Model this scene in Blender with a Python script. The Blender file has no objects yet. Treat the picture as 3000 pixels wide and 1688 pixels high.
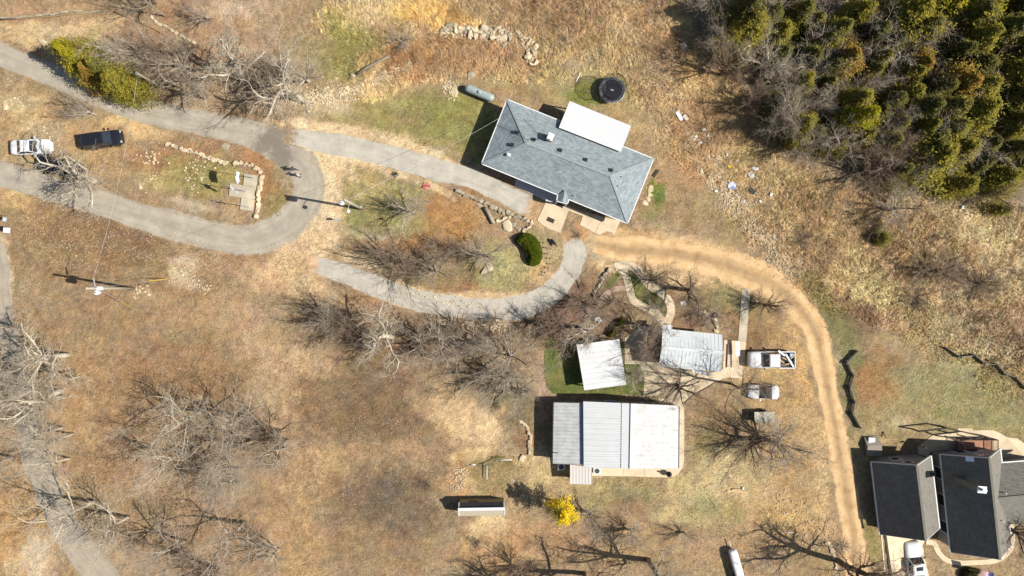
import bpy, bmesh, math, random
import numpy as np
from mathutils import Vector, Matrix, noise as mnoise
R = math.radians
scene = bpy.context.scene
col = scene.collection
random.seed(7)

# ---------------------------------------------------------------- camera, light, exposure
H = 81.0            # camera height above the yard, metres
F = 1992.6          # focal length in pixels of the 3000 px wide photograph
cam_d = bpy.data.cameras.new("camera")
cam_d.sensor_width = 36.0
cam_d.sensor_fit = 'HORIZONTAL'
cam_d.lens = 36.0 * F / 3000.0
cam_d.clip_start = 1.0
cam_d.clip_end = 3000.0
cam = bpy.data.objects.new("camera", cam_d)
cam.location = (0, 0, H)
cam.rotation_euler = (0, 0, 0)
col.objects.link(cam)
scene.camera = cam

SUN_EL = R(43.0)
sx, sy = math.cos(R(-10.0)), math.sin(R(-10.0))      # horizontal direction towards the sun
world = bpy.data.worlds.new("World")
scene.world = world
world.use_nodes = True
wn = world.node_tree.nodes
bgn = wn.get("Background") or wn.new("ShaderNodeBackground")
won = wn.get("World Output") or wn.new("ShaderNodeOutputWorld")
world.node_tree.links.new(bgn.outputs[0], won.inputs[0])
sky = wn.new("ShaderNodeTexSky")
sky.sky_type = 'NISHITA'
sky.sun_disc = False
sky.sun_elevation = SUN_EL
sky.sun_rotation = math.atan2(sx, sy)
world.node_tree.links.new(sky.outputs[0], bgn.inputs[0])
bgn.inputs[1].default_value = 0.064
sun_d = bpy.data.lights.new("sun", 'SUN')
sun_d.energy = 4.95
sun_d.angle = R(0.5)
sun_d.color = (1.0, 0.95, 0.87)
sun = bpy.data.objects.new("sun", sun_d)
sun.rotation_euler = Vector((-sx*math.cos(SUN_EL), -sy*math.cos(SUN_EL), -math.sin(SUN_EL))).to_track_quat('-Z', 'Y').to_euler()
sun.location = (60, -10, 70)
col.objects.link(sun)
vs = scene.view_settings
vs.view_transform = 'Standard'
vs.look = 'None'
vs.exposure = 0.66
vs.gamma = 1.0
vs.use_curve_mapping = False
scene.cycles.transparent_max_bounces = 24
scene.cycles.max_bounces = 6

# ---------------------------------------------------------------- helpers
def tag(o, label=None, cat=None, group=None, kind=None):
    if label: o['label'] = label
    if cat: o['category'] = cat
    if group: o['group'] = group
    if kind: o['kind'] = kind
    return o

def empty(name, loc, rz=0.0, label=None, cat=None, group=None):
    o = bpy.data.objects.new(name, None)
    col.objects.link(o)
    o.location = loc
    o.rotation_euler = (0, 0, rz)
    o.empty_display_size = 0.3
    return tag(o, label, cat, group)

def lin(v):
    v = v/255.0
    return v/12.92 if v <= 0.04045 else ((v+0.055)/1.055)**2.4
KEXP = 1.62
def C(r, g, b, k=KEXP):
    """albedo of a surface that shows as (r,g,b) in full sun"""
    return tuple(min(0.9, lin(c)/k) for c in (r, g, b))

def smooth(a, b, x):
    t = np.clip((x-a)/(b-a), 0, 1)
    return t*t*(3-2*t)

# lower court east of the garage wall: the ground there lies 1.5 m below the track
def T(x, y):
    px = x*F/H + 1500
    py = -y*F/H + 844
    xb = 2555 + (py-1353)*0.11 + 12
    fx = smooth(0, 8, px-xb)
    fy = smooth(1235, 1345, py)
    return -1.5*fx*fy

def P(px, py, z=0.0):
    k = (H-z)/F
    return Vector(((px-1500)*k, -(py-844)*k, z))

def G(px, py, dz=0.0):
    p = P(px, py, 0)
    z = 0.0
    for _ in range(3):
        z = float(T(p.x, p.y)) + dz
        p = P(px, py, z)
    return p

def tl(ox, oy, s=2.5733):
    """reads points measured on an enlarged crop back into photograph pixels"""
    return lambda pts: [(ox+a/s, oy+b/s) for a, b in pts]
t00, t10, t13, t20, t30 = tl(0, 0), tl(750, 0), tl(1300, 200), tl(1500, 0), tl(2250, 0)
t01, t11, t21, t31 = tl(0, 563), tl(750, 463), tl(1500, 663), tl(2250, 563)
t02, t12, t22, t32 = tl(0, 1125), tl(750, 1125), tl(1500, 1125), tl(2250, 1125)

class MB:
    def __init__(s): s.v = []; s.f = []; s.uv = {}; s.vc = None
    def face(s, pts, uv=None):
        i = len(s.v); s.v += [tuple(p) for p in pts]; s.f.append(tuple(range(i, i+len(pts))))
        if uv: s.uv[len(s.f)-1] = uv
    def mesh(s, vs_, fs_):
        i = len(s.v); s.v += [tuple(p) for p in vs_]; s.f += [tuple(i+k for k in f) for f in fs_]
    def box(s, c, size, rz=0.0, M=None):
        x, y, z = size[0]/2, size[1]/2, size[2]/2
        cs, sn = math.cos(rz), math.sin(rz)
        vs_ = []
        for dz in (-z, z):
            for dx, dy in ((-x, -y), (x, -y), (x, y), (-x, y)):
                vs_.append((c[0]+dx*cs-dy*sn, c[1]+dx*sn+dy*cs, c[2]+dz))
        s.mesh(vs_, [(3, 2, 1, 0), (4, 5, 6, 7), (0, 1, 5, 4), (1, 2, 6, 5), (2, 3, 7, 6), (3, 0, 4, 7)])
    def bar(s, a, b, w, h, up=(0, 0, 1)):
        a, b = Vector(a), Vector(b)
        d = (b-a)
        if d.length < 1e-6: return
        d.normalize()
        upv = Vector(up)
        if abs(d.dot(upv)) > .98: upv = Vector((1, 0, 0))
        sd = d.cross(upv).normalized(); u = sd.cross(d).normalized()
        vs_ = []
        for p in (a, b):
            for i, j in ((-1, -1), (1, -1), (1, 1), (-1, 1)):
                vs_.append(p+sd*(i*w/2)+u*(j*h/2))
        s.mesh(vs_, [(3, 2, 1, 0), (4, 5, 6, 7), (0, 1, 5, 4), (1, 2, 6, 5), (2, 3, 7, 6), (3, 0, 4, 7)])
    def tube(s, pts, rad, n=8, cap=True):
        m = len(pts)
        i0 = len(s.v)
        ref = None
        for k in range(m):
            a = pts[max(k-1, 0)]; b = pts[min(k+1, m-1)]
            tx, ty, tz = b[0]-a[0], b[1]-a[1], b[2]-a[2]
            L = math.sqrt(tx*tx+ty*ty+tz*tz) or 1e-6
            tx /= L; ty /= L; tz /= L
            if ref is None:
                ref = (1, 0, 0) if abs(tx) < .7 else (0, 1, 0)
            ux = ty*ref[2]-tz*ref[1]; uy = tz*ref[0]-tx*ref[2]; uz = tx*ref[1]-ty*ref[0]
            L = math.sqrt(ux*ux+uy*uy+uz*uz) or 1e-6
            ux /= L; uy /= L; uz /= L
            wx = ty*uz-tz*uy; wy = tz*ux-tx*uz; wz = tx*uy-ty*ux
            r = rad[k] if isinstance(rad, (list, tuple)) else rad
            p = pts[k]
            for q in range(n):
                c, sn = TRIG[n][q]
                s.v.append((p[0]+r*(c*ux+sn*wx), p[1]+r*(c*uy+sn*wy), p[2]+r*(c*uz+sn*wz)))
        for k in range(m-1):
            for q in range(n):
                a = i0+k*n+q; b = i0+k*n+(q+1) % n
                s.f.append((a, b, b+n, a+n))
        if cap:
            s.f.append(tuple(i0+q for q in reversed(range(n))))
            s.f.append(tuple(i0+(m-1)*n+q for q in range(n)))
    def prism(s, pts, z0, z1):
        """vertical prism over a flat polygon of 3D points (top follows the points' z + z1)"""
        n = len(pts)
        area = sum(pts[i][0]*pts[(i+1) % n][1]-pts[(i+1) % n][0]*pts[i][1] for i in range(n))
        if area < 0: pts = list(reversed(pts))
        b = [(p[0], p[1], p[2]+z0) for p in pts]; t = [(p[0], p[1], p[2]+z1) for p in pts]
        i = len(s.v); s.v += b+t
        s.f.append(tuple(i+n+k for k in range(n)))
        s.f.append(tuple(i+k for k in reversed(range(n))))
        for k in range(n):
            s.f.append((i+k, i+(k+1) % n, i+n+(k+1) % n, i+n+k))
    def build(s, name, mat, parent=None, smooth_=False, loc=None, tri=False):
        me = bpy.data.meshes.new(name)
        me.from_pydata(s.v, [], s.f)
        if s.uv:
            ul = me.uv_layers.new(name="UVMap")
            for p in me.polygons:
                if p.index in s.uv:
                    for li, c in zip(p.loop_indices, s.uv[p.index]): ul.data[li].uv = c
        me.materials.append(mat)
        if smooth_:
            for p in me.polygons: p.use_smooth = True
        me.update()
        o = bpy.data.objects.new(name, me)
        col.objects.link(o)
        if parent: o.parent = parent
        if loc is not None: o.location = loc
        return o
TRIG = {n: [(math.cos(2*math.pi*q/n), math.sin(2*math.pi*q/n)) for q in range(n)] for n in range(3, 65)}

def copy_tree(root, loc, rz=None, scale=None, label=None, group=None, cat=None):
    r = root.copy(); col.objects.link(r)
    r.location = loc
    if rz is not None: r.rotation_euler = (root.rotation_euler[0], root.rotation_euler[1], rz)
    if scale is not None: r.scale = scale
    if label: r['label'] = label
    if group: r['group'] = group
    if cat: r['category'] = cat
    for ch in [o for o in root.children]:
        c = ch.copy(); col.objects.link(c); c.parent = r
        for g in [o for o in ch.children]:
            d = g.copy(); col.objects.link(d); d.parent = c
    return r

# ---------------------------------------------------------------- materials
def nt(name):
    m = bpy.data.materials.new(name); m.use_nodes = True
    n = m.node_tree.nodes; l = m.node_tree.links
    b = n.get("Principled BSDF")
    return m, n, l, b

def ramp_noise(n, l, coord, scale, lo, hi, detail=4.0, rough=.6, fmin=.3, fmax=.7):
    t = n.new("ShaderNodeTexNoise"); t.inputs['Scale'].default_value = scale
    t.inputs['Detail'].default_value = detail; t.inputs['Roughness'].default_value = rough
    l.new(coord, t.inputs['Vector'])
    mr = n.new("ShaderNodeMapRange"); mr.inputs[1].default_value = fmin; mr.inputs[2].default_value = fmax
    mr.inputs[3].default_value = lo; mr.inputs[4].default_value = hi
    l.new(t.outputs['Fac'], mr.inputs[0])
    return mr.outputs[0], t.outputs['Fac']

def vmul(n, l, colr, fac):
    v = n.new("ShaderNodeVectorMath"); v.operation = 'SCALE'
    if isinstance(colr, tuple): v.inputs[0].default_value = colr[:3]
    else: l.new(colr, v.inputs[0])
    if isinstance(fac, (int, float)): v.inputs['Scale'].default_value = fac
    else: l.new(fac, v.inputs['Scale'])
    return v.outputs[0]

def mixc(n, l, fac, a, b):
    x = n.new("ShaderNodeMix"); x.data_type = 'RGBA'
    for sock, val in ((x.inputs[0], fac), (x.inputs[6], a), (x.inputs[7], b)):
        if isinstance(val, (int, float)): sock.default_value = val
        elif isinstance(val, tuple): sock.default_value = (*val[:3], 1)
        else: l.new(val, sock)
    return x.outputs[2]

def pbr(name, c, rough=.8, var=.12, scale=3.0, fine=.1, fscale=25.0, bump=0.0, spec=.3, metal=0.0, c2=None, c2scale=.5, c2amt=1.0, coat=0.0):
    m, n, l, b = nt(name)
    tc = n.new("ShaderNodeTexCoord")
    co = tc.outputs['Object']
    f1, _ = ramp_noise(n, l, co, scale, 1-var, 1+var)
    f2, h = ramp_noise(n, l, co, fscale, 1-fine, 1+fine)
    mm = n.new("ShaderNodeMath"); mm.operation = 'MULTIPLY'; l.new(f1, mm.inputs[0]); l.new(f2, mm.inputs[1])
    base = tuple(c)
    if c2 is not None:
        f3, _ = ramp_noise(n, l, co, c2scale, 0, c2amt, fmin=.45, fmax=.65)
        base = mixc(n, l, f3, tuple(c), tuple(c2))
    l.new(vmul(n, l, base, mm.outputs[0]), b.inputs['Base Color'])
    b.inputs['Roughness'].default_value = rough
    b.inputs['Specular IOR Level'].default_value = spec
    b.inputs['Metallic'].default_value = metal
    if coat: b.inputs['Coat Weight'].default_value = coat
    if bump:
        bp = n.new("ShaderNodeBump"); bp.inputs['Strength'].default_value = 1.0; bp.inputs['Distance'].default_value = bump
        l.new(h, bp.inputs['Height']); l.new(bp.outputs[0], b.inputs['Normal'])
    return m

def shingle(name, c1, c2, c3, bump=.02, w=.32, hgt=.16):
    m, n, l, b = nt(name)
    uv = n.new("ShaderNodeUVMap"); uv.uv_map = "UVMap"
    br = n.new("ShaderNodeTexBrick")
    br.inputs['Color1'].default_value = (*c1, 1); br.inputs['Color2'].default_value = (*c2, 1); br.inputs['Mortar'].default_value = (*c3, 1)
    br.inputs['Scale'].default_value = 1.0; br.inputs['Mortar Size'].default_value = .014
    br.inputs['Brick Width'].default_value = w; br.inputs['Row Height'].default_value = hgt
    br.offset = .5; br.inputs['Bias'].default_value = 0
    l.new(uv.outputs[0], br.inputs['Vector'])
    tc = n.new("ShaderNodeTexCoord")
    f1, _ = ramp_noise(n, l, tc.outputs['Object'], 1.2, .88, 1.12)
    f2, h = ramp_noise(n, l, tc.outputs['Object'], 14, .8, 1.2)
    mm = n.new("ShaderNodeMath"); mm.operation = 'MULTIPLY'; l.new(f1, mm.inputs[0]); l.new(f2, mm.inputs[1])
    l.new(vmul(n, l, br.outputs[0], mm.outputs[0]), b.inputs['Base Color'])
    b.inputs['Roughness'].default_value = .92; b.inputs['Specular IOR Level'].default_value = .15
    bp = n.new("ShaderNodeBump"); bp.inputs['Distance'].default_value = bump; bp.inputs['Strength'].default_value = .8
    l.new(br.outputs['Fac'], bp.inputs['Height']); bp.invert = True
    l.new(bp.outputs[0], b.inputs['Normal'])
    return m

def siding(name, c, step=.15, vertical=False):
    m, n, l, b = nt(name)
    tc = n.new("ShaderNodeTexCoord")
    wv = n.new("ShaderNodeTexWave"); wv.wave_type = 'BANDS'; wv.bands_direction = 'Z'; wv.wave_profile = 'SAW'
    wv.inputs['Scale'].default_value = 1/(step*20)*6.283/2
    wv.inputs['Distortion'].default_value = 0
    l.new(tc.outputs['Object'], wv.inputs['Vector'])
    f1, _ = ramp_noise(n, l, tc.outputs['Object'], 2.0, .92, 1.08)
    mr = n.new("ShaderNodeMapRange"); mr.inputs[1].default_value = 0; mr.inputs[2].default_value = .15; mr.inputs[3].default_value = .55; mr.inputs[4].default_value = 1
    l.new(wv.outputs['Fac'], mr.inputs[0])
    mm = n.new("ShaderNodeMath"); mm.operation = 'MULTIPLY'; l.new(f1, mm.inputs[0]); l.new(mr.outputs[0], mm.inputs[1])
    l.new(vmul(n, l, tuple(c), mm.outputs[0]), b.inputs['Base Color'])
    b.inputs['Roughness'].default_value = .7
    return m

def attr_mat(name, rough=.9, attr='Col', translucent=0.0):
    m, n, l, b = nt(name)
    a = n.new("ShaderNodeAttribute"); a.attribute_name = attr
    l.new(a.outputs['Color'], b.inputs['Base Color'])
    b.inputs['Roughness'].default_value = rough; b.inputs['Specular IOR Level'].default_value = .15
    return m

def net_mat(name, c, opacity):
    m, n, l, b = nt(name)
    b.inputs['Base Color'].default_value = (*c, 1); b.inputs['Roughness'].default_value = .8
    b.inputs['Alpha'].default_value = opacity
    return m

M = {}
M['white_metal'] = pbr('white_metal_roofing', (.53, .535, .53), .45, .05, .6, .04, 9, spec=.4)
M['white_metal_fresh'] = pbr('fresh_white_roofing', (.56, .56, .555), .4, .03, .6, .03, 9, spec=.4)
M['bluewhite_metal'] = pbr('pale_roofing', (.50, .52, .515), .45, .06, .5, .04, 9, spec=.4)
M['worn_metal'] = pbr('weathered_galvanised_roofing', (.40, .41, .405), .6, .14, .9, .10, 7, c2=(.31, .30, .28), c2scale=1.3, c2amt=.6)
M['stained_metal'] = pbr('stained_white_roofing', (.50, .495, .48), .5, .08, .8, .05, 9, c2=(.36, .345, .315), c2scale=1.8, c2amt=.7)
M['annex_metal'] = pbr('cream_roofing', (.50, .47, .43), .5, .04, .8, .03, 9)
M['white_paint'] = pbr('white_paint', (.62, .62, .61), .5, .05, 2, .03)
M['cream_siding'] = siding('cream_siding', C(205, 190, 160))
M['tan_siding'] = siding('tan_siding', C(170, 160, 145))
M['grey_siding'] = siding('grey_siding', C(150, 148, 145))
M['brick'] = pbr('tan_brick', C(150, 115, 90), .9, .2, 3, .2, 15)
M['wood'] = pbr('weathered_wood', C(165, 140, 105), .85, .2, 4, .2, 20)
M['greywood'] = pbr('grey_weathered_wood', C(150, 140, 122), .9, .2, 3, .2, 20, bump=.01)
M['darkwood'] = pbr('dark_stained_wood', C(75, 65, 55), .85, .2, 3, .15, 20)
M['newwood'] = pbr('fresh_lumber', C(225, 195, 140), .8, .12, 3, .1, 20)
M['redwood'] = pbr('red_brown_decking', C(195, 140, 115), .8, .1, 3, .1, 20)
M['polewood'] = pbr('utility_pole_timber', C(190, 180, 160), .85, .15, 3, .2, 20)
M['black'] = pbr('black_plastic', (.02, .02, .022), .5, .1, 3, .1)
M['darkmetal'] = pbr('dark_metal', (.04, .04, .045), .45, .1, 3, .1, metal=.3)
M['galv'] = pbr('galvanised_steel', (.45, .47, .48), .4, .08, 3, .05, metal=.4)
M['glass'] = pbr('dark_window_glass', (.018, .025, .035), .08, .05, 1, .02, spec=.8)
M['rubber'] = pbr('tyre_rubber', (.018, .018, .018), .85, .1, 5, .1)
M['tank'] = pbr('propane_tank_paint', C(180, 195, 192), .4, .05, 1.5, .04, c2=C(165, 170, 160), c2scale=2, c2amt=.4)
M['concrete'] = pbr('pale_concrete', C(242, 222, 188), .9, .07, .7, .06, 18, bump=.004, c2=C(222, 200, 166), c2scale=.6, c2amt=.8)
M['concrete_grey'] = pbr('grey_concrete', C(204, 192, 168), .9, .08, .7, .06, 18, bump=.004, c2=C(232, 214, 184), c2scale=.35, c2amt=.9)
M['joint'] = pbr('slab_joint', C(150, 130, 105), .95)
M['paver'] = pbr('pinkish_pavers', C(200, 172, 150), .9, .12, 1.5, .1, 12, bump=.006)
M['whitegravel'] = pbr('white_gravel', C(235, 235, 235), .9, .05, 2, .35, 14, bump=.03)
M['limestone'] = pbr('limestone', C(238, 218, 180), .9, .14, 1.5, .14, 12, bump=.02, c2=C(196, 178, 150), c2scale=.8)
M['greystone'] = pbr('grey_limestone', C(196, 182, 155), .92, .2, 1.8, .2, 12, bump=.02, c2=C(160, 150, 130), c2scale=1.0)
M['darkrock'] = pbr('brown_field_stone', C(176, 155, 122), .92, .2, 1.8, .2, 12, bump=.02)  # the stone's own mid-brown, tone varies at random
# ---------------------------------------------------------------- numpy value noise
def vnoise(x, y, seed):
    xi = np.floor(x).astype(np.int64); yi = np.floor(y).astype(np.int64)
    fx = x-xi; fy = y-yi
    fx = fx*fx*(3-2*fx); fy = fy*fy*(3-2*fy)
    def h(a, b):
        v = (a*374761393+b*668265263+seed*974634777) & 0xffffffff
        v = ((v ^ (v >> 13))*1274126177) & 0xffffffff
        v = v ^ (v >> 16)
        return (v & 0xffffff)/float(0xffffff)
    return (h(xi, yi)*(1-fx)+h(xi+1, yi)*fx)*(1-fy)+(h(xi, yi+1)*(1-fx)+h(xi+1, yi+1)*fx)*fy
def fbm(x, y, seed, oct_=4, g=.55):
    s = 0; a = 1; t = 0
    for i in range(oct_):
        s = s+a*vnoise(x*2**i, y*2**i, seed+i*17); t += a; a *= g
    return s/t

# ---------------------------------------------------------------- ground cover map (what grows or lies where)
# (cx, cy, rx, ry, rotation, colour, strength)
Z = [
 # leaf-strewn slopes on the left
 (150,40,420,60,0,(178,143,104),1),(130,92,250,34,-3,(212,180,130),.9),(300,70,80,40,0,(215,182,130),.7),
 (420,55,60,35,0,(120,118,62),.6),(600,90,260,110,0,(176,138,102),1),(700,25,110,40,0,(206,176,146),.8),
 (70,370,240,110,10,(188,154,106),1),(60,300,70,25,0,(206,176,130),.7),(110,400,60,60,20,(206,182,142),.55),
 (360,350,80,22,-18,(224,186,128),.95),(430,385,90,18,12,(222,182,124),.9),(300,450,110,60,10,(184,148,98),.8),(520,470,150,60,8,(168,124,84),.95),
 (60,580,120,60,20,(206,168,112),.9),(480,520,60,40,0,(190,164,104),.7),
 (600,520,130,50,6,(158,142,82),.95),(690,640,80,16,0,(198,160,112),.7),(760,500,50,110,-10,(172,124,82),.9),(650,430,60,25,0,(170,124,86),.6),
 (810,600,40,40,0,(150,134,76),.7),(560,600,70,20,10,(205,182,148),.7),
 (350,760,420,150,8,(156,125,88),1),(260,690,200,60,18,(150,116,78),.9),(400,700,160,50,12,(140,110,78),.8),
 (640,760,160,80,10,(172,138,100),.9),(540,790,35,50,35,(210,184,148),.85),(560,830,30,20,0,(206,178,140),.6),
 (10,840,26,150,0,(222,196,156),1),(440,860,60,30,0,(196,164,122),.7),(250,900,200,60,0,(168,136,100),.7),
 (350,1000,380,120,0,(164,132,94),.9),(520,930,140,60,0,(172,138,98),.8),
 (350,1250,420,200,0,(168,132,94),1),(560,1100,200,80,0,(156,120,82),.8),(230,1230,90,80,0,(180,142,98),.7),
 (70,1540,150,160,10,(190,146,92),1),(110,1640,50,60,0,(222,196,160),.8),(40,1660,30,40,0,(214,188,146),.6),
 (600,1560,280,120,0,(170,134,98),.9),(150,1380,50,120,-20,(206,170,126),.6),
 # central field
 (1000,1250,330,330,0,(150,120,88),1),(1080,1180,170,150,0,(134,108,78),.9),(1150,1480,150,110,0,(128,106,82),.9),
 (1130,1440,60,50,20,(108,94,78),.6),(800,1160,80,180,0,(190,156,116),.85),(860,1040,160,50,10,(196,162,120),.8),(700,930,120,70,20,(186,150,112),.7),
 (880,1380,110,120,0,(182,146,104),.8),(860,1600,110,120,0,(190,150,104),.8),(1000,1340,120,50,-10,(184,150,108),.7),
 (1380,1245,110,70,10,(222,186,136),1),(1300,1190,90,60,20,(204,168,122),.7),(1360,1340,50,30,0,(224,184,126),.8),
 (1180,1330,90,40,0,(176,144,104),.7),(1080,1620,200,70,0,(158,126,90),.7),(1480,1600,150,90,-10,(200,156,104),.9),
 (1440,1540,80,40,0,(222,188,138),1),(1430,1410,70,60,0,(160,136,84),.8),(1440,1350,60,20,0,(130,124,62),.5),(1350,1420,40,60,0,(210,166,112),.7),
 (1340,1380,18,40,10,(186,140,92),.7),(1340,1320,300,12,0,(180,148,106),.3),
 # upper lawns
 (950,120,130,80,0,(160,142,94),1),(1010,80,60,70,10,(132,128,62),.75),(1070,170,90,60,0,(136,128,66),.7),(1000,200,60,50,0,(134,126,66),.6),
 (820,60,110,70,0,(176,146,108),.8),(1110,40,130,55,0,(184,162,118),.9),(1290,45,150,45,12,(206,166,98),.85),(1450,30,140,40,0,(160,136,98),.9),
 (1280,170,220,55,-8,(162,128,90),1),(1480,170,180,50,8,(164,132,96),1),(1180,200,70,45,-25,(150,108,72),.85),
 (1060,280,170,55,-12,(188,160,116),1),(940,300,90,30,0,(206,184,150),.7),(1140,350,200,50,0,(168,150,96),1),(1250,370,170,70,8,(158,146,84),1),
 (1330,320,130,60,10,(146,140,72),.9),(1390,400,60,70,0,(148,142,76),.85),(1220,345,70,28,-15,(150,120,82),.5),
 (1080,390,160,14,8,(222,190,142),.8),(1230,440,120,12,20,(222,190,142),.8),(1350,490,110,12,26,(220,186,136),.8),
 (1500,240,160,30,5,(178,152,104),.9),(1560,270,90,30,10,(164,136,88),.8),(1700,240,140,60,10,(172,152,104),1),
 (1760,290,100,40,0,(146,140,68),.75),(1700,290,40,20,0,(128,132,52),.6),(1830,330,90,60,20,(176,152,104),.9),
 (1650,60,210,80,10,(152,124,92),1),(1830,110,90,110,-20,(178,152,112),1),(1900,220,120,60,40,(168,142,104),.9),(1680,130,160,40,10,(160,136,98),.8),
 (2000,60,60,100,-10,(186,160,116),.9),(2030,210,70,100,-30,(194,164,118),1),(2110,330,80,90,-35,(188,158,112),.9),
 (2050,390,80,110,-35,(152,122,88),1),(1960,170,60,70,-30,(150,122,90),.8),(2170,460,80,110,-40,(160,130,94),.9),(2200,340,50,80,-30,(178,150,104),.8),
 (2230,490,140,70,20,(186,162,118),1),(2330,560,140,60,20,(182,158,116),1),(1950,440,110,130,-35,(176,146,106),.9),
 (2010,540,70,110,-30,(180,142,98),.85),(1925,590,26,60,10,(104,124,46),.9),(1905,640,40,30,0,(150,138,84),.6),(2100,640,120,70,25,(164,138,96),.9),
 (1990,300,40,60,-35,(196,166,124),.7),(2130,560,40,90,-35,(188,164,130),.7),(1860,390,60,30,25,(192,156,104),.6),
 # rough hillside on the right
 (2380,680,180,90,20,(172,146,108),1),(2560,620,160,60,10,(170,144,108),1),(2640,680,120,60,0,(148,122,92),.7),(2760,580,130,50,10,(196,172,130),.9),(2900,700,130,120,0,(200,178,138),1),
 (2740,740,120,90,0,(168,144,106),.9),(2750,800,70,50,0,(124,104,80),.65),(2480,790,100,70,15,(190,166,122),1),(2590,860,150,50,10,(190,170,124),1),
 (2880,880,160,100,0,(184,162,124),1),(2860,840,60,40,0,(128,108,84),.6),(2440,900,60,90,-25,(150,122,90),.85),(2510,960,60,80,-20,(138,106,80),.85),(2400,760,70,50,30,(160,132,96),.8),(2350,600,80,60,20,(160,130,92),.8),
 (2960,1020,100,110,0,(156,130,100),1),(2860,960,110,60,20,(154,132,102),.9),(2730,930,110,40,10,(164,146,108),.9),
 # lawn of the right-hand house
 (2720,1090,230,110,0,(158,144,98),1),(2850,1200,220,110,0,(154,142,94),1),(2620,1010,120,60,0,(166,138,98),.8),(2560,1130,70,80,0,(168,122,76),.85),(2570,1050,60,40,0,(160,116,74),.6),
 (2650,1240,120,70,0,(166,144,98),.9),(2460,960,34,90,-20,(132,124,78),.9),(2490,1120,36,190,0,(132,122,76),.9),(2540,1330,34,160,-4,(162,140,96),.9),(2560,1600,30,130,-4,(150,134,84),1),
 (2340,840,60,34,35,(112,110,56),.0),(2400,870,34,70,-35,(126,116,68),.8),(2600,1290,70,30,0,(186,158,112),.7),(2640,1245,40,24,0,(208,182,136),.5),(2760,1200,60,20,0,(134,132,62),.4),
 # yards beside the dirt track
 (2220,930,120,90,0,(158,128,86),1),(2240,990,120,50,0,(146,112,78),.8),(2300,1010,60,120,0,(186,148,98),.7),(2240,1100,120,60,0,(196,158,104),.9),(2290,1170,80,60,0,(188,150,98),.8),
 (2330,1280,100,160,0,(182,148,102),1),(2290,1500,140,110,0,(198,160,108),1),(2350,1400,70,90,0,(176,142,96),.7),(2330,1520,120,40,20,(208,168,108),.6),(2400,1640,70,70,0,(168,138,98),.9),
 (2100,1240,90,90,0,(164,132,92),1),(2080,1330,60,80,0,(150,134,88),.8),(2140,1400,120,70,0,(200,174,124),.95),(2000,1470,120,70,0,(204,178,124),.95),(2090,1500,90,60,0,(158,146,94),.7),
 (1820,1440,140,60,0,(160,142,96),1),(1700,1400,100,40,0,(182,156,108),.8),(1860,1500,60,50,0,(150,116,84),.7),(1560,1340,60,60,0,(200,172,122),.9),(1590,1400,60,50,0,(198,172,120),.9),
 (1900,1600,280,80,0,(172,140,100),1),(1600,1580,140,70,0,(178,138,98),.8),(1780,1620,100,50,0,(184,152,108),.7),(2110,1600,120,70,0,(180,146,104),.8),(2060,1530,60,30,0,(190,164,116),.6),
 (1530,1210,60,90,0,(150,130,96),.9),(1480,1130,80,100,0,(140,120,84),.9),(1530,1150,40,60,0,(116,112,66),.7),(1560,1130,50,60,0,(200,160,136),.6),(1540,1280,30,60,0,(160,120,84),.8),
 (1400,980,160,50,10,(140,112,84),.9),(1200,990,180,60,8,(146,116,88),.85),(1100,900,90,40,20,(168,126,90),.7),
 (1640,900,110,70,-30,(140,104,86),.95),(1750,960,90,70,-20,(140,114,88),.9),(1790,810,60,60,0,(150,120,92),.7),(1560,960,60,40,0,(120,100,74),.8),
 (2010,830,130,60,10,(172,140,96),1),(2020,920,90,40,0,(146,112,84),.9),(2130,860,100,60,0,(148,132,88),.9),(2060,780,120,40,12,(186,152,102),.8),
 # islands of the two drives
 (1120,560,170,70,10,(172,154,98),1),(1060,540,80,50,0,(184,162,106),.7),(1200,640,150,50,0,(164,150,92),.9),(1040,650,60,40,0,(150,142,80),.8),(1100,690,110,16,10,(206,184,146),.7),
 (1330,640,110,70,20,(184,132,80),.9),(1400,600,60,50,20,(176,136,92),.7),(1260,710,140,30,0,(186,138,88),.9),(1140,770,160,50,8,(158,130,94),1),(1340,790,130,50,0,(156,130,90),1),
 (1380,840,120,30,0,(160,122,84),.9),(1200,815,30,12,0,(128,124,50),.7),(1480,800,80,80,0,(174,160,106),1),(1580,760,60,70,0,(188,168,112),1),(1600,800,40,60,-20,(196,164,112),.9),(1590,690,40,40,0,(170,150,104),.8),
 (1420,760,60,60,0,(164,152,100),.7),(1330,862,170,9,4,(216,184,140),.9),(1500,865,100,8,-4,(206,168,124),.9),(1620,820,16,60,25,(196,160,116),.8),(1270,545,16,14,0,(110,124,50),.7),
 (1600,740,160,30,0,(214,178,128),.0),(1690,690,70,30,10,(196,146,98),.9),(1790,680,90,26,10,(198,148,100),.8),(1720,735,90,40,0,(198,176,142),.8),(1900,700,160,30,8,(206,166,116),.8),
 (1556,612,24,20,30,(206,166,116),1),(1575,640,50,20,25,(198,158,110),.8),
 # sandy apron where the drives leave the lane, and the sandy shoulders of both drives
 (930,470,60,70,20,(232,198,150),1),(968,545,44,100,-4,(230,196,150),1),(945,660,60,100,20,(230,196,150),1),(1000,490,60,24,35,(224,192,142),.9),
 (895,735,100,64,-25,(226,190,142),1),(830,800,120,50,-10,(214,176,130),1),(900,840,70,44,10,(214,178,134),.9),(960,870,70,28,25,(206,168,122),.8),
 (885,368,80,18,8,(232,198,154),1),(985,378,90,18,6,(228,194,148),1),(1090,400,100,18,14,(226,192,144),1),(1210,440,100,18,20,(224,190,142),1),(1330,490,90,16,24,(222,188,140),1),
 (1020,462,90,16,10,(226,192,144),1),(1140,500,90,16,16,(224,190,142),1),(1260,545,80,14,22,(220,186,138),1),
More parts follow.
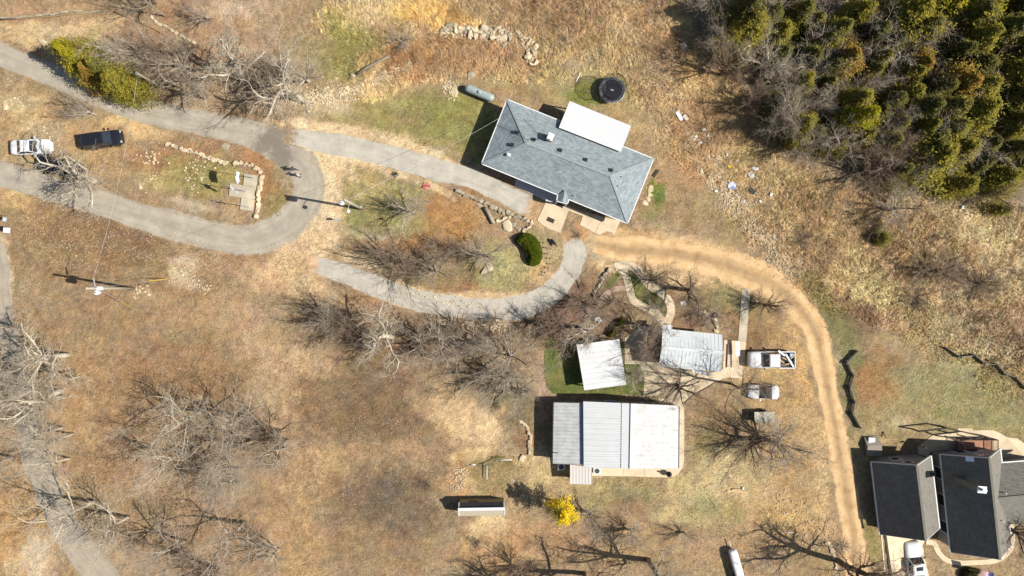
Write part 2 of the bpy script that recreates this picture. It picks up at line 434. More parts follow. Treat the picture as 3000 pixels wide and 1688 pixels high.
 (1060,772,80,18,18,(222,188,142),1),(1180,845,90,16,14,(222,186,140),1),(1320,868,100,14,3,(222,186,140),1),(1450,870,90,14,-2,(214,178,132),1),
 (1860,790,130,30,8,(216,180,132),1),(2000,812,100,28,14,(214,178,128),1),(2010,715,130,28,10,(210,172,124),.9),(2350,1080,36,150,-6,(204,162,106),.95),(2400,1380,38,220,-6,(204,168,118),.9),
]
def wood_mask(px, py):
    """1 inside the wooded hillside at the upper right"""
    edge = np.interp(px, [1960, 2040, 2120, 2220, 2290, 2380, 2480, 2600, 2750, 2900, 3100], [-40, 90, 175, 330, 420, 450, 520, 585, 590, 615, 640])
    return smooth(30, -40, py-edge)

def ground_colour(px, py):
    n1 = fbm(px/46, py/46, 3, 4)-.5; n2 = fbm(px/46, py/46, 91, 4)-.5
    n3 = fbm(px/14, py/14, 44, 3)-.5
    wx = px+n1*95; wy = py+n2*95
    c = np.empty((len(px), 3)); c[:] = (168, 140, 104)
    for cx, cy, rx, ry, ro, cc, st in Z:
        if st <= 0: continue
        wk = .35 if (cc[0] >= 204 and min(rx, ry) <= 30) or (800 < cx < 1010 and 450 < cy < 900) else 1.0
        m = (np.abs(px-cx) < max(rx, ry)*1.7+60) & (np.abs(py-cy) < max(rx, ry)*1.7+60)
        if not m.any(): continue
        a = R(ro); dx = px[m]+(wx[m]-px[m])*wk-cx; dy = py[m]+(wy[m]-py[m])*wk-cy
        u = (dx*math.cos(a)+dy*math.sin(a))/rx; v = (-dx*math.sin(a)+dy*math.cos(a))/ry
        d = np.sqrt(u*u+v*v)+n3[m]*.7
        w = smooth(1.38, .5, d)*st*.98
        c[m] = c[m]*(1-w[:, None])+np.array(cc)*w[:, None]
    w = wood_mask(px+n1*60, py+n2*60)[:, None]*.95
    c = c*(1-w)+np.array((150, 128, 98))*w
    # mottling: patches of thinner and thicker cover
    m1 = fbm(px/22, py/22, 7, 5, .62)-.5
    m2 = fbm(px/5, py/5, 17, 3, .7)-.5
    warm = fbm(px/30, py/30, 57, 4)-.5
    f = 1+m1*.36+m2*.42
    c = c*f[:, None]
    c[:, 0] += warm*14; c[:, 2] -= warm*16; c[:, 1] += (fbm(px/38, py/38, 71, 3)-.5)*12
    g = c.mean(1, keepdims=True)
    c = g+(c-g)*.88
    c[:, 1] += 1.5; c[:, 2] += 2
    return np.clip(c*1.05, 20, 242)

def lin_np(c):
    c = c/255.0
    return np.where(c <= .04045, c/12.92, ((c+.055)/1.055)**2.4)/KEXP

def axis(lo, hi, step, far):
    a = list(np.arange(lo, hi+step/2, step))
    s = step; x = a[-1]
    while x < far: s *= 1.6; x += s; a.append(x)
    s = step; x = a[0]; b = []
    while x > -far: s *= 1.6; x -= s; b.append(x)
    return np.array(list(reversed(b))+a)
gx = axis(-66, 66, .2, 900); gy = axis(-38, 38, .2, 900)
XX, YY = np.meshgrid(gx, gy)
xs = XX.ravel(); ys = YY.ravel()
pxs = xs*F/H+1500; pys = -ys*F/H+844
zs = T(xs, ys)
inner = (np.abs(xs) < 75) & (np.abs(ys) < 45)
cols = np.empty((len(xs), 3)); cols[:] = (165, 138, 102)
cols[inner] = ground_colour(pxs[inner], pys[inner])
outer = ~inner
cols[outer] *= (1+.3*(fbm(xs[outer]/6, ys[outer]/6, 5, 3)-.5))[:, None]
nx, ny = len(gx), len(gy)
me = bpy.data.meshes.new('ground')
nv = nx*ny
me.vertices.add(nv)
me.vertices.foreach_set('co', np.stack([xs, ys, zs], 1).ravel())
I, J = np.meshgrid(np.arange(nx-1), np.arange(ny-1))
a = (J*nx+I).ravel()
quads = np.stack([a, a+1, a+1+nx, a+nx], 1)
nf = len(quads)
me.loops.add(nf*4); me.polygons.add(nf)
me.loops.foreach_set('vertex_index', quads.ravel().astype(np.int32))
me.polygons.foreach_set('loop_start', np.arange(0, nf*4, 4, dtype=np.int32))
me.polygons.foreach_set('loop_total', np.full(nf, 4, dtype=np.int32))
me.update(calc_edges=True)
ca = me.color_attributes.new('Col', 'FLOAT_COLOR', 'POINT')
ca.data.foreach_set('color', np.concatenate([lin_np(cols), np.ones((nv, 1))], 1).ravel())

def ground_mat():
    m, n, l, b = nt('ground_cover')
    at = n.new("ShaderNodeAttribute"); at.attribute_name = 'Col'
    geo = n.new("ShaderNodeNewGeometry"); co = geo.outputs['Position']
    f1, _ = ramp_noise(n, l, co, 1.6, .86, 1.14, 5, .7)
    f2, h2 = ramp_noise(n, l, co, 6.5, .42, 1.58, 3, .78, .25, .75)
    mm = n.new("ShaderNodeMath"); mm.operation = 'MULTIPLY'; l.new(f1, mm.inputs[0]); l.new(f2, mm.inputs[1])
    c = vmul(n, l, at.outputs['Color'], mm.outputs[0])
    vo = n.new("ShaderNodeTexVoronoi"); vo.inputs['Scale'].default_value = 3.6; vo.inputs['Randomness'].default_value = 1
    l.new(co, vo.inputs['Vector'])
    mr = n.new("ShaderNodeMapRange"); mr.inputs[1].default_value = .16; mr.inputs[2].default_value = .06; mr.inputs[3].default_value = 0; mr.inputs[4].default_value = .6
    l.new(vo.outputs['Distance'], mr.inputs[0])
    gate, _ = ramp_noise(n, l, co, .35, 0, 1, 5, .7, .52, .64)
    g2 = n.new("ShaderNodeMath"); g2.operation = 'MULTIPLY'; l.new(mr.outputs[0], g2.inputs[0]); l.new(gate, g2.inputs[1])
    c = mixc(n, l, g2.outputs[0], c, C(226, 208, 176))
    l.new(c, b.inputs['Base Color'])
    b.inputs['Roughness'].default_value = .95; b.inputs['Specular IOR Level'].default_value = .1
    bp = n.new("ShaderNodeBump"); bp.inputs['Distance'].default_value = .09; bp.inputs['Strength'].default_value = .9
    l.new(h2, bp.inputs['Height']); l.new(bp.outputs[0], b.inputs['Normal'])
    return m
me.materials.append(ground_mat())
go = bpy.data.objects.new('ground', me); col.objects.link(go)
tag(go, kind='structure')
def ground_at(wx, wy):
    return lin_np(ground_colour(np.asarray(wx)*F/H+1500, -np.asarray(wy)*F/H+844))

# ---------------------------------------------------------------- lanes and drives (ribbons with frayed edges)
def catmull(pts, step=.5):
    out = []
    n = len(pts)
    for i in range(n-1):
        p0 = pts[max(i-1, 0)]; p1 = pts[i]; p2 = pts[i+1]; p3 = pts[min(i+2, n-1)]
        L = math.dist(p1[:2], p2[:2]); k = max(1, int(L/step))
        for j in range(k):
            t = j/k
            out.append(tuple(.5*((2*b)+(c-a)*t+(2*a-5*b+4*c-d)*t*t+(-a+3*b-3*c+d)*t**3) for a, b, c, d in zip(p0, p1, p2, p3)))
    out.append(tuple(pts[-1]))
    return out

def road_mat(name, c, edge, c2, tracks=0.0, patchy=.5, fray=0.0):
    """c surface, edge = what frays into it at the sides, c2 = worn paler or darker patches"""
    m, n, l, b = nt(name)
    at = n.new("ShaderNodeAttribute"); at.attribute_name = 'Edge'
    sep = n.new("ShaderNodeSeparateColor"); l.new(at.outputs['Color'], sep.inputs[0])
    geo = n.new("ShaderNodeNewGeometry"); co = geo.outputs['Position']
    f1, _ = ramp_noise(n, l, co, .6, .84, 1.13, 5, .68)
    f2, h2 = ramp_noise(n, l, co, 9, .86, 1.14, 3, .8)
    mm = n.new("ShaderNodeMath"); mm.operation = 'MULTIPLY'; l.new(f1, mm.inputs[0]); l.new(f2, mm.inputs[1])
    f3, _ = ramp_noise(n, l, co, .8, 0, patchy, 5, .65, .48, .66)
    cc = mixc(n, l, f3, c, c2)
    uvn = n.new("ShaderNodeAttribute"); uvn.attribute_name = 'Flow'
    f5, _ = ramp_noise(n, l, uvn.outputs['Vector'], 1.0, .86, 1.1, 6, .75)
    m5 = n.new("ShaderNodeMath"); m5.operation = 'MULTIPLY'; l.new(mm.outputs[0], m5.inputs[0]); l.new(f5, m5.inputs[1])
    mm = m5
    if tracks:
        # wheel tracks run along the ribbon (green channel = position across)
        mr = n.new("ShaderNodeMapRange"); mr.inputs[1].default_value = .0; mr.inputs[2].default_value = 1; mr.inputs[3].default_value = 0; mr.inputs[4].default_value = 12.56
        l.new(sep.outputs[1], mr.inputs[0])
        cs = n.new("ShaderNodeMath"); cs.operation = 'COSINE'; l.new(mr.outputs[0], cs.inputs[0])
        m2 = n.new("ShaderNodeMapRange"); m2.inputs[1].default_value = -1; m2.inputs[2].default_value = 1; m2.inputs[3].default_value = 1+tracks; m2.inputs[4].default_value = 1-tracks
        l.new(cs.outputs[0], m2.inputs[0])
        m3 = n.new("ShaderNodeMath"); m3.operation = 'MULTIPLY'; l.new(mm.outputs[0], m3.inputs[0]); l.new(m2.outputs[0], m3.inputs[1])
        fac = m3.outputs[0]
    else: fac = mm.outputs[0]
    cc = vmul(n, l, cc, fac)
    # fray: edge value (1 at the rim) pushed by noise
    nz = n.new("ShaderNodeTexNoise"); nz.inputs['Scale'].default_value = 1.7; nz.inputs['Detail'].default_value = 6; nz.inputs['Roughness'].default_value = .75
    l.new(co, nz.inputs['Vector'])
    ad = n.new("ShaderNodeMath"); ad.operation = 'ADD'; l.new(sep.outputs[0], ad.inputs[0]); l.new(nz.outputs['Fac'], ad.inputs[1])
    e = n.new("ShaderNodeMapRange"); e.inputs[1].default_value = 1.16-fray; e.inputs[2].default_value = 1.36-fray
    l.new(ad.outputs[0], e.inputs[0])
    ed = n.new("ShaderNodeAttribute"); ed.attribute_name = 'Col'
    fe, _ = ramp_noise(n, l, co, 6.5, .7, 1.3, 3, .75)
    ecol = vmul(n, l, ed.outputs['Color'], fe)
    # dark stain where water runs across the lane (blue channel)
    st = n.new("ShaderNodeMath"); st.operation = 'ADD'; l.new(sep.outputs[2], st.inputs[0]); l.new(nz.outputs['Fac'], st.inputs[1])
    s2 = n.new("ShaderNodeMapRange"); s2.inputs[1].default_value = .92; s2.inputs[2].default_value = 1.16; s2.inputs[4].default_value = .72
    l.new(st.outputs[0], s2.inputs[0])
    cc = mixc(n, l, s2.outputs[0], cc, C(128, 118, 106))
    l.new(mixc(n, l, e.outputs[0], cc, ecol), b.inputs['Base Color'])
    b.inputs['Roughness'].default_value = .93; b.inputs['Specular IOR Level'].default_value = .15
    bp = n.new("ShaderNodeBump"); bp.inputs['Distance'].default_value = .02; l.new(h2, bp.inputs['Height']); l.new(bp.outputs[0], b.inputs['Normal'])
    return m

def ribbon(name, pts, mat, z, stain=None, frac=1.2, jitter=.18):
    w = catmull([(G(x, y).x, G(x, y).y, wd/F*H/2*frac) for x, y, wd in pts], .4)
    m = 11
    vs_ = []; E = []; fs = []; FL = []
    for i, (x, y, hw) in enumerate(w):
        a = w[max(i-1, 0)]; b = w[min(i+1, len(w)-1)]
        dx, dy = b[0]-a[0], b[1]-a[1]; L = math.hypot(dx, dy) or 1; nx_, ny_ = -dy/L, dx/L
        jl = (mnoise.noise(Vector((x*.5, y*.5, 3)))+.6*mnoise.noise(Vector((x*1.7, y*1.7, 9))))*jitter
        jr = (mnoise.noise(Vector((x*.5, y*.5, 23)))+.6*mnoise.noise(Vector((x*1.7, y*1.7, 39))))*jitter
        endf = min(i, len(w)-1-i)*.4
        for k in range(m):
            t = k/(m-1)*2-1
            o = t*(hw+(jl if t < 0 else jr))
            qx, qy = x+nx_*o, y+ny_*o
            vs_.append((qx, qy, float(T(qx, qy))+z))
            ev = abs(t)**2.2
            ev = max(ev, 1.05-endf/3.2)
            s_ = 0
            if stain:
                ppx, ppy = qx*F/H+1500, -qy*F/H+844
                for cx, cy, rx, ry, ro in stain:
                    a_ = R(ro); ddx = ppx-cx; ddy = ppy-cy
                    u = (ddx*math.cos(a_)+ddy*math.sin(a_))/rx; v = (-ddx*math.sin(a_)+ddy*math.cos(a_))/ry
                    s_ = max(s_, 1-.5*math.sqrt(u*u+v*v))
            E.append((ev, (t+1)/2, max(s_, 0), 1)); FL.append((i*.4*.16, t*hw*2.2, 0))
    n = len(w)
    for i in range(n-1):
        for k in range(m-1):
            a = i*m+k
            fs.append((a, a+1, a+1+m, a+m))
    me = bpy.data.meshes.new(name); me.from_pydata(vs_, [], fs)
    # make sure it faces up
    if me.polygons[0].normal.z < 0: me.flip_normals()
    e = me.color_attributes.new('Edge', 'FLOAT_COLOR', 'POINT')
    e.data.foreach_set('color', np.array(E, dtype=float).ravel())
    fl = me.attributes.new('Flow', 'FLOAT_VECTOR', 'POINT'); fl.data.foreach_set('vector', np.array(FL, dtype=float).ravel())
    arr = np.array(vs_)
    g = ground_at(arr[:, 0], arr[:, 1])
    c2 = me.color_attributes.new('Col', 'FLOAT_COLOR', 'POINT')
    c2.data.foreach_set('color', np.concatenate([g, np.ones((len(g), 1))], 1).ravel())
    me.materials.append(mat)
    o = bpy.data.objects.new(name, me); col.objects.link(o)
    return tag(o, kind='structure')

LANE = road_mat('worn_lane_asphalt', C(190, 179, 160), None, C(208, 198, 180), 0.05)
ribbon('lane', [(-80,120,62),(0,160,62),(105,202,62),(180,232,62),(300,283,64),(400,318,66),(520,345,68),(640,372,70),(730,392,76),(800,420,88),
 (862,462,96),(898,510,88),(906,560,86),(885,612,88),(835,662,88),(770,695,88),(700,704,82),(600,685,76),(500,658,82),(400,631,70),(300,597,68),(176,562,66),(62,528,70),(0,510,72),(-90,482,74)],
 LANE, .008, stain=[(800,400,60,30,-30),(820,450,34,60,-10),(770,430,30,22,0)])
GRAVEL = road_mat('pale_crushed_gravel', C(212, 204, 188), None, C(196, 191, 178), 0.0, .8, .03)
ribbon('gravel_drive', [(838,392,44),(868,402,46),(915,412,54),(955,419,60),(1050,436,60),(1170,466,62),(1290,500,62),(1378,522,54),(1460,560,56),(1530,595,58),(1572,612,52)], GRAVEL, .016)
ribbon('lower_gravel_drive', [(905,770,44),(960,786,50),(1020,806,56),(1100,838,60),(1200,875,60),(1333,900,60),(1450,909,64),(1540,895,66),(1610,862,64),(1655,815,62),(1680,770,62),(1682,730,64),(1664,684,50)], GRAVEL, .016)
DIRT = road_mat('sandy_dirt', C(226, 190, 142), None, C(204, 164, 114), 0.24, .9, .24)
ribbon('dirt_track', [(1700,706,40),(1760,716,66),(1830,732,84),(1950,740,90),(2080,763,104),(2180,798,112),(2260,832,100),(2330,888,86),(2380,955,78),(2408,1040,72),(2422,1126,64),(2442,1225,62),(2463,1350,66),(2482,1460,70),(2502,1580,74),(2510,1700,76),(2516,1800,76)], DIRT, .012, frac=1.26, jitter=.45)
OLDLANE = road_mat('grey_lane_surface', C(188, 176, 158), None, C(206, 186, 156), 0.03)
ribbon('west_lane', [(-10,700,40),(2,780,46),(6,860,48),(20,960,50),(45,1070,54),(70,1170,60),(88,1290,68),(110,1370,72),(150,1460,74),(200,1560,82),(270,1655,88),(330,1740,94)], OLDLANE, .010)

def slab(name, pts, mat, top=.05, parent=None, seams=None, seamcol='joint', base=None, ragged=0):
    q = []
    if ragged:
        pp = []
        for (x0, y0), (x1, y1) in zip(pts, pts[1:]+pts[:1]):
            k = max(1, int(math.hypot(x1-x0, y1-y0)/5))
            for i in range(k): pp.append((x0+(x1-x0)*i/k+random.gauss(0, ragged), y0+(y1-y0)*i/k+random.gauss(0, ragged)))
        pts = pp
    for x, y in pts:
        p = G(x, y, top); q.append((p.x, p.y, p.z))
    mb = MB(); mb.prism(q, -.3, 0)
    o = mb.build(name, mat, parent)
    if parent is None: tag(o, kind='structure')
    if seams:
        s = MB()
        for a, b in seams:
            pa, pb = G(*a, top+.002), G(*b, top+.002)
            d = (pb-pa).normalized(); nrm = Vector((-d.y, d.x, 0))*.018
            s.face([pa-nrm, pb-nrm, pb+nrm, pa+nrm] if True else [])
        so = s.build('joint', M[seamcol], o)
    return o
Z5 = tl(500, 420, 4.83); Z3 = tl(1560, 1120, 2.184); Z6 = tl(1560, 550, 3.64); ZG = tl(2500, 1230, 3.864)
# flagpole pad, house patios, walks
slab('flag_pad', Z5([(1040,430),(1232,457),(1160,963),(978,935),(1000,770),(822,740),(843,565),(1025,595)]), M['concrete_grey'], .14, seams=[(Z5([(1025,595)])[0], Z5([(1207,620)])[0]), (Z5([(1000,770)])[0], Z5([(1188,798)])[0])])
slab('patio', Z6([(145,148),(255,188),(335,175),(395,205),(552,262),(540,302),(385,246),(296,482),(180,440),(95,390),(52,345)]), M['concrete'], .06)
slab('parking_slab', Z6([(572,262),(820,330),(935,352),(868,512),(850,480),(790,462),(720,502),(640,468),(590,440),(505,395),(552,262)]), M['concrete'], .055, seams=[(Z6([(738,335)])[0], Z6([(672,478)])[0])])
slab('white_gravel_bed', t13([(548,830),(872,965),(855,1030),(790,1010),(718,975),(535,888)]), M['whitegravel'], .03)
slab('yard_walk', t21([(1735,468),(1797,472),(1766,868),(1705,864)]), M['concrete_grey'], .05, seams=[(t21([(1725,600)])[0], t21([(1787,602)])[0]), (t21([(1714,735)])[0], t21([(1776,738)])[0])])
slab('cabin_apron', t21([(1600,857),(1765,870),(1740,1147),(1610,1140),(1540,1175),(1420,1240),(1300,1332),(1302,1345),(1255,1345),(1105,1335),(990,1275),(1000,1150),(960,1040),(850,1040),(850,840),(960,760),(1130,750),(1130,1060),(1360,1100),(1480,1110),(1590,1080)]), M['concrete'], .05,
     seams=[(t21([(1590,1010)])[0], t21([(1752,1022)])[0]), (t21([(1380,1100)])[0], t21([(1420,1240)])[0]), (t21([(1100,1060)])[0], t21([(1100,1330)])[0])])
slab('shop_apron', Z3([(800,120),(972,136),(970,500),(960,548),(935,585),(895,606),(840,610),(600,601),(380,600),(380,535),(930,550),(930,150)]), M['concrete'], .045,
     seams=[(Z3([(584,553)])[0], Z3([(584,600)])[0]), (Z3([(717,555)])[0], Z3([(717,606)])[0]), (Z3([(935,340)])[0], Z3([(971,340)])[0])])
slab('dark_shop_pad', t22([(985,85),(1105,90),(1105,125),(985,120)]), M['joint'], .052)
def walk(name, pts, wpx, mat, z):
    w = catmull([(G(x, y).x, G(x, y).y) for x, y in pts], .35)
    hw = wpx/F*H/2; mb = MB(); L = []
    for i, (x, y) in enumerate(w):
        a = w[max(i-1, 0)]; b = w[min(i+1, len(w)-1)]
        dx, dy = b[0]-a[0], b[1]-a[1]; q = math.hypot(dx, dy) or 1
        L.append(((x-dy/q*hw, y+dx/q*hw), (x+dy/q*hw, y-dx/q*hw), float(T(x, y))+z))
    for i in range(len(L)-1):
        (a, b, z0), (c, d, z1) = L[i], L[i+1]
        mb.face([(*b, z0), (*d, z1), (*c, z1), (*a, z0)])
        mb.face([(*a, z0), (*c, z1), (*c, z1-.2), (*a, z0-.2)]); mb.face([(*d, z1), (*b, z0), (*b, z0-.2), (*d, z1-.2)])
    return tag(mb.build(name, mat), kind='structure')
walk('garden_walk', t21([(775,310),(850,290),(930,318),(985,385),(1045,452),(1130,505),(1185,570),(1198,650),(1165,735)]), 23, M['concrete'], .060)
walk('garden_walk_branch', t21([(830,325),(862,385),(885,470),(912,555),(990,606),(1070,640),(1120,700),(1150,735)]), 22, M['concrete'], .066)
walk('garden_path', t21([(872,470),(790,470),(700,520),(640,600)]), 15, M['paver'], .054)
# grass of the sheltered garden and the dog run
M['turf'] = pbr('green_turf', C(104, 116, 56), .95, .2, .8, .45, 7, bump=.05, c2=C(130, 124, 70), c2scale=.6)
M['shortgrass'] = pbr('green_garden_grass', C(104, 118, 58), .95, .3, 1.2, .4, 9, bump=.05, c2=C(150, 132, 84), c2scale=.9)
slab('turf', t21([(262,845),(420,855),(700,880),(850,870),(985,1100),(1000,1160),(975,1275),(310,1262),(262,1200),(240,1000)]), M['turf'], .04, ragged=2.2)
slab('garden_grass', t21([(872,322),(925,330),(980,400),(1035,470),(1120,515),(1170,590),(1165,690),(1085,640),(1000,590),(925,540),(890,460),(866,380)]), M['shortgrass'], .03, ragged=1.6)
slab('garden_grass_west', t21([(800,335),(812,370),(780,430),(690,490),(705,440),(750,370)]), M['shortgrass'], .03, ragged=1.6)
# right-hand house: drive, walk and terrace on the lower court
slab('house_drive', t32([(850,1120),(1190,1170),(1166,1215),(1185,1330),(1220,1470),(1250,1700),(900,1700),(880,1449)]), M['concrete'], .04, seams=[(t32([(866,1330)])[0], t32([(1186,1300)])[0]), (t32([(1010,1150)])[0], t32([(1040,1600)])[0])])
walk('house_walk', t32([(1190,1192),(1250,1200),(1285,1270),(1350,1330),(1450,1348),(1560,1345),(1680,1338),(1760,1310),(1830,1240),(1840,1130),(1830,1050)]), 15, M['concrete'], .055)
slab('terrace', t32([(1430,335),(1540,335),(1545,350),(1700,348),(1760,375),(1800,402),(1880,410),(1935,450),(2000,540),(2000,620),(1770,615),(1690,560),(1270,560),(1130,530),(1130,470),(1250,380),(1320,372),(1430,372)]), M['concrete'], .05,
     seams=[(t32([(1820,408)])[0], t32([(1830,600)])[0]), (t32([(1680,480)])[0], t32([(1960,465)])[0])])
# ================================================================ buildings
def roof_uv(pts):
    a = Vector(pts[0]); e = (Vector(pts[1])-a).normalized()
    n = e.cross(Vector(pts[2])-a).normalized()
    v = n.cross(e)
    return [((Vector(p)-a).dot(e), (Vector(p)-a).dot(v)) for p in pts]

def roof_panel(mb, pts, thick=.12):
    """pts counter-clockwise from above, the first edge is the eave"""
    mb.face(pts, roof_uv(pts))
    low = [(p[0], p[1], p[2]-thick) for p in pts]
    mb.face(list(reversed(low)), [(0, 0)]*len(pts))
    for i in range(len(pts)):
        j = (i+1) % len(pts)
        q = [low[i], low[j], pts[j], pts[i]]
        mb.face(q, [(0, 0), (.1, 0), (.1, .1), (0, .1)])

def lerp(a, b, t): return Vector(a)+(Vector(b)-Vector(a))*t

def ribs(mb, e0, e1, r0, r1, step=.3, w=.035, h=.035):
    """raised seams on a metal roof, running from edge e0-e1 up to edge r0-r1"""
    e0, e1, r0, r1 = map(Vector, (e0, e1, r0, r1))
    n = max(2, int((e1-e0).length/step))
    for i in range(n+1):
        t = .004+(i/n)*.992
        a = lerp(e0, e1, t); b = lerp(r0, r1, t)
        mb.bar(a+Vector((0, 0, h*.4)), b+Vector((0, 0, h*.4)), w, h)

def opening(parent, a, b, t, w, z0, z1, kind='window', frame='white_paint', pane='glass'):
    """a window or door set proud of the wall that runs a -> b (outside on the right-hand side)"""
    a, b = Vector(a), Vector(b)
    d = (b-a); L = d.length; d.normalize(); nrm = Vector((d.y, -d.x, 0))
    c = a+d*(L*t); zb = a.z
    mb = MB()
    def q(u0, u1, za, zc, depth):
        p = c+d*((u0+u1)/2)+nrm*(depth/2)
        ang = math.atan2(d.y, d.x)
        mb.box((p.x, p.y, zb+(za+zc)/2), (u1-u0, depth, zc-za), ang)
    f = .07
    q(-w/2-f, w/2+f, z1, z1+f, .07); q(-w/2-f, w/2+f, z0-f, z0, .09)
    q(-w/2-f, -w/2, z0, z1, .07); q(w/2, w/2+f, z0, z1, .07)
    o = mb.build(kind, M[frame], parent)
    m2 = MB(); p = c+nrm*.02
    m2.box((p.x, p.y, zb+(z0+z1)/2), (w, .04, z1-z0), math.atan2(d.y, d.x))
    m2.build('pane' if kind == 'window' else 'leaf', M[pane], o)
    return o

def walls(parent, pts, z0, z1, mat, name='wall'):
    mb = MB(); n = len(pts)
    q = [(p[0], p[1], 0) for p in pts]
    mb.prism(q, z0, z1)
    return mb.build(name, mat, parent)

def gutter(parent, a, b, name='gutter', mat='white_paint', w=.11, drop=.07):
    mb = MB(); a, b = Vector(a), Vector(b); d = (b-a).normalized(); nrm = Vector((d.y, -d.x, 0))*.07
    mb.bar(a+nrm-Vector((0, 0, drop)), b+nrm-Vector((0, 0, drop)), w, .12)
    return mb.build(name, M[mat], parent)

M['grey_shingle'] = shingle('blue_grey_shingles', C(152, 164, 168), C(182, 192, 195), C(122, 134, 140), .02, .38, .18)
M['dark_shingle'] = shingle('weathered_wood_shingles', C(140, 136, 126), C(156, 152, 142), C(104, 100, 92))
M['cap'] = pbr('ridge_cap_shingles', C(168, 176, 178), .9, .12, 2, .18, 9)
M['capdark'] = pbr('dark_ridge_cap', C(132, 128, 118), .9, .1, 2, .15, 9)

# ---- the grey hipped house
base = P(1665, 473, 0)
def rel(v, b): return Vector(v)-Vector((b.x, b.y, 0))
hA = empty('house', (base.x, base.y, 0), 0, 'long single-storey house with blue-grey shingle hip roof and a white metal porch roof', 'house')
ze, zr = 2.55, 4.1
NW, SW, SE, NE = [P(x, y, ze) for x, y in t13([(480,240),(290,718),(1385,1165),(1578,685)])]
RW, RE = [P(x, y, zr) for x, y in t13([(622,566),(1257,812)])]
NW, SW, SE, NE, RW, RE = [rel(p, base) for p in (NW, SW, SE, NE, RW, RE)]
mb = MB()
roof_panel(mb, [SW, SE, RE, RW]); roof_panel(mb, [NE, NW, RW, RE]); roof_panel(mb, [NW, SW, RW]); roof_panel(mb, [SE, NE, RE])
roof = mb.build('roof', M['grey_shingle'], hA)
cp = MB()
for a, b in ((RW, RE), (NW, RW), (SW, RW), (SE, RE), (NE, RE)):
    n = int((b-a).length/.22)
    for i in range(n):
        p, q = lerp(a, b, i/n), lerp(a, b, (i+1.15)/n)
        cp.bar(p+Vector((0, 0, .012)), q+Vector((0, 0, .028)), .26, .03)
cp.build('ridge_cap', M['cap'], roof)
def inset(pts, d):
    c = sum((Vector(p) for p in pts), Vector())/len(pts)
    out = []
    n = len(pts)
    for i in range(n):
        p = Vector(pts[i]); a = (Vector(pts[i-1])-p).normalized(); b = (Vector(pts[(i+1) % n])-p).normalized()
        s = (a+b)
        s = s.normalized() if s.length > 1e-3 else (c-p).normalized()
        cr = abs(a.cross(b).z) or 1
        out.append(p+(a+b)*(d/cr))
    return out
W4 = inset([NW, SW, SE, NE], .5)
walls(hA, W4, 0, ze-.06, M['cream_siding'])
for a, b, e in ((0, 1, 'w'), (1, 2, 's'), (2, 3, 'e'), (3, 0, 'n')):
    gutter(hA, [NW, SW, SE, NE][a], [NW, SW, SE, NE][b])
wz = [Vector((p.x, p.y, 0)) for p in W4]
for t in (.12, .28, .40, .85): opening(hA, wz[1], wz[2], t, 1.5, .9, 2.05)
opening(hA, wz[1], wz[2], .56, 1.0, .03, 2.1, 'door', pane='wood')
opening(hA, wz[1], wz[2], .70, 2.6, .03, 2.15, 'garage_door', pane='white_paint')
for t in (.2, .5, .8): opening(hA, wz[3], wz[0], t, 1.3, .9, 2.05)
opening(hA, wz[0], wz[1], .5, 1.2, .9, 2.05); opening(hA, wz[2], wz[3], .5, 1.2, .9, 2.05)
# small gable over the front door
g0, g1, g2, g3, gt = [rel(P(x, y, z), base) for (x, y), z in zip(t13([(852,1000),(862,952),(932,1018),(944,985),(915,918)]), (ze, ze, ze, ze, ze+.62))]
gf = rel(P(*t13([(896,1010)])[0], ze+.30), base)
mb = MB()
A_, B_ = rel(P(*t13([(856,998)])[0], ze+.02), base), rel(P(*t13([(930,1018)])[0], ze+.02), base)
rB = rel(P(*t13([(915,918)])[0], ze+.52), base)
rF = lerp(A_, B_, .5)+Vector((0, 0, .34))
cA, cB = rel(P(*t13([(864,955)])[0], ze+.06), base), rel(P(*t13([(942,985)])[0], ze+.06), base)
roof_panel(mb, [cA, A_, rF, rB], .08); roof_panel(mb, [B_, cB, rB, rF], .08); roof_panel(mb, [A_, B_, rF], .08)
mb.build('entry_roof', M['grey_shingle'], hA)
mb = MB()
for p in (A_, B_): mb.bar((p.x, p.y, 0), (p.x, p.y, ze-.05), .12, .12)
mb.build('porch_post', M['white_paint'], hA)
for a, b in ((cA, A_), (A_, B_), (B_, cB)): gutter(hA, a, b)
# roof vents, plumbing stacks, chimney and aerial
def on_roof(px, py, quad):
    """point of the roof plane seen at a pixel"""
    a, b, c = [Vector(q)+Vector((base.x, base.y, 0)) for q in quad[:3]]
    n = (b-a).cross(c-a); o = Vector((0, 0, H)); d = P(px, py, 0)-o
    t = (a-o).dot(n)/d.dot(n)
    return o+d*t-Vector((base.x, base.y, 0))
south, north, west, east = [SW, SE, RE], [NE, NW, RW], [NW, SW, RW], [SE, NE, RE]
ang = math.atan2((SE-SW).y, (SE-SW).x)
for x, y, pl in ((552,487,west),(517,580,west),(680,540,north),(878,620,north),(1070,692,north),(1261,771,north)):
    p = on_roof(*t13([(x, y)])[0], pl)
    m_ = MB(); m_.box(p+Vector((0, 0, .09)), (.36, .32, .16), ang); m_.box(p+Vector((0, 0, .19)), (.42, .38, .04), ang)
    m_.build('roof_vent', M['black'], roof)
for x, y, pl in ((1343,820,east),(1317,891,east),(985,964,south)):
    p = on_roof(*t13([(x, y)])[0], pl)
    m_ = MB(); m_.tube([p-Vector((0, 0, .1)), p+Vector((0, 0, .35))], .045, 10); m_.tube([p-Vector((0, 0, .03)), p+Vector((0, 0, .07))], [.12, .06], 10)
    m_.build('vent_pipe', M['galv'], roof)
p = on_roof(*t13([(492,657)])[0], south)
m_ = MB(); m_.tube([p-Vector((0, 0, .1)), p+Vector((0, 0, .4))], .1, 12); m_.box(p+Vector((0, 0, .45)), (.42, .3, .05), ang)
m_.build('flue_cap', M['white_paint'], roof)
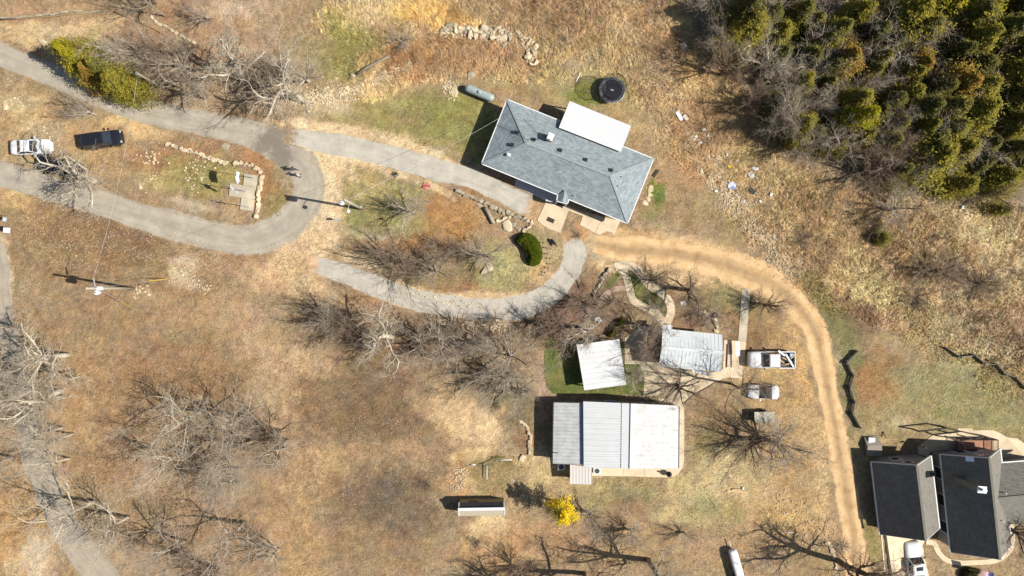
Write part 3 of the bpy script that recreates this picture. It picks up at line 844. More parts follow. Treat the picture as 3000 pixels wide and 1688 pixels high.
p = on_roof(*t13([(800,530)])[0], north)
m_ = MB(); m_.box(p+Vector((0, 0, .35)), (.62, .75, 1.1), ang)
ch = m_.build('chimney', M['brick'], roof)
m_ = MB(); m_.box(p+Vector((0, 0, .93)), (.72, .85, .06), ang)
for i, j in ((-1, -1), (1, -1), (1, 1), (-1, 1)):
    q = p+Vector((math.cos(ang)*i*.25-math.sin(ang)*j*.3, math.sin(ang)*i*.25+math.cos(ang)*j*.3, 1.05)); m_.box(q, (.05, .05, .2), ang)
m_.box(p+Vector((0, 0, 1.17)), (.6, .72, .04), ang)
m_.build('chimney_cap', M['white_paint'], ch)
# television aerial
m_ = MB(); pb = on_roof(*t13([(745,535)])[0], north); pt = Vector((pb.x, pb.y, 0))+Vector((0, 0, pb.z+2.0))
pa = rel(P(*t13([(600,378)])[0], pt.z+.3), base); pe = rel(P(*t13([(745,535)])[0], pt.z), base)
m_.tube([pb, pe+Vector((0, 0, .1))], .03, 8); m_.tube([pa, pe], .022, 6)
dd = (pe-pa).normalized(); nn = Vector((-dd.y, dd.x, 0))
for i in range(13):
    c_ = lerp(pa, pe, .04+i*.072); wl = .22+.3*(i/13) if i < 9 else .55
    m_.tube([c_-nn*wl, c_+nn*wl], .012, 5)
m_.build('aerial', M['darkmetal'], roof)
# porch roof
q = [rel(P(x, y, z), base) for (x, y), z in zip(t13([(868,448),(1338,632),(1415,436),(950,248)]), (3.25, 3.25, 2.75, 2.75))]
mb = MB(); roof_panel(mb, [q[2], q[3], q[0], q[1]], .08)
ribs(mb, q[2], q[3], q[1], q[0], .34, .05, .03)
pr = mb.build('porch_roof', M['white_metal_fresh'], hA)
mb = MB()
for t in (.03, .35, .66, .97):
    p = lerp(q[3], q[2], t)*.96+lerp(q[0], q[1], t)*.04; mb.bar((p.x, p.y, 0), (p.x, p.y, p.z-.1), .12, .12)
mb.bar(lerp(q[3], q[0], .04)-Vector((0, 0, .17)), lerp(q[2], q[1], .04)-Vector((0, 0, .17)), .1, .16)
mb.build('porch_frame', M['white_paint'], hA)

# ---- open pavilion with a nearly square white roof
def shed_roof(name, label, cat, cpx, quad_px, zs_, mat, ribdir=0, ribstep=.3, posts=True, z0=0.0, wall=None, group=None):
    b0 = P(*cpx, 0); e = empty(name, (b0.x, b0.y, z0), 0, label, cat, group)
    q = [P(x, y, z)-Vector((b0.x, b0.y, z0)) for (x, y), z in zip(quad_px, zs_)]   # nw, ne, se, sw
    mb = MB(); roof_panel(mb, [q[3], q[2], q[1], q[0]], .09)
    if ribdir == 0: ribs(mb, q[3], q[2], q[0], q[1], ribstep)
    else: ribs(mb, q[0], q[3], q[1], q[2], ribstep)
    rf = mb.build('roof', mat, e)
    ins = inset([q[0], q[3], q[2], q[1]], .25)
    if posts:
        for p in ins:
            m_ = MB(); m_.bar((p.x, p.y, -z0*0), (p.x, p.y, p.z-.1), .14, .14); m_.build('post', M['wood'], e)
        m_ = MB()
        for i in range(4): m_.bar(ins[i]-Vector((0, 0, .2)), ins[(i+1) % 4]-Vector((0, 0, .2)), .08, .16)
        m_.build('beam', M['wood'], e)
    if wall: walls(e, ins, 0, min(zs_)-z0-.1, wall)
    return e, q, rf
pav, q, _ = shed_roof('pavilion', 'open pavilion on the green turf under a square plain white metal roof', 'pavilion', (1760, 1070),
    t21([(487,893),(808,850),(862,1195),(545,1238)]), (1.95, 2.0, 2.0, 1.95), M['white_metal'], 1, .55)
# ---- cabin beside it
b0 = P(2020, 1030, 0); cab = empty('cabin', (b0.x, b0.y, 0), 0, 'small cabin under a pale standing-seam gable roof with a ladder lying on its east apron', 'cabin')
ZC = tl(1900, 900, 3.64)
def r2(pt, z, b=None):
    b = b or b0
    return P(pt[0], pt[1], z)-Vector((b.x, b.y, 0))
zc = {k: r2(ZC([v])[0], z) for k, v, z in (('nw',(251,237),2.5),('ne',(788,292),2.5),('re',(797,484),3.25),('rw',(140,430),3.25),('sw',(107,632),2.5),('se1',(465,668),2.5),('s2',(465,692),2.42),('s3',(655,737),2.3),('s4',(660,705),2.45),('se',(770,690),2.5),('nwx',(146,237),2.5),('nn',(146,188),2.34),('nn2',(251,192),2.34))}
mb = MB()
roof_panel(mb, [zc['ne'], zc['nw'], zc['nwx'], zc['rw'], zc['re']], .08)
roof_panel(mb, [zc['sw'], zc['se1'], zc['se'], zc['re'], zc['rw']], .08)
ribs(mb, zc['nwx'], zc['ne'], zc['rw'], zc['re'], .42, .04, .03)
ribs(mb, zc['sw'], zc['se'], zc['rw'], zc['re'], .42, .04, .03)
mb.bar(zc['rw']+Vector((0, 0, .05)), zc['re']+Vector((0, 0, .05)), .35, .06)
crf = mb.build('roof', M['bluewhite_metal'], cab)
mb = MB(); roof_panel(mb, [zc['nn2'], zc['nn'], zc['nwx']-Vector((0, 0, .02)), zc['nw']-Vector((0, 0, .02))], .07); ribs(mb, zc['nn'], zc['nn2'], zc['nwx'], zc['nw'], .42, .04, .03)
mb.build('porch_roof', M['bluewhite_metal'], cab)
mb = MB(); roof_panel(mb, [zc['s2'], zc['s3'], zc['s4']-Vector((0, 0, .03)), zc['se1']-Vector((0, 0, .03))], .07); ribs(mb, zc['s2'], zc['s3'], zc['se1'], zc['s4'], .42, .04, .03)
mb.build('awning', M['bluewhite_metal'], cab)
cw = inset([zc['nwx'], zc['sw'], zc['se'], zc['ne']], .35)
walls(cab, cw, 0, 2.32, M['tan_siding'])
cz = [Vector((p.x, p.y, 0)) for p in cw]
for s in (0, 1):  # gable ends
    a, b, r = ((cw[0], cw[1], zc['rw']), (cw[2], cw[3], zc['re']))[s]
    m_ = MB(); a2, b2 = Vector((a.x, a.y, 2.322)), Vector((b.x, b.y, 2.322)); c_ = (a2+b2)/2; c_.z = 3.1
    m_.face([a2, b2, c_]); i_ = (Vector((0, 0, 0))-Vector((c_.x, c_.y, 0))).normalized()*.08
    m_.face([b2+i_, a2+i_, c_+i_]); m_.build('gable', M['tan_siding'], cab)
opening(cab, cz[1], cz[2], .3, 1.2, .9, 2.0); opening(cab, cz[1], cz[2], .6, .95, .03, 2.05, 'door', pane='wood'); opening(cab, cz[2], cz[3], .5, .95, .03, 2.05, 'door', pane='wood'); opening(cab, cz[3], cz[0], .5, 1.2, .9, 2.0)

# ---- the long metal shop with its lean-to
b0 = P(1810, 1280, 0); shop = empty('workshop', (b0.x, b0.y, 0), 0, 'large metal workshop with white ribbed roofs and a grey lean-to on its west side', 'workshop')
def s3(pt, z): return r2(Z3([pt])[0], z, b0)
zw, zk, zt = 2.5, 3.35, 2.75
a, b, c, d = s3((325,123), zt), s3((640,136), zk), s3((632,554), zk), s3((328,545), zt)
e_, f_ = s3((935,150), zt), s3((932,553), zt)
mb = MB(); roof_panel(mb, [a, d, c, b], .1)
ribs(mb, a, d, lerp(a, b, .78), lerp(d, c, .78), .30, .04, .03); ribs(mb, a, d, lerp(a, b, .78), lerp(d, c, .78), .62, .06, .045)
wr = mb.build('roof', M['white_metal'], shop)
mb = MB(); roof_panel(mb, [f_, e_, b, c], .1); ribs(mb, e_, f_, lerp(e_, b, .95), lerp(f_, c, .95), .46, .05, .04)
mb.build('roof_east', M['stained_metal'], shop)
mb = MB()
mb.bar(lerp(lerp(a, b, .78), lerp(d, c, .78), 0)+Vector((0,0,.0)), lerp(lerp(a, b, .78), lerp(d, c, .78), 1), .03, .02)
for i in range(26):
    t0 = i/26+.004; mb.bar(lerp(lerp(a, b, .78), lerp(d, c, .78), t0)+Vector((0, 0, .02)), lerp(lerp(a, b, .78), lerp(d, c, .78), t0+.02)+Vector((0, 0, .02)), .07, .05)
mb.build('sheet_lap', M['darkmetal'], wr)
mb = MB(); mb.bar(b+Vector((0, 0, .06)), c+Vector((0, 0, .06)), .42, .07)
mb.build('ridge_cap', M['white_metal_fresh'], shop)
# lean-to
l1, l2, l3, l4 = s3((137,130), 1.98), s3((333,134), 2.42), s3((328,528), 2.42), s3((130,520), 1.98)
mb = MB(); roof_panel(mb, [l1, l4, l3, l2], .09); ribs(mb, l1, l4, l2, l3, .40, .06, .045)
lt = mb.build('lean_to_roof', M['worn_metal'], shop)
m_ = MB(); p_ = s3((160,455), 2.1); m_.tube([p_-Vector((0, 0, .3)), p_+Vector((0, 0, .4))], .06, 10); m_.build('flue', M['galv'], lt)
for p_, q_ in ((l1, l4), (a+Vector((.1, 0, 0)), d+Vector((.1, 0, 0))), (f_, e_)):
    gutter(shop, lerp(p_, q_, .01), lerp(p_, q_, .99), 'gutter', 'darkmetal', .10)
ww = inset([a, d, f_, e_], .12)
walls(shop, ww, 0, zt-.12, M['tan_siding'])
lw = [Vector((l1.x+.15, l1.y-.12, 0)), Vector((l4.x+.15, l4.y+.12, 0)), Vector((ww[1].x-.05, l3.y+.12, 0)), Vector((ww[0].x-.05, l2.y-.12, 0))]
walls(shop, lw, 0, 1.85, M['tan_siding'], 'lean_to_wall')
m_ = MB()
for a2, b2, r in ((ww[0], ww[3], b), (ww[1], ww[2], c)):
    A2, B2 = Vector((a2.x, a2.y, zt-.12)), Vector((b2.x, b2.y, zt-.12)); c_ = Vector((r.x, a2.y, zk-.14))
    off = Vector((0, .001, 0)); m_.face([A2, B2, c_]); m_.face([B2+off*60, A2+off*60, c_+off*60])
m_.build('gable', M['tan_siding'], shop)
wzz = [Vector((p.x, p.y, 0)) for p in ww]
opening(shop, wzz[1], wzz[2], .35, 3.0, .03, 2.5, 'garage_door', pane='white_paint'); opening(shop, wzz[1], wzz[2], .75, 3.0, .03, 2.5, 'garage_door', pane='white_paint')
opening(shop, wzz[3], wzz[0], .3, 1.2, 1.0, 2.0); opening(shop, wzz[3], wzz[0], .7, 1.2, 1.0, 2.0)
# porch roof stuck on its south side
an, q, _ = shed_roof('porch_canopy', 'cream ribbed metal canopy projecting south from the metal workshop', 'canopy', (1702, 1391), Z3([(241,527),(380,545),(380,655),(241,650)]), (2.1, 2.1, 1.9, 1.9), M['annex_metal'], 0, .32)

# air conditioners and the chiminea on the shop apron
def ac_unit(px, py, ang, label):
    p = G(px, py); e = empty('air_conditioner', p, ang, label, 'air conditioner')
    m_ = MB(); m_.box((0, 0, .4), (.8, .75, .7)); m_.box((0, 0, .77), (.84, .79, .05)); m_.build('housing', M['white_paint'], e)
    m_ = MB(); m_.tube([(0, 0, .796), (0, 0, .80)], .31, 24)
    fan = m_.build('grille', M['darkmetal'], e)
    m_ = MB()
    for r in (.1, .2, .3): 
        for k in range(24): m_.bar((r*math.cos(k*PI2/24), r*math.sin(k*PI2/24), .81), (r*math.cos((k+1)*PI2/24), r*math.sin((k+1)*PI2/24), .81), .01, .01)
    m_.build('guard', M['galv'], fan)
PI2 = 2*math.pi
pz = Z3([(182,531)])[0]; ac_unit(*pz, .05, 'white air conditioner beneath the south-west corner of the lean-to')
pz = Z3([(408,557)])[0]; ac_unit(*pz, .05, 'white air conditioner on the apron just east of the cream canopy')
p = G(1957, 1386); e = empty('chiminea', p, 0, 'black pot-bellied chiminea standing on the curved corner of the shop apron', 'chiminea')
m_ = MB(); m_.tube([(0,0,.28),(0,0,.34),(0,0,.45),(0,0,.6),(0,0,.75),(0,0,.85),(0,0,.95),(0,0,1.15),(0,0,1.2)], [.12,.24,.31,.33,.27,.17,.12,.10,.13], 20)
m_.build('pot', M['black'], e, True)
for k in range(3):
    m_ = MB(); m_.bar((.1*math.cos(k*2.1), .1*math.sin(k*2.1), .3), (.28*math.cos(k*2.1), .28*math.sin(k*2.1), .0), .03, .03); m_.build('leg', M['darkmetal'], e)
m_ = MB(); m_.box((.22, -.18, .5), (.12, .2, .2), -.6); m_.build('mouth', M['brick'], e)

# ---- tiny gabled shed in the lower yard
b0 = P(1411, 1485, 0); shed = empty('shed', (b0.x, b0.y, 0), 0, 'small low metal shed with white ridge cap, tan walls and dark north slope', 'shed')
Z4 = tl(1290, 1290, 3.277)
k1, k2 = 1.55, 2.2
q = {n_: r2(Z4([v])[0], z, b0) for n_, v, z in (('nw',(180,598),k1),('ne',(611,592),k1),('rw',(178,664),k2),('re',(613,656),k2),('sw',(176,728),k1),('se',(617,720),k1))}
mb = MB(); roof_panel(mb, [q['ne'], q['nw'], q['rw'], q['re']], .05); ribs(mb, q['nw'], q['ne'], q['rw'], q['re'], .35, .03, .03)
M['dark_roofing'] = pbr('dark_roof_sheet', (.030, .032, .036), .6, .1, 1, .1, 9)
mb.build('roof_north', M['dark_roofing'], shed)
mb = MB(); roof_panel(mb, [q['sw'], q['se'], q['re'], q['rw']], .05); ribs(mb, q['sw'], q['se'], q['rw'], q['re'], .35, .03, .03)
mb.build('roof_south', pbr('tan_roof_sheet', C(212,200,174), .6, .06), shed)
mb = MB(); mb.bar(q['rw']+Vector((-.1, 0, .05)), q['re']+Vector((.1, 0, .05)), .34, .06)
for x_, r in (('w', 'rw'), ('e', 're')):
    mb.bar(q['n'+x_], q[r], .10, .09); mb.bar(q['s'+x_], q[r], .10, .09)
mb.build('ridge_cap', M['white_metal_fresh'], shed)
sw_ = inset([q['nw'], q['sw'], q['se'], q['ne']], .03)
walls(shed, sw_, 0, k1-.07, pbr('tan_metal_sheet', C(185, 168, 130), .6, .1, 2, .05))
mb = MB()
for a2, b2, r, s_ in ((sw_[0], sw_[1], 'rw', 1), (sw_[3], sw_[2], 're', -1)):
    A2, B2 = Vector((a2.x, a2.y, k1-.07)), Vector((b2.x, b2.y, k1-.07)); c_ = (A2+B2)/2; c_.z = k2-.1; o_ = Vector((.05*s_, 0, 0))
    mb.face([A2, B2, c_]); mb.face([B2+o_, A2+o_, c_+o_])
mb.build('gable', M['white_paint'], shed)
zz = [Vector((p.x, p.y, 0)) for p in sw_]
opening(shed, zz[1], zz[2], .5, 1.6, .03, 1.35, 'door', pane='annex_metal')
mb = MB(); mb.box(((q['nw'].x+q['ne'].x)/2-1.0, q['nw'].y+.04, 1.2), (1.2, .05, .5)); mb.build('rusty_panel', pbr('rusty_sheet', C(120, 80, 60)), shed)

# ---- two gabled buildings at the lower right (their yard lies 1.5 m lower)
def gable_house(name, label, cpx, le, rd, re_, zb, zeave, zridge, wallmat, trim_w=.12):
    """le/rd/re_: (north px, south px) of west eave, ridge, east eave"""
    b0 = P(*cpx, zb); e = empty(name, (b0.x, b0.y, zb), 0, label, 'garage' if 'garage' in name else 'house')
    def g(pt, z): return P(pt[0], pt[1], z)-Vector((b0.x, b0.y, zb))
    wn_, ws = g(le[0], zeave), g(le[1], zeave); rn, rs = g(rd[0], zridge), g(rd[1], zridge); en, es = g(re_[0], zeave), g(re_[1], zeave)
    mb = MB(); roof_panel(mb, [wn_, ws, rs, rn], .16); roof_panel(mb, [es, en, rn, rs], .16)
    rf = mb.build('roof', M['dark_shingle'], e)
    mb = MB(); n = int((rs-rn).length/.25)
    for i in range(n): mb.bar(lerp(rn, rs, i/n)+Vector((0, 0, .01)), lerp(rn, rs, (i+1.1)/n)+Vector((0, 0, .03)), .26, .03)
    mb.build('ridge_cap', M['capdark'], rf)
    gutter(e, wn_, ws, mat='white_paint'); gutter(e, es, en, mat='white_paint')
    for a_, b_ in ((wn_, rn), (rn, en), (ws, rs), (rs, es)):
        mb = MB(); mb.bar(a_-Vector((0, 0, .1)), b_-Vector((0, 0, .1)), .05, .2); mb.build('bargeboard', M['white_paint'], e)
    # walls with gable ends as one pentagonal prism each
    w4 = inset([wn_, ws, es, en], .35)
    hw = zeave-zb+.12
    walls(e, w4, 0, hw-.35, wallmat)
    for (a_, b_, r_) in ((w4[0], w4[3], rn), (w4[1], w4[2], rs)):
        A2, B2 = Vector((a_.x, a_.y, hw-.35)), Vector((b_.x, b_.y, hw-.35)); c_ = (A2+B2)/2; c_.z = zridge-zb-.38
        o_ = ((Vector((0, 0, 0))-Vector((c_.x, c_.y, 0))).normalized())*.12
        m_ = MB(); m_.face([A2, B2, c_]); m_.face([B2+o_, A2+o_, c_+o_]); m_.face([A2, A2+o_, B2+o_, B2]); m_.build('gable', wallmat, e)
    return e, w4, (wn_, ws, rn, rs, en, es), rf, g
gar, w4, gp, grf, gg = gable_house('garage', 'steep-roofed grey garage beside the dirt track with a white pickup parked at its south door', (2655, 1460),
    t32([(783,588),(848,1135)]), t32([(1122,615),(1190,1183)]), t32([(1228,542),(1292,1090)]), -1.5, 1.35, 4.72, M['grey_siding'])
wz_ = [Vector((p.x, p.y, 0)) for p in w4]
opening(gar, wz_[1], wz_[2], .30, 2.6, .03, 2.3, 'garage_door', pane='white_paint'); opening(gar, wz_[1], wz_[2], .76, 2.2, .03, 2.3, 'garage_door', pane='white_paint')
opening(gar, wz_[3], wz_[0], .5, 1.0, 1.0, 2.1); opening(gar, wz_[3], wz_[0], .42, .8, 2.9, 3.7)
opening(gar, wz_[2], wz_[3], .4, .95, .03, 2.1, 'door', pane='wood')
hB, w4, hp, hrf, gg = gable_house('house', 'steep two-slope shingled house with a tall chimney and an east wing behind the garage', (2830, 1470),
    t32([(1303,533),(1380,1270)]), t32([(1668,560),(1750,1325)]), t32([(1750,490),(1836,1215)]), -1.5, 1.4, 4.78, M['grey_siding'])
wz_ = [Vector((p.x, p.y, 0)) for p in w4]
for t in (.2, .5, .8): opening(hB, wz_[0], wz_[1], t, 1.3, .9, 2.1)
opening(hB, wz_[3], wz_[0], .3, 1.5, .9, 2.1); opening(hB, wz_[3], wz_[0], .55, 1.0, .03, 2.1, 'door', pane='glass'); opening(hB, wz_[3], wz_[0], .35, .9, 2.9, 3.8)
opening(hB, wz_[1], wz_[2], .3, 1.5, .9, 2.1)
# east wing: ridge runs east, both slopes shingled, plus hip valley
zb = -1.5
def hb(pt, z): return gg(t32([pt])[0], z)
wr0, wr1 = hb((1700,868), 3.6), hb((2150,822), 3.6)
n0, n1 = hb((1735,600), 1.5), hb((2130,570), 1.5)
s0, s1 = hb((1800,1062), 1.5), hb((2150,1030), 1.5)
mb = MB(); roof_panel(mb, [n1, n0, wr0, wr1], .16); roof_panel(mb, [s0, s1, wr1, wr0], .16)
mb.build('wing_roof', M['dark_shingle'], hB)
mb = MB(); mb.bar(wr0+Vector((0, 0, .02)), wr1+Vector((0, 0, .02)), .24, .04); mb.build('ridge_cap', M['capdark'], hB)
gutter(hB, n1, n0)
iw = inset([n0, s0, s1, n1], .35); walls(hB, iw, 0, 2.75, M['grey_siding'], 'wing_wall')
# chimney (tall, shingled sides, shiny cap), skylight, stack pipes
def on_plane(pt, tri, gfun, b0, zb):
    a_, b_, c_ = [Vector(v)+Vector((b0.x, b0.y, zb)) for v in tri]
    n = (b_-a_).cross(c_-a_); o = Vector((0, 0, H)); px, py = t32([pt])[0]; d = P(px, py, 0)-o
    t = (a_-o).dot(n)/d.dot(n); return o+d*t-Vector((b0.x, b0.y, zb))
bB = P(2830, 1470, zb)
wpl = (hp[0], hp[1], hp[3]); epl = (hp[5], hp[4], hp[2])
p = on_plane((1420,712), wpl, gg, bB, zb)
mb = MB(); pb_ = p+Vector((.15, -.1, 0)); mb.box((pb_.x, pb_.y, pb_.z+1.95), (.85, .62, 4.2), -.08)
chy = mb.build('chimney', M['capdark'], hB)
mb = MB(); mb.box((pb_.x, pb_.y, pb_.z+4.09), (.98, .75, .08), -.08); mb.tube([(pb_.x, pb_.y, pb_.z+4.13), (pb_.x, pb_.y, pb_.z+4.45)], .17, 16); mb.tube([(pb_.x, pb_.y, pb_.z+4.46), (pb_.x, pb_.y, pb_.z+4.54)], .27, 16)
mb.build('chimney_cap', pbr('polished_steel', (.75, .76, .78), .15, .02, metal=.9), chy)
p = on_plane((1522,565), wpl, gg, bB, zb)
slope = math.atan2(hp[2].z-hp[0].z, math.hypot(hp[2].x-hp[0].x, hp[2].y-hp[0].y))
mb = MB(); nrm_ = (hp[1]-hp[0]).cross(hp[2]-hp[0]).normalized(); ud = (hp[1]-hp[0]).normalized(); vd = nrm_.cross(ud)
c_ = p+nrm_*.06; mb.face([c_-ud*.25-vd*.36, c_+ud*.25-vd*.36, c_+ud*.25+vd*.36, c_-ud*.25+vd*.36] if nrm_.z > 0 else [c_-ud*.25+vd*.36, c_+ud*.25+vd*.36, c_+ud*.25-vd*.36, c_-ud*.25-vd*.36])
for u0, v0, u1, v1 in ((-.25,-.36,.25,-.36), (.25,-.36,.25,.36), (.25,.36,-.25,.36), (-.25,.36,-.25,-.36)): mb.bar(c_+ud*u0+vd*v0, c_+ud*u1+vd*v1, .07, .08)
mb.build('skylight', pbr('bright_skylight', (.75, .8, .88), .12, .02, spec=.9), hrf)
for pt, pl in (((1780,820), (n1-Vector((0,0,0)), n0, wr0)), ((1758,1028), epl), ((1790,960), epl)):
    p = on_plane(pt, pl, gg, bB, zb); m_ = MB(); m_.tube([p-Vector((0,0,.1)), p+Vector((0,0,.4))], .06, 10); m_.build('vent_pipe', M['white_paint'], hrf)
p = on_plane((1232,675), (gp[5], gp[4], gp[2]), None, P(2655, 1460, zb), zb)
m_ = MB(); m_.box(p+Vector((0, 0, .15)), (.4, .4, .3)); m_.build('roof_vent', M['black'], grf)
# pergola / deck behind the house
b0 = G(2845, 1310); deck = empty('deck', b0, 0, 'small red-brown timber deck with dark slatted railing behind the steep-roofed house', 'deck')
def dk(pt, z): return P(*t32([pt])[0], z)-b0
zd = -.5
c4 = [dk((1425,410), zd), dk((1600,400), zd), dk((1690,410), zd), dk((1690,540), zd), dk((1420,540), zd)]
mb = MB(); n_ = 16
A_, B_, C_, D_ = c4[0], c4[2], c4[3], c4[4]
for i in range(n_):
    t = (i+.5)/n_; mb.bar(lerp(A_, D_, t), lerp(B_, C_, t), (A_-D_).length/n_-.012, .05)
mb.build('deck_boards', M['redwood'], deck)
mb = MB()
for p in (A_, B_, C_, D_): mb.bar((p.x, p.y, -.1), (p.x, p.y, zd-b0.z+1.0+b0.z*0 if False else p.z+1.0), .1, .1)
mb.build('post', M['darkwood'], deck)
for p_, q_, nm in ((A_, B_, 'railing'), (B_, C_, 'railing'), (A_, D_, 'railing')):
    mb = MB(); up = Vector((0, 0, 1))
    mb.bar(p_+up*1.0, q_+up*1.0, .09, .05); mb.bar(p_+up*.12, q_+up*.12, .05, .05)
    n = int((q_-p_).length/.13)
    for i in range(1, n): c_ = lerp(p_, q_, i/n); mb.bar(c_+up*.12, c_+up*1.0, .03, .03)
    mb.build(nm, M['darkwood'], deck)
# tall pergola beams over the terrace
pg = G(2790, 1290); perg = empty('pergola', pg, 0, 'dark timber pergola frame of long bare beams over the pale terrace', 'pergola')
def pk(pt, z): return P(*t32([pt])[0], z)-pg
for a_, b_ in (((1350,333),(1680,410)), ((1425,380),(1565,418)), ((1335,392),(1450,433)), ((1140,358),(1350,333)), ((1450,430),(1640,400))):
    mb = MB(); mb.bar(pk(a_, 1.4), pk(b_, 1.4), .14, .2); mb.build('beam', M['darkwood'], perg)
for a_ in ((1350,333),(1680,410),(1140,358),(1450,433)):
    p = pk(a_, 1.3); mb = MB(); mb.bar((p.x, p.y, 0), (p.x, p.y, p.z), .14, .14); mb.build('post', M['darkwood'], perg)
# play house beside the garage
b0 = G(2578, 1318); ph = empty('utility_shed', b0, 0, 'little grey-roofed plastic storage shed with a white roof hatch north of the garage', 'shed')
def pq(pt, z): return P(*t32([pt])[0], z)-Vector((b0.x, b0.y, 0))
r = {k: pq(v, z) for k, v, z in (('nw',(770,420),1.6),('ne',(875,412),1.6),('rw',(800,492),2.15),('re',(907,480),2.15),('sw',(790,570),1.6),('se',(912,562),1.6))}
mb = MB(); roof_panel(mb, [r['ne'], r['nw'], r['rw'], r['re']], .06); roof_panel(mb, [r['sw'], r['se'], r['re'], r['rw']], .06)
prf = mb.build('roof', pbr('grey_plastic_roof', C(165, 155, 138), .6, .08), ph)
mb = MB(); c_ = (r['nw']+r['re']+r['ne']+r['rw'])/4+Vector((-.15, .1, .05)); mb.box(c_, (.75, .6, .05), -.1); mb.build('hatch', M['white_paint'], prf)
pw = inset([r['nw'], r['sw'], r['se'], r['ne']], .08)
walls(ph, pw, 0, 1.55, pbr('beige_plastic', C(170, 160, 140), .6, .06))
mb = MB()
for a2, b2, o_ in ((pw[0], pw[1], .05), (pw[3], pw[2], -.05)):
    A2, B2 = Vector((a2.x, a2.y, 1.55)), Vector((b2.x, b2.y, 1.55)); c_ = (A2+B2)/2; c_.z = 2.05; v_ = Vector((o_, 0, 0)); mb.face([A2, B2, c_]); mb.face([B2+v_, A2+v_, c_+v_])
mb.build('gable', pbr('beige_plastic_end', C(170, 160, 140), .6, .06), ph)
opening(ph, Vector((pw[1].x, pw[1].y, 0)), Vector((pw[2].x, pw[2].y, 0)), .5, .8, .05, 1.4, 'door', pane='annex_metal')
# retaining wall along the drive and the garage's west side
mb = MB()
for (x0, y0), (x1, y1) in ((( 2569, 1352), (2592, 1560)), ((2592, 1560), (2612, 1700))):
    a_ = P(x0, y0, 0); b_ = P(x1, y1, 0); mb.bar(a_+Vector((0, 0, -.74)), b_+Vector((0, 0, -.74)), .28, 1.58)
rw = mb.build('retaining_wall', pbr('dark_retaining_block', C(80, 72, 62), .9, .15, 2, .2, 12)); tag(rw, 'dark low retaining wall along the west edge of the lower right driveway', 'retaining wall')
# ================================================================ vegetation
def wander(p, d, L, seg, wig, up, rng):
    pts = [tuple(p)]
    d = Vector(d)
    cur = Vector(p)
    for i in range(seg):
        d = (d+Vector((rng.gauss(0, wig), rng.gauss(0, wig), rng.gauss(0, wig*.7)+up))).normalized()
        cur = cur+d*(L/seg); pts.append(tuple(cur))
    return pts, d

def branch(mbs, p, d, L, r, lvl, S, rng):
    seg = S['seg'][lvl]
    pts, dend = wander(p, d, L, seg, S['wig'][lvl], S['up'][lvl], rng)
    r_end = r*S['taper'][lvl]
    rad = [r+(r_end-r)*k/seg for k in range(seg+1)]
    sides = (8, 6, 4, 3, 3, 3)[lvl]
    mbs[0 if lvl <= 1 else 1].tube(pts, rad, sides, cap=(lvl <= 1))
    if lvl+1 >= S['levels']: return
    n = S['n'][lvl]
    n = max(2, int(round(n*rng.uniform(.8, 1.2))))
    az0 = rng.uniform(0, 6.28)
    for i in range(n):
        t = S['t0'][lvl]+(1-S['t0'][lvl])*((i+rng.uniform(.1, .9))/n)
        if i == n-1: t = 1.0
        f = t*seg; k = min(int(f), seg-1); q = Vector(pts[k]).lerp(Vector(pts[k+1]), f-k)
        dd = (Vector(pts[k+1])-Vector(pts[k])).normalized()
        angl = R(rng.uniform(*S['ang'][lvl])) if i < n-1 else R(rng.uniform(5, 25))
        az = az0+i*2.4+rng.uniform(-.5, .5)
        ref = Vector((0, 0, 1)) if abs(dd.z) < .9 else Vector((1, 0, 0))
        u = dd.cross(ref).normalized(); w = dd.cross(u)
        nd = dd*math.cos(angl)+(u*math.cos(az)+w*math.sin(az))*math.sin(angl)
        if nd.z < S.get('minz', -.2): nd.z = S.get('minz', -.2)*.5; nd.normalize()
        ll = L*S['ratio'][lvl]*rng.uniform(.7, 1.15)*(1.0-.35*(t-S['t0'][lvl])*(0 if i == n-1 else 1))
        rr = (r+(r_end-r)*t)*S['rr'][lvl]
        branch(mbs, q, nd, ll, max(rr, S['rmin']), lvl+1, S, rng)

STY = {
 # broad crooked oak / sycamore with thick pale limbs
 'oak': dict(levels=5, seg=(4,6,5,4,3), wig=(.06,.24,.28,.26,.2), up=(.02,.03,.03,.03,.02), taper=(.8,.45,.4,.35,.5), n=(7,7,7,5), t0=(.5,.22,.18,.2), ang=((28,60),(30,65),(30,65),(25,60)), ratio=(.95,.55,.58,.6), rr=(.58,.5,.5,.55), rmin=.010, L=4.2, r=.27),
 # tall forest-grown tree, long bare trunk and high crown
 'tall': dict(levels=5, seg=(7,6,5,4,3), wig=(.035,.18,.24,.24,.2), up=(.01,.06,.04,.03,.02), taper=(.5,.4,.4,.35,.5), n=(8,7,6,4), t0=(.5,.2,.2,.2), ang=((30,70),(30,60),(30,65),(25,60)), ratio=(.62,.6,.6,.6), rr=(.66,.55,.5,.5), rmin=.010, L=8.0, r=.19),
 # fine vase-shaped yard tree
 'vase': dict(levels=5, seg=(3,6,5,4,3), wig=(.04,.09,.13,.16,.15), up=(.02,.03,.03,.02,.02), taper=(.85,.4,.35,.35,.5), n=(8,7,7,5), t0=(.28,.12,.12,.15), ang=((22,58),(18,42),(18,42),(18,42)), ratio=(1.9,.52,.58,.6), rr=(.5,.45,.45,.55), rmin=.0075, L=1.7, r=.16, minz=.05),
 # low tangled shrub
 'shrub': dict(levels=4, seg=(2,5,4,3), wig=(.05,.2,.24,.2), up=(0,.02,.02,.02), taper=(.9,.4,.4,.5), n=(10,9,7), t0=(.1,.12,.12), ang=((30,80),(22,55),(22,55)), ratio=(4.2,.55,.6), rr=(.5,.5,.5), rmin=.006, L=.45, r=.09, minz=.1),
}
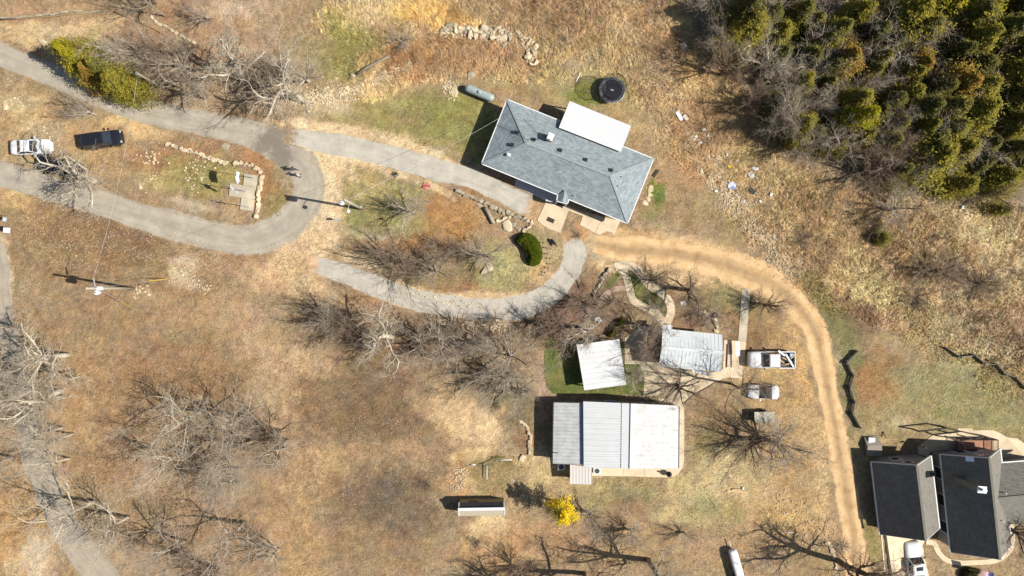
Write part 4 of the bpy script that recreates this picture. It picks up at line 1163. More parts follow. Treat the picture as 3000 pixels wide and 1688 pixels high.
def bark_mat(name, c, c2):
    return pbr(name, c, .9, .18, 1.2, .2, 9, c2=c2, c2scale=1.0, c2amt=.8)
BK = {
 'pale': (bark_mat('pale_bark', C(226,214,192), C(190,176,154)), bark_mat('pale_twigs', C(222,208,184), C(190,174,150))),
 'grey': (bark_mat('grey_bark', C(190,176,156), C(140,126,110)), bark_mat('grey_twigs', C(204,188,166), C(168,152,132))),
 'brown': (bark_mat('brown_bark', C(124,108,90), C(98,84,72)), bark_mat('brown_twigs', C(176,152,128), C(132,112,94))),
}
PROTO = {}
def tree_meshes(style, seed):
    rng = random.Random(seed); S = STY[style]
    t, c = MB(), MB()
    branch((t, c), Vector((0, 0, -.15)), Vector((0, 0, 1)), S['L'], S['r'], 0, S, rng)
    allv = np.array(t.v+c.v); zmax = allv[:, 2].max(); rad = np.percentile(np.hypot(allv[:, 0], allv[:, 1]), 97)
    return t, c, zmax, rad
def mesh_of(mb, name, mat):
    me = bpy.data.meshes.new(name)
    me.vertices.add(len(mb.v)); me.vertices.foreach_set('co', np.array(mb.v, dtype=np.float32).ravel())
    lens = np.array([len(f) for f in mb.f], dtype=np.int32); flat = np.fromiter((i for f in mb.f for i in f), dtype=np.int32)
    me.loops.add(len(flat)); me.polygons.add(len(lens))
    me.loops.foreach_set('vertex_index', flat)
    st = np.zeros(len(lens), dtype=np.int32); st[1:] = np.cumsum(lens)[:-1]
    me.polygons.foreach_set('loop_start', st); me.polygons.foreach_set('loop_total', lens)
    me.polygons.foreach_set('use_smooth', np.ones(len(lens), dtype=bool))
    me.update(calc_edges=True); me.materials.append(mat)
    return me
SEEDS = {'oak': (11, 12, 13), 'tall': (21, 22, 23), 'vase': (31, 32, 33), 'shrub': (41, 42)}
TM = {}
for st_, sds in SEEDS.items():
    for i, s_ in enumerate(sds): TM[st_, i] = tree_meshes(st_, s_)
def bare_tree(px, py, h, r, style, bark, var, label, rz=None, lean=None, group=None, name=None, cat='tree'):
    key = (style, bark, var)
    t, c, z0, r0 = TM[style, var]
    if key not in PROTO: PROTO[key] = (mesh_of(t, 'trunk', BK[bark][0]), mesh_of(c, 'crown', BK[bark][1]))
    mt, mc = PROTO[key]
    e = empty(name or ('shrub' if style == 'shrub' else 'bare_tree'), G(px, py), 0, label, cat, group)
    rng = random.Random(px*7+py)
    rz = rng.uniform(0, 6.28) if rz is None else R(rz)
    e.scale = (1.04*r/r0, 1.04*r/r0, h/z0)
    e.rotation_euler = (0, 0, rz)
    if lean:   # (dx, dy) in metres at the top, image directions (right, up)
        v = Vector((lean[0], lean[1], h)); q = Vector((0, 0, 1)).rotation_difference(v.normalized())
        e.rotation_mode = 'QUATERNION'; e.rotation_quaternion = q @ Matrix.Rotation(rz, 3, 'Z').to_quaternion()
    for nm, m_ in (('trunk', mt), ('crown', mc)):
        o = bpy.data.objects.new(nm, m_); col.objects.link(o); o.parent = e
    return e

BT = [
 # px, py, h, r, style, bark, var, label
 (886,293,12,5.2,'oak','pale',0,'large bare pale-limbed tree at the lane junction, its trunk beside the strip of white rocks',None),
 (731,240,12.5,5.4,'oak','pale',1,'very large bare tree with white crooked limbs above the upper lane, left of the junction',None),
 (905,240,9,3.2,'vase','pale',0,'bare tree with fine pinkish-grey twigs on the upper lawn behind the junction',None),
 (800,262,8.5,3.6,'vase','brown',1,'dark-twigged bare tree squeezed between the two big pale trees',None),
 (600,285,9,3.4,'oak','grey',2,'grey bare tree with drooping twigs just above the upper lane',None),
 (560,205,9,3.6,'vase','grey',2,'bare thicket tree left of the big white-limbed tree',None),
 (500,190,8.5,3.4,'vase','brown',0,'brown bare tree right of the wooden pole, upper left',None),
 (440,175,8,3.2,'vase','grey',1,'grey twiggy tree behind the two roadside evergreens',None),
 (384,180,9.0,3.0,'tall','pale',0,'slim pale bare tree reaching over the roadside evergreens',None),
 (284,338,6.5,2.3,'vase','grey',0,'small bare tree on the verge below the roadside evergreens',(-1.6,1.0)),
 (484,48,11.0,2.6,'tall','grey',1,'tall bare trunk leaning out at the top left edge',None),
 (620,60,6,2.2,'vase','grey',2,'thin bare tree near the top edge, left of centre',None),
 (455,10,7,2.8,'vase','brown',2,'dark twiggy tree cut off by the top edge at the left',None),
 (285,532,8.5,5.6,'oak','pale',2,'wide bare tree overhanging the parked cars beside the lower lane',(-1.2,.6)),
 (165,1103,8.5,3.8,'oak','pale',0,'pale bare tree leaning hard to the right at the left field edge',(5.2,2.2)),
 (183,1143,13,4.8,'oak','pale',1,'big pale-limbed tree over the bend of the west lane',None),
 (200,1040,10,4.4,'oak','pale',2,'bare tree with white limbs at the left edge above the west lane bend',(-2.0,1.2)),
 (186,1160,12.0,4.0,'tall','grey',2,'bare tree with a curved trunk on the west lane verge',(-1.5,-.5)),
 (187,1252,10.8,3.6,'tall','pale',0,'slender trunk, uppermost of the three thin trees right of the west lane',None),
 (216,1271,10.8,3.6,'tall','pale',1,'slender trunk, middle one of the three thin trees right of the west lane',None),
 (206,1343,10.8,3.6,'tall','pale',2,'slender trunk, lowest of the three thin trees right of the west lane',None),
 (278,1469,12.0,5.6,'tall','pale',0,'tall thick-trunked tree reaching across the west lane',None),
 (379,1514,11.6,5.2,'tall','pale',1,'tall tree with a stout leaning trunk near the lower end of the west lane',None),
 (544,1585,11.6,5.2,'tall','grey',2,'tall bare tree near the bottom edge, with a wide dark shadow web',None),
 (715,1529,12.0,5.4,'tall','grey',0,'tall bare tree at the lower right corner of the leafy grove',None),
 (536,1327,10.3,4.7,'tall','pale',1,'tall bare tree in the middle of the leafy grove',None),
 (705,1370,10.8,4.7,'tall','grey',2,'tall bare tree with a thin grey crown at the grove\'s east side',None),
 (709,1302,12.0,5.8,'tall','grey',1,'big bare tree with a dense grey crown, east side of the grove',None),
 (595,1201,11.6,5.6,'tall','pale',2,'tall tree with pale branching limbs at the top of the grove',None),
 (719,1218,11.6,5.6,'tall','grey',0,'tall dense-twigged tree at the grove\'s upper right corner',None),
 (396,1249,7.0,1.0,'tall','pale',1,'short thick broken trunk standing in the grove',None),
 (690,1395,8,2.6,'vase','pale',1,'smaller pale tree with a dark crooked stem, grove\'s south-east part',(-.5,-.8)),
 (818,1262,7.5,4.0,'vase','brown',0,'low spreading tree with reddish-brown twigs right of the grove',None),
 (842,1290,9,3.6,'oak','grey',1,'bare tree with forked grey limbs right of the grove',None),
 (820,1608,8,3.2,'vase','grey',2,'faint bare tree near the bottom edge, right of the grove',None),
 (640,1665,9,3.6,'vase','brown',1,'bare tree cut by the bottom edge below the grove',None),
 (40,1340,11.0,4.2,'tall','grey',0,'bare tree at the left edge beside the west lane',None),
 (60,1080,11,4.2,'oak','pale',0,'bare pale tree spilling over the left edge',None),
 (1212,622,7.6,3.0,'vase','pale',1,'white-stemmed vase-shaped tree on the upper grass island',None),
 (1183,770,7.8,4.2,'vase','brown',0,'dark wide twiggy tree on the lower island beside the gravel drive',None),
 (1240,770,6.5,3.2,'vase','brown',2,'brown bushy tree between the wide dark tree and the pale one on the island',None),
 (1286,797,6.2,3.0,'vase','grey',2,'pale grey bare tree in the middle of the lower island',None),
 (1424,752,6.6,3.0,'vase','grey',0,'bare tree above the flat boulder on the lower island',None),
 (970,932,7.2,3.2,'vase','grey',1,'westernmost bare tree of the row south of the lower gravel drive',None),
 (1050,960,8,3.6,'vase','brown',0,'dark bare tree, second from the west in the row below the gravel drive',None),
 (1150,988,9.2,4.4,'oak','pale',2,'white-limbed tree, the most striking of the row below the gravel drive',None),
 (1304,996,7.5,3.6,'oak','grey',0,'grey crooked tree near the middle of the row below the gravel drive',None),
 (1385,1000,7.5,3.6,'vase','grey',1,'bare tree in the row, above the two trees west of the turf',None),
 (1450,935,3.2,1.5,'vase','brown',1,'little dark sapling at the south edge of the lower gravel drive',None),
 (1235,1010,7,3.0,'vase','grey',2,'grey bare tree just right of the white-limbed one in the row',None),
 (1345,960,5.5,2.6,'vase','brown',0,'low brown tree hugging the south edge of the lower gravel drive',None),
 (1100,1010,6.5,2.8,'vase','brown',1,'brown tree tucked between the white-limbed tree and the field',None),
 (1340,740,5.5,2.6,'vase','brown',1,'small brown tree on the orange-brown part of the island',None),
 (1460,1098,8,4.4,'vase','grey',0,'wide grey tree casting a long shadow web on the bare field west of the turf',None),
 (1500,1040,8.5,4.2,'vase','grey',2,'dense grey tree north-west of the turf',None),
 (1520,1140,7.5,3.2,'vase','grey',1,'grey tree whose twigs overhang the turf\'s west edge',None),
 (1600,960,6,3.0,'oak','brown',1,'dark crooked tree at the bend of the lower gravel drive',None),
 (1698,958,6.5,3.6,'oak','grey',1,'bare tree over the cluttered corner just north of the pavilion',None),
 (1725,892,5.2,3.4,'vase','brown',0,'fan-shaped tree whose shadow crosses the gravel bend',None),
 (1811,885,4.0,1.9,'vase','brown',1,'small reddish-brown tree inside the garden walk loop',None),
 (1902,820,4.8,2.6,'vase','brown',1,'bare tree arching over the outer curve of the garden walk',None),
 (2005,848,5.6,3.6,'oak','brown',2,'brown bare tree right of the garden walk, spreading west',(-1.2,.3)),
 (1925,905,3.2,1.6,'vase','grey',2,'grey bush-like tree on the green garden grass',None),
 (1895,1010,6.8,3.6,'vase','brown',0,'dense dark tree just west of the cabin roof',None),
 (1848,1095,6,2.2,'vase','pale',1,'pale greenish weeping tree between the pavilion and the shop',None),
 (1900,955,5.2,2.6,'oak','grey',0,'small grey tree at the north-west corner of the cabin',None),
 (1985,1128,5,3.8,'vase','brown',2,'low bare tree against the south wall of the cabin',None),
 (2141,1124,13.5,4.6,'tall','brown',1,'tall tree whose shadow falls across the cabin and pavilion roofs',(-.5,.3)),
 (2238,893,5.4,2.7,'vase','brown',1,'small bare tree beside the dirt track, north of the pickup',None),
 (2262,1292,8.5,4.2,'vase','grey',0,'wide bare tree below the small trailer, east of the shop',None),
 (2185,1283,8,3.6,'vase','brown',2,'second bare tree east of the shop, left of the wide one',None),
 (2452,1642,13.5,5.4,'oak','brown',1,'big dark tree at the lower right whose shadow web covers the yard',None),
 (1900,1640,11.5,4.6,'oak','grey',0,'stout-trunked tree on the bottom edge with a forked dark shadow',None),
 (1712,1680,10.5,4.0,'oak','brown',2,'bare tree on the bottom edge south of the yellow tree',None),
 (1846,1552,4.4,1.9,'vase','pale',0,'left one of the two small pale saplings south of the shop',None),
 (2005,1560,4.4,1.7,'vase','pale',2,'right one of the two small pale saplings south of the shop',None),
 (1726,1500,7,2.6,'vase','grey',1,'bare tree just right of the yellow tree',None),
 (1525,1665,6.5,3.2,'vase','brown',0,'reddish-brown tree at the bottom edge below the small shed',None),
 (1440,1690,6,3.0,'vase','brown',1,'dark bushy tree cut off by the bottom edge, left of centre',None),
 (2611,616,6,3.6,'vase','grey',2,'dark rounded thicket tree on the dry hillside',None),
 (2740,795,5.0,3.8,'vase','brown',1,'low brown thicket tree in the middle of the dry hillside',None),
 (2860,830,4.2,2.8,'vase','brown',2,'small brown thicket on the dry hillside, farthest right',None),
 (2950,1545,9,4.0,'vase','brown',0,'bare tree at the right edge beside the house walk',None),
]
for i, b in enumerate(BT):
    bare_tree(b[0], b[1], b[2], b[3], b[4], b[5], b[6], b[7], lean=b[8])
SH = [
 (1178,125,2.6,2.1,'shrub','grey',0,'round grey leafless bush beside the log edging on the upper lawn'),
 (2079,932,2.4,2.0,'shrub','grey',1,'grey leafless bush in the bed north of the cabin'),
 (2040,920,2.0,1.6,'shrub','brown',0,'brown leafless bush left of the grey one north of the cabin'),
 (2350,700,1.8,1.8,'shrub','brown',1,'brown brush clump above the bend of the dirt track'),
 (1690,690,.7,.8,'shrub','brown',1,'tiny reddish dry shrub in front of the parking slab'),
 (2560,660,2.4,2.2,'shrub','brown',0,'brown brush clump left of the hillside thicket'),
 (2680,870,2.0,2.4,'shrub','brown',0,'brown brush clump on the hillside below the small cedar'),
 (1250,1420,1.6,1.2,'shrub','brown',1,'dead brush beside the stony bank of the small shed'),
 (1640,1010,2.2,1.8,'shrub','brown',1,'brown bush against the north-west corner of the turf'),
 (1610,930,2.0,1.8,'shrub','brown',0,'brown bush at the edge of the gravel bend'),
 (2470,1600,1.4,1.4,'shrub','grey',1,'low grey bush beside the stones at the lower right'),
 (1395,1590,1.2,1.1,'shrub','brown',0,'low dry bush south of the small shed'),
]
for s in SH: bare_tree(*s, cat='shrub')

# ---- evergreens: a trunk plus sprays of small scale-leaf cards
def foliage_mat(name):
    m, n, l, b = nt(name)
    a = n.new("ShaderNodeAttribute"); a.attribute_name = 'Col'
    oi = n.new("ShaderNodeObjectInfo")
    l.new(a.outputs['Color'], b.inputs['Base Color'])
    b.inputs['Roughness'].default_value = .75; b.inputs['Specular IOR Level'].default_value = .2
    tr = n.new("ShaderNodeBsdfTranslucent"); l.new(a.outputs['Color'], tr.inputs[0])
    ms = n.new("ShaderNodeMixShader"); ms.inputs[0].default_value = .38
    out = n.get("Material Output"); l.new(b.outputs[0], ms.inputs[1]); l.new(tr.outputs[0], ms.inputs[2]); l.new(ms.outputs[0], out.inputs[0])
    return m
LEAF = foliage_mat('scale_leaf_foliage')

def cards(centres, normals, size, colors, rng, aspect=1.6):
    """numpy: one bent quad per centre -> verts, colours"""
    n = len(centres)
    a = rng.normal(size=(n, 3)); a -= (a*normals).sum(1)[:, None]*normals; a /= np.linalg.norm(a, axis=1)[:, None]+1e-9
    b = np.cross(normals, a)
    s = (size*rng.uniform(.6, 1.3, n))[:, None]
    v = np.stack([centres-a*s*aspect, centres-b*s*.55, centres+a*s*aspect, centres+b*s*.55], 1)
    return v.reshape(-1, 3), np.repeat(colors, 4, 0)
def card_mesh(name, v, c, mat):
    n = len(v)//4
    me = bpy.data.meshes.new(name)
    me.vertices.add(n*4); me.vertices.foreach_set('co', v.astype(np.float32).ravel())
    me.loops.add(n*4); me.polygons.add(n)
    me.loops.foreach_set('vertex_index', np.arange(n*4, dtype=np.int32))
    me.polygons.foreach_set('loop_start', np.arange(0, n*4, 4, dtype=np.int32)); me.polygons.foreach_set('loop_total', np.full(n, 4, dtype=np.int32))
    me.update(calc_edges=True)
    ca = me.color_attributes.new('Col', 'FLOAT_COLOR', 'POINT')
    ca.data.foreach_set('color', np.concatenate([c, np.ones((len(c), 1))], 1).astype(np.float32).ravel())
    me.materials.append(mat)
    return me
def cedar_mesh(seed, tints, n_br=230, per=85, size=.085, h=8.0, r=2.6, droop=.1):
    rng = np.random.default_rng(seed)
    cs = []; ns = []; cc = []
    lobes = rng.uniform(.5, 1.3, 12)
    for i in range(n_br):
        t = (i+.5)/n_br; z = h*(.10+.88*t)
        az = i*2.399+rng.uniform(-.4, .4)
        lob = lobes[int(az/(2*math.pi)*6) % 6 + (6 if t > .5 else 0)]
        prof = (1-((z/h-.12)/.9)**1.35)**.8 if z/h > .12 else .75
        L = r*max(prof, .05)*lob*rng.uniform(.75, 1.15)
        d = np.array([math.cos(az), math.sin(az), rng.uniform(.15, .6)+t*.8]); d /= np.linalg.norm(d)
        k = int(per*(.35+.65*prof))
        u = rng.uniform(.12, 1, k)**.6
        base = np.array([0, 0, z-L*.25])
        spread = .10+.20*(1-u)*1.0+.12
        pts = base+d*(u*L)[:, None]+rng.normal(size=(k, 3))*(spread*L*.55)[:, None]*np.array([1, 1, .8])
        nn = rng.normal(size=(k, 3))*.7+d*.5+np.array([0, 0, .9]); nn /= np.linalg.norm(nn, axis=1)[:, None]
        tint = tints[rng.integers(len(tints))]
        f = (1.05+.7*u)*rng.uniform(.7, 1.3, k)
        cs.append(pts); ns.append(nn); cc.append(np.array(tint)[None, :]*f[:, None])
    cs = np.concatenate(cs); ns = np.concatenate(ns); cc = np.concatenate(cc)
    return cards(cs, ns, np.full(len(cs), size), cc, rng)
g1, g2, g3, g4, g5 = C(120,116,54), C(146,136,54), C(152,122,56), C(102,98,50), C(170,154,44)
CED = {
 'green': [cedar_mesh(s, [g1, g1, g4, g2]) for s in (1, 2)],
 'olive': [cedar_mesh(s, [g2, g2, g1, C(146,134,46)]) for s in (3, 4)],
 'bronze': [cedar_mesh(s, [g3, g3, g2, C(160,124,52)]) for s in (5, 6)],
 'dark': [cedar_mesh(s, [g4, g4, g1]) for s in (7, 8)],
 'bright': [cedar_mesh(s, [g5, g2, C(150,146,20)]) for s in (9,)],
}
CM = {}
tk = MB(); tk.tube([(0,0,-.2),(0.03,.02,2.4),(-.02,.05,4.8),(0,0,7.2)], [.17,.12,.08,.02], 7)
for i in range(14):
    a_ = i*2.4; z_ = 1.0+i*.4; tk.tube([(0,0,z_),(math.cos(a_)*.9,math.sin(a_)*.9,z_+.45),(math.cos(a_)*1.6,math.sin(a_)*1.6,z_+.8)], [.035,.02,.008], 3, cap=False)
TRK = mesh_of(tk, 'trunk', BK['brown'][0])
def cedar(px, py, h, r, kind, label, group=None, var=None):
    rng = random.Random(px*3+py*5)
    v = rng.randrange(len(CED[kind])) if var is None else var
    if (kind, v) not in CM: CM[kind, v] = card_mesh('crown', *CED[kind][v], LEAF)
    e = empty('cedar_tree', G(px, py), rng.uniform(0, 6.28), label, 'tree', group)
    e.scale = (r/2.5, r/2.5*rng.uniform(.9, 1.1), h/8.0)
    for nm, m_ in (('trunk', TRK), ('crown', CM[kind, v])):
        o = bpy.data.objects.new(nm, m_); col.objects.link(o); o.parent = e
    return e
def cedar_at(cx, cy, h, r, kind, label, group=None, var=None):
    """crown seen centred at (cx,cy): the foot stands nearer the photograph's centre"""
    k = (H-h*.5)/H
    return cedar(1500+(cx-1500)*k, 844+(cy-844)*k, h, r, kind, label, group, var)
cedar_at(222,165,7.5,2.4,'bright','yellow-green roadside evergreen, left one of the pair over the upper lane')
cedar_at(278,215,6.0,2.1,'bronze','bronze-tinged evergreen in the middle of the roadside clump over the upper lane')
cedar_at(305,200,6.8,2.2,'green','dark evergreen at the back of the roadside clump over the upper lane')
cedar_at(358,245,7.0,2.6,'olive','green roadside evergreen at the right end of the clump, beside the wooden pole')
cedar_at(2588,697,2.0,1.2,'green','lone little cedar in the brown thicket of the hillside')
cedar_at(2943,613,2.4,1.1,'green','lone little cedar near the right edge below the woods')
cedar_at(1205,820,1.0,.8,'olive','small green bush under the wide dark island tree')
W = [ # woods, crown centres in photograph pixels
 (2198,85,7.5,3.4,'olive'),(2185,30,8,2.5,'dark'),(2340,40,7,2.2,'green'),(2380,70,6,1.6,'olive'),(2472,180,7,2.7,'bronze'),(2370,175,6,2.4,'dark'),(2545,215,6,1.6,'green'),
 (2660,40,9,3.4,'olive'),(2700,95,8,2.6,'olive'),(2760,25,9,3.0,'bright'),(2830,60,9,3.6,'green'),(2875,20,9,3.0,'bright'),(2790,110,8,2.8,'green'),(2850,130,9,3.0,'olive'),(2940,100,9,3.2,'green'),(2990,150,9,3.2,'green'),
 (2960,30,8,3.0,'dark'),(2930,170,8,3.0,'green'),(2680,205,7,2.8,'bronze'),(2655,225,7,2.0,'olive'),(2790,165,8,2.6,'dark'),(2850,205,8,3.0,'dark'),(2905,225,8,2.6,'bronze'),(2975,230,9,3.0,'olive'),
 (2795,260,9,3.2,'bronze'),(2850,270,9,3.0,'olive'),(2740,270,8,2.6,'dark'),(2900,275,8,2.8,'green'),(2965,300,8,3.2,'green'),(2770,325,9,3.2,'green'),(2840,335,9,3.2,'olive'),(2700,330,8,2.8,'dark'),(2905,345,9,3.0,'green'),
 (2515,350,8.5,2.5,'bright'),(2500,300,7,2.3,'olive'),(2520,395,6,2.0,'green'),(2480,355,6,1.9,'dark'),(2345,370,6,2.3,'olive'),(2380,395,5,1.8,'dark'),(2620,370,6,2.0,'olive'),(2660,350,6,2.0,'green'),
 (2770,385,8,2.8,'olive'),(2850,395,8,2.8,'bronze'),(2720,400,7,2.4,'green'),(2800,440,7,2.8,'olive'),(2735,455,7,3.2,'olive'),(2690,450,6,2.2,'green'),(2790,490,7,2.6,'green'),(2930,400,7,2.0,'olive'),(2975,370,8,2.6,'green'),
 (2960,440,8,2.6,'green'),(2990,480,7,2.4,'olive'),(2750,510,6,2.4,'dark'),(2860,480,6,2.2,'dark'),(2250,50,7,2.0,'dark'),(2290,160,5,1.8,'dark'),(2605,130,7,2.0,'dark'),(2880,520,6,2.2,'green'),
 (2555,100,7,2.0,'dark'),(2600,300,7,2.2,'dark'),(2420,250,5,1.6,'green'),
 (2450,95,7,2.2,'green'),(2510,45,7,2.4,'olive'),(2420,130,6,2.0,'olive'),(2600,60,7,2.4,'dark'),(2430,200,6,2.2,'dark'),(2570,180,6,2.0,'olive'),(2600,420,6,2.2,'green'),(2560,330,6,2.0,'dark'),(2650,285,7,2.4,'olive'),(2700,380,7,2.4,'olive'),(2635,500,5,2.0,'dark'),(2450,420,5,1.8,'green'),(2300,300,5,2.0,'dark'),(2350,240,5,2.0,'olive'),(2280,100,6,2.0,'olive'),(2930,520,6,2.4,'olive'),(2990,560,6,2.2,'green'),(2870,430,7,2.4,'dark'),(2820,540,5,2.0,'olive'),
]
WL = {'green': 'green cedar crowded among others in the wooded hillside', 'olive': 'olive-toned cedar in the wooded hillside at the upper right', 'bronze': 'bronze-tipped cedar in the wooded hillside at the upper right',
      'dark': 'dark green cedar deep in the wooded hillside', 'bright': 'bright yellow-green cedar in the wooded hillside'}
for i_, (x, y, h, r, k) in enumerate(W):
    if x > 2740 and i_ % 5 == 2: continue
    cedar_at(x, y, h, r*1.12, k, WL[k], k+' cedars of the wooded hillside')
rng = random.Random(99)
spots = []
tries = 0
while len(spots) < 62 and tries < 6000:
    tries += 1
    x = rng.uniform(2060, 3040); y = rng.uniform(-20, 640)
    wm = float(wood_mask(np.array([x]), np.array([y]))[0])
    if wm < .9 or (y > 500 and x < 2850): continue
    if any(math.hypot(x-a, y-b) < 46 for a, b in spots): continue
    if any(math.hypot(x-a[0], y-a[1]) < 26 for a in W) and rng.random() < .4: continue
    spots.append((x, y))
for i, (x, y) in enumerate(spots):
    st_ = rng.choice(['tall', 'oak', 'vase', 'vase', 'oak']); bk = rng.choice(['pale', 'grey', 'grey', 'brown'])
    h = rng.uniform(6.5, 9.5)
    k = (H-h*.5)/H
    lb = {'pale': 'pale-twigged leafless tree among the cedars of the wooded hillside', 'grey': 'grey leafless tree among the cedars of the wooded hillside', 'brown': 'brown leafless tree among the cedars of the wooded hillside'}[bk]
    bare_tree(1500+(x-1500)*k, 844+(y-844)*k, h, rng.uniform(2.4, 3.8), st_, bk, rng.randrange(3), lb, group=bk+' leafless trees of the wooded hillside')

# ---- yellow tree, clipped hedges, yucca
vv, vc = cedar_mesh(61, [C(226,196,30), C(236,206,40), C(210,186,40), C(160,150,60)], 44, 110, .085, 6.0, 2.0)
e = empty('yellow_tree', G(1641, 1469), .4, 'bright yellow blossoming tree standing alone south of the workshop', 'tree')
e.scale = (.88, 1.12, 1)
k_ = bpy.data.objects.new('crown', card_mesh('crown', vv*np.array([1, 1, .62])+np.array([0, 0, 2.3]), vc, LEAF)); col.objects.link(k_); k_.parent = e
tb = MB(); tb.tube([(0,0,-.1),(.03,0,1.5),(0,.05,3),(.1,0,4.4)], [.13,.1,.07,.02], 8)
for i in range(7): a_ = i*2.4; tb.tube([(0,0,1.6+i*.3),(math.cos(a_)*.8,math.sin(a_)*.8,2.6+i*.3)], [.05,.015], 5)
tb.build('trunk', BK['brown'][0], e)

def hedge(name, label, pts_px, h, tints, dens, size=.055, cat='hedge'):
    """clipped shrub: a rounded leafy mound over a footprint; a leaf shell of small cards over twigs"""
    q = [G(x, y) for x, y in pts_px]
    cx = sum(p.x for p in q)/len(q); cy = sum(p.y for p in q)/len(q); z0 = q[0].z
    e = empty(name, (cx, cy, z0), 0, label, cat)
    poly = np.array([(p.x-cx, p.y-cy) for p in q])
    rng = np.random.default_rng(len(pts_px)*13+int(pts_px[0][0]))
    area = abs(sum(poly[i][0]*poly[(i+1) % len(poly)][1]-poly[(i+1) % len(poly)][0]*poly[i][1] for i in range(len(poly))))/2
    n = int(area*dens)
    lo, hi = poly.min(0), poly.max(0)
    P2 = rng.uniform(lo, hi, (n*3, 2))
    ins = np.zeros(len(P2), bool)
    dist = np.full(len(P2), 1e9)
    for i in range(len(poly)):
        a, b = poly[i], poly[(i+1) % len(poly)]
        c = ((a[1] > P2[:, 1]) != (b[1] > P2[:, 1])) & (P2[:, 0] < (b[0]-a[0])*(P2[:, 1]-a[1])/(b[1]-a[1]+1e-12)+a[0])
        ins ^= c
        ab = b-a; t = np.clip(((P2-a)@ab)/(ab@ab), 0, 1); dd = np.linalg.norm(P2-(a+t[:, None]*ab), axis=1); dist = np.minimum(dist, dd)
    P2 = P2[ins][:n]; dist = dist[ins][:n]
    top = h*np.minimum(1, (dist/(h*.55)))**.45
    top *= 1+.10*(fbm(P2[:, 0]*1.6, P2[:, 1]*1.6, 5, 2)-.5)*2
    z = top-rng.exponential(.07, len(P2)); z = np.clip(z, .05, None)
    side = rng.uniform(0, 1, len(P2)) < .25
    z[side] = top[side]*rng.uniform(.1, 1, side.sum())
    cs = np.concatenate([P2, z[:, None]], 1)
    nn = rng.normal(size=cs.shape)*.6+np.array([0, 0, .8]); nn /= np.linalg.norm(nn, axis=1)[:, None]
    t_ = np.array(tints)[rng.integers(len(tints), size=len(cs))]*rng.uniform(.6, 1.3, len(cs))[:, None]
    v, c = cards(cs, nn, np.full(len(cs), size), t_, rng, 1.2)
    o = bpy.data.objects.new('foliage', card_mesh('foliage', v, c, LEAF)); col.objects.link(o); o.parent = e
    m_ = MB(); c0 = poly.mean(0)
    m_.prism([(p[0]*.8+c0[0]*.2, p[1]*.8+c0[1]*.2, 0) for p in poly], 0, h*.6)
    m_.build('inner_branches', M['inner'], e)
    return e
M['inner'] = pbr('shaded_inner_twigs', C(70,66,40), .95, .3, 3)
hedge('hedge', 'kidney-shaped clipped green hedge at the east end of the lower island', t21([(18,108),(45,70),(85,47),(140,55),(178,85),(207,125),(230,190),(228,240),(205,285),(165,303),(130,298),(108,270),(104,230),(92,195),(62,150),(35,130)]), 1.25, [C(120,134,20), C(98,116,14), C(140,146,30), C(78,96,14)], 1500)
hedge('hedge', 'narrow curved yellow-green hedge in the bed north of the pavilion', t21([(712,820),(735,765),(785,715),(820,688),(845,698),(846,735),(815,790),(770,828),(735,838)]), .9, [C(132,126,52), C(110,108,40), C(154,142,70)], 1100)
hedge('hedge', 'dark evergreen shrubs at the bottom right beside the striped flag', t32([(1445,1400),(1490,1372),(1560,1385),(1600,1400),(1560,1430),(1600,1460),(1500,1475),(1440,1460)]), .9, [C(86,92,34), C(66,76,28), C(110,100,50)], 1000)
hedge('hedge', 'small dark round shrub in the narrow bed between garage and house', t32([(1296,900),(1312,890),(1330,898),(1334,918),(1318,932),(1298,922)]), .7, [C(60,72,34), C(50,60,30)], 1100, cat='shrub')
e = empty('yucca', G(1158, 512), 0, 'dark spiky yucca on the upper grass island', 'yucca')
m_ = MB(); rg = random.Random(5)
for i in range(46):
    a_ = rg.uniform(0, 6.28); l_ = rg.uniform(.35, .62); el = rg.uniform(.15, 1.1); d_ = Vector((math.cos(a_)*math.cos(el), math.sin(a_)*math.cos(el), math.sin(el))); s_ = Vector((-d_.y, d_.x, 0)).normalized()*.03
    m_.face([s_*.6, d_*l_*.5+s_, d_*l_, d_*l_*.5-s_, -s_*.6])
m_.build('leaves', pbr('yucca_leaves', C(62,80,52), .6, .2), e)

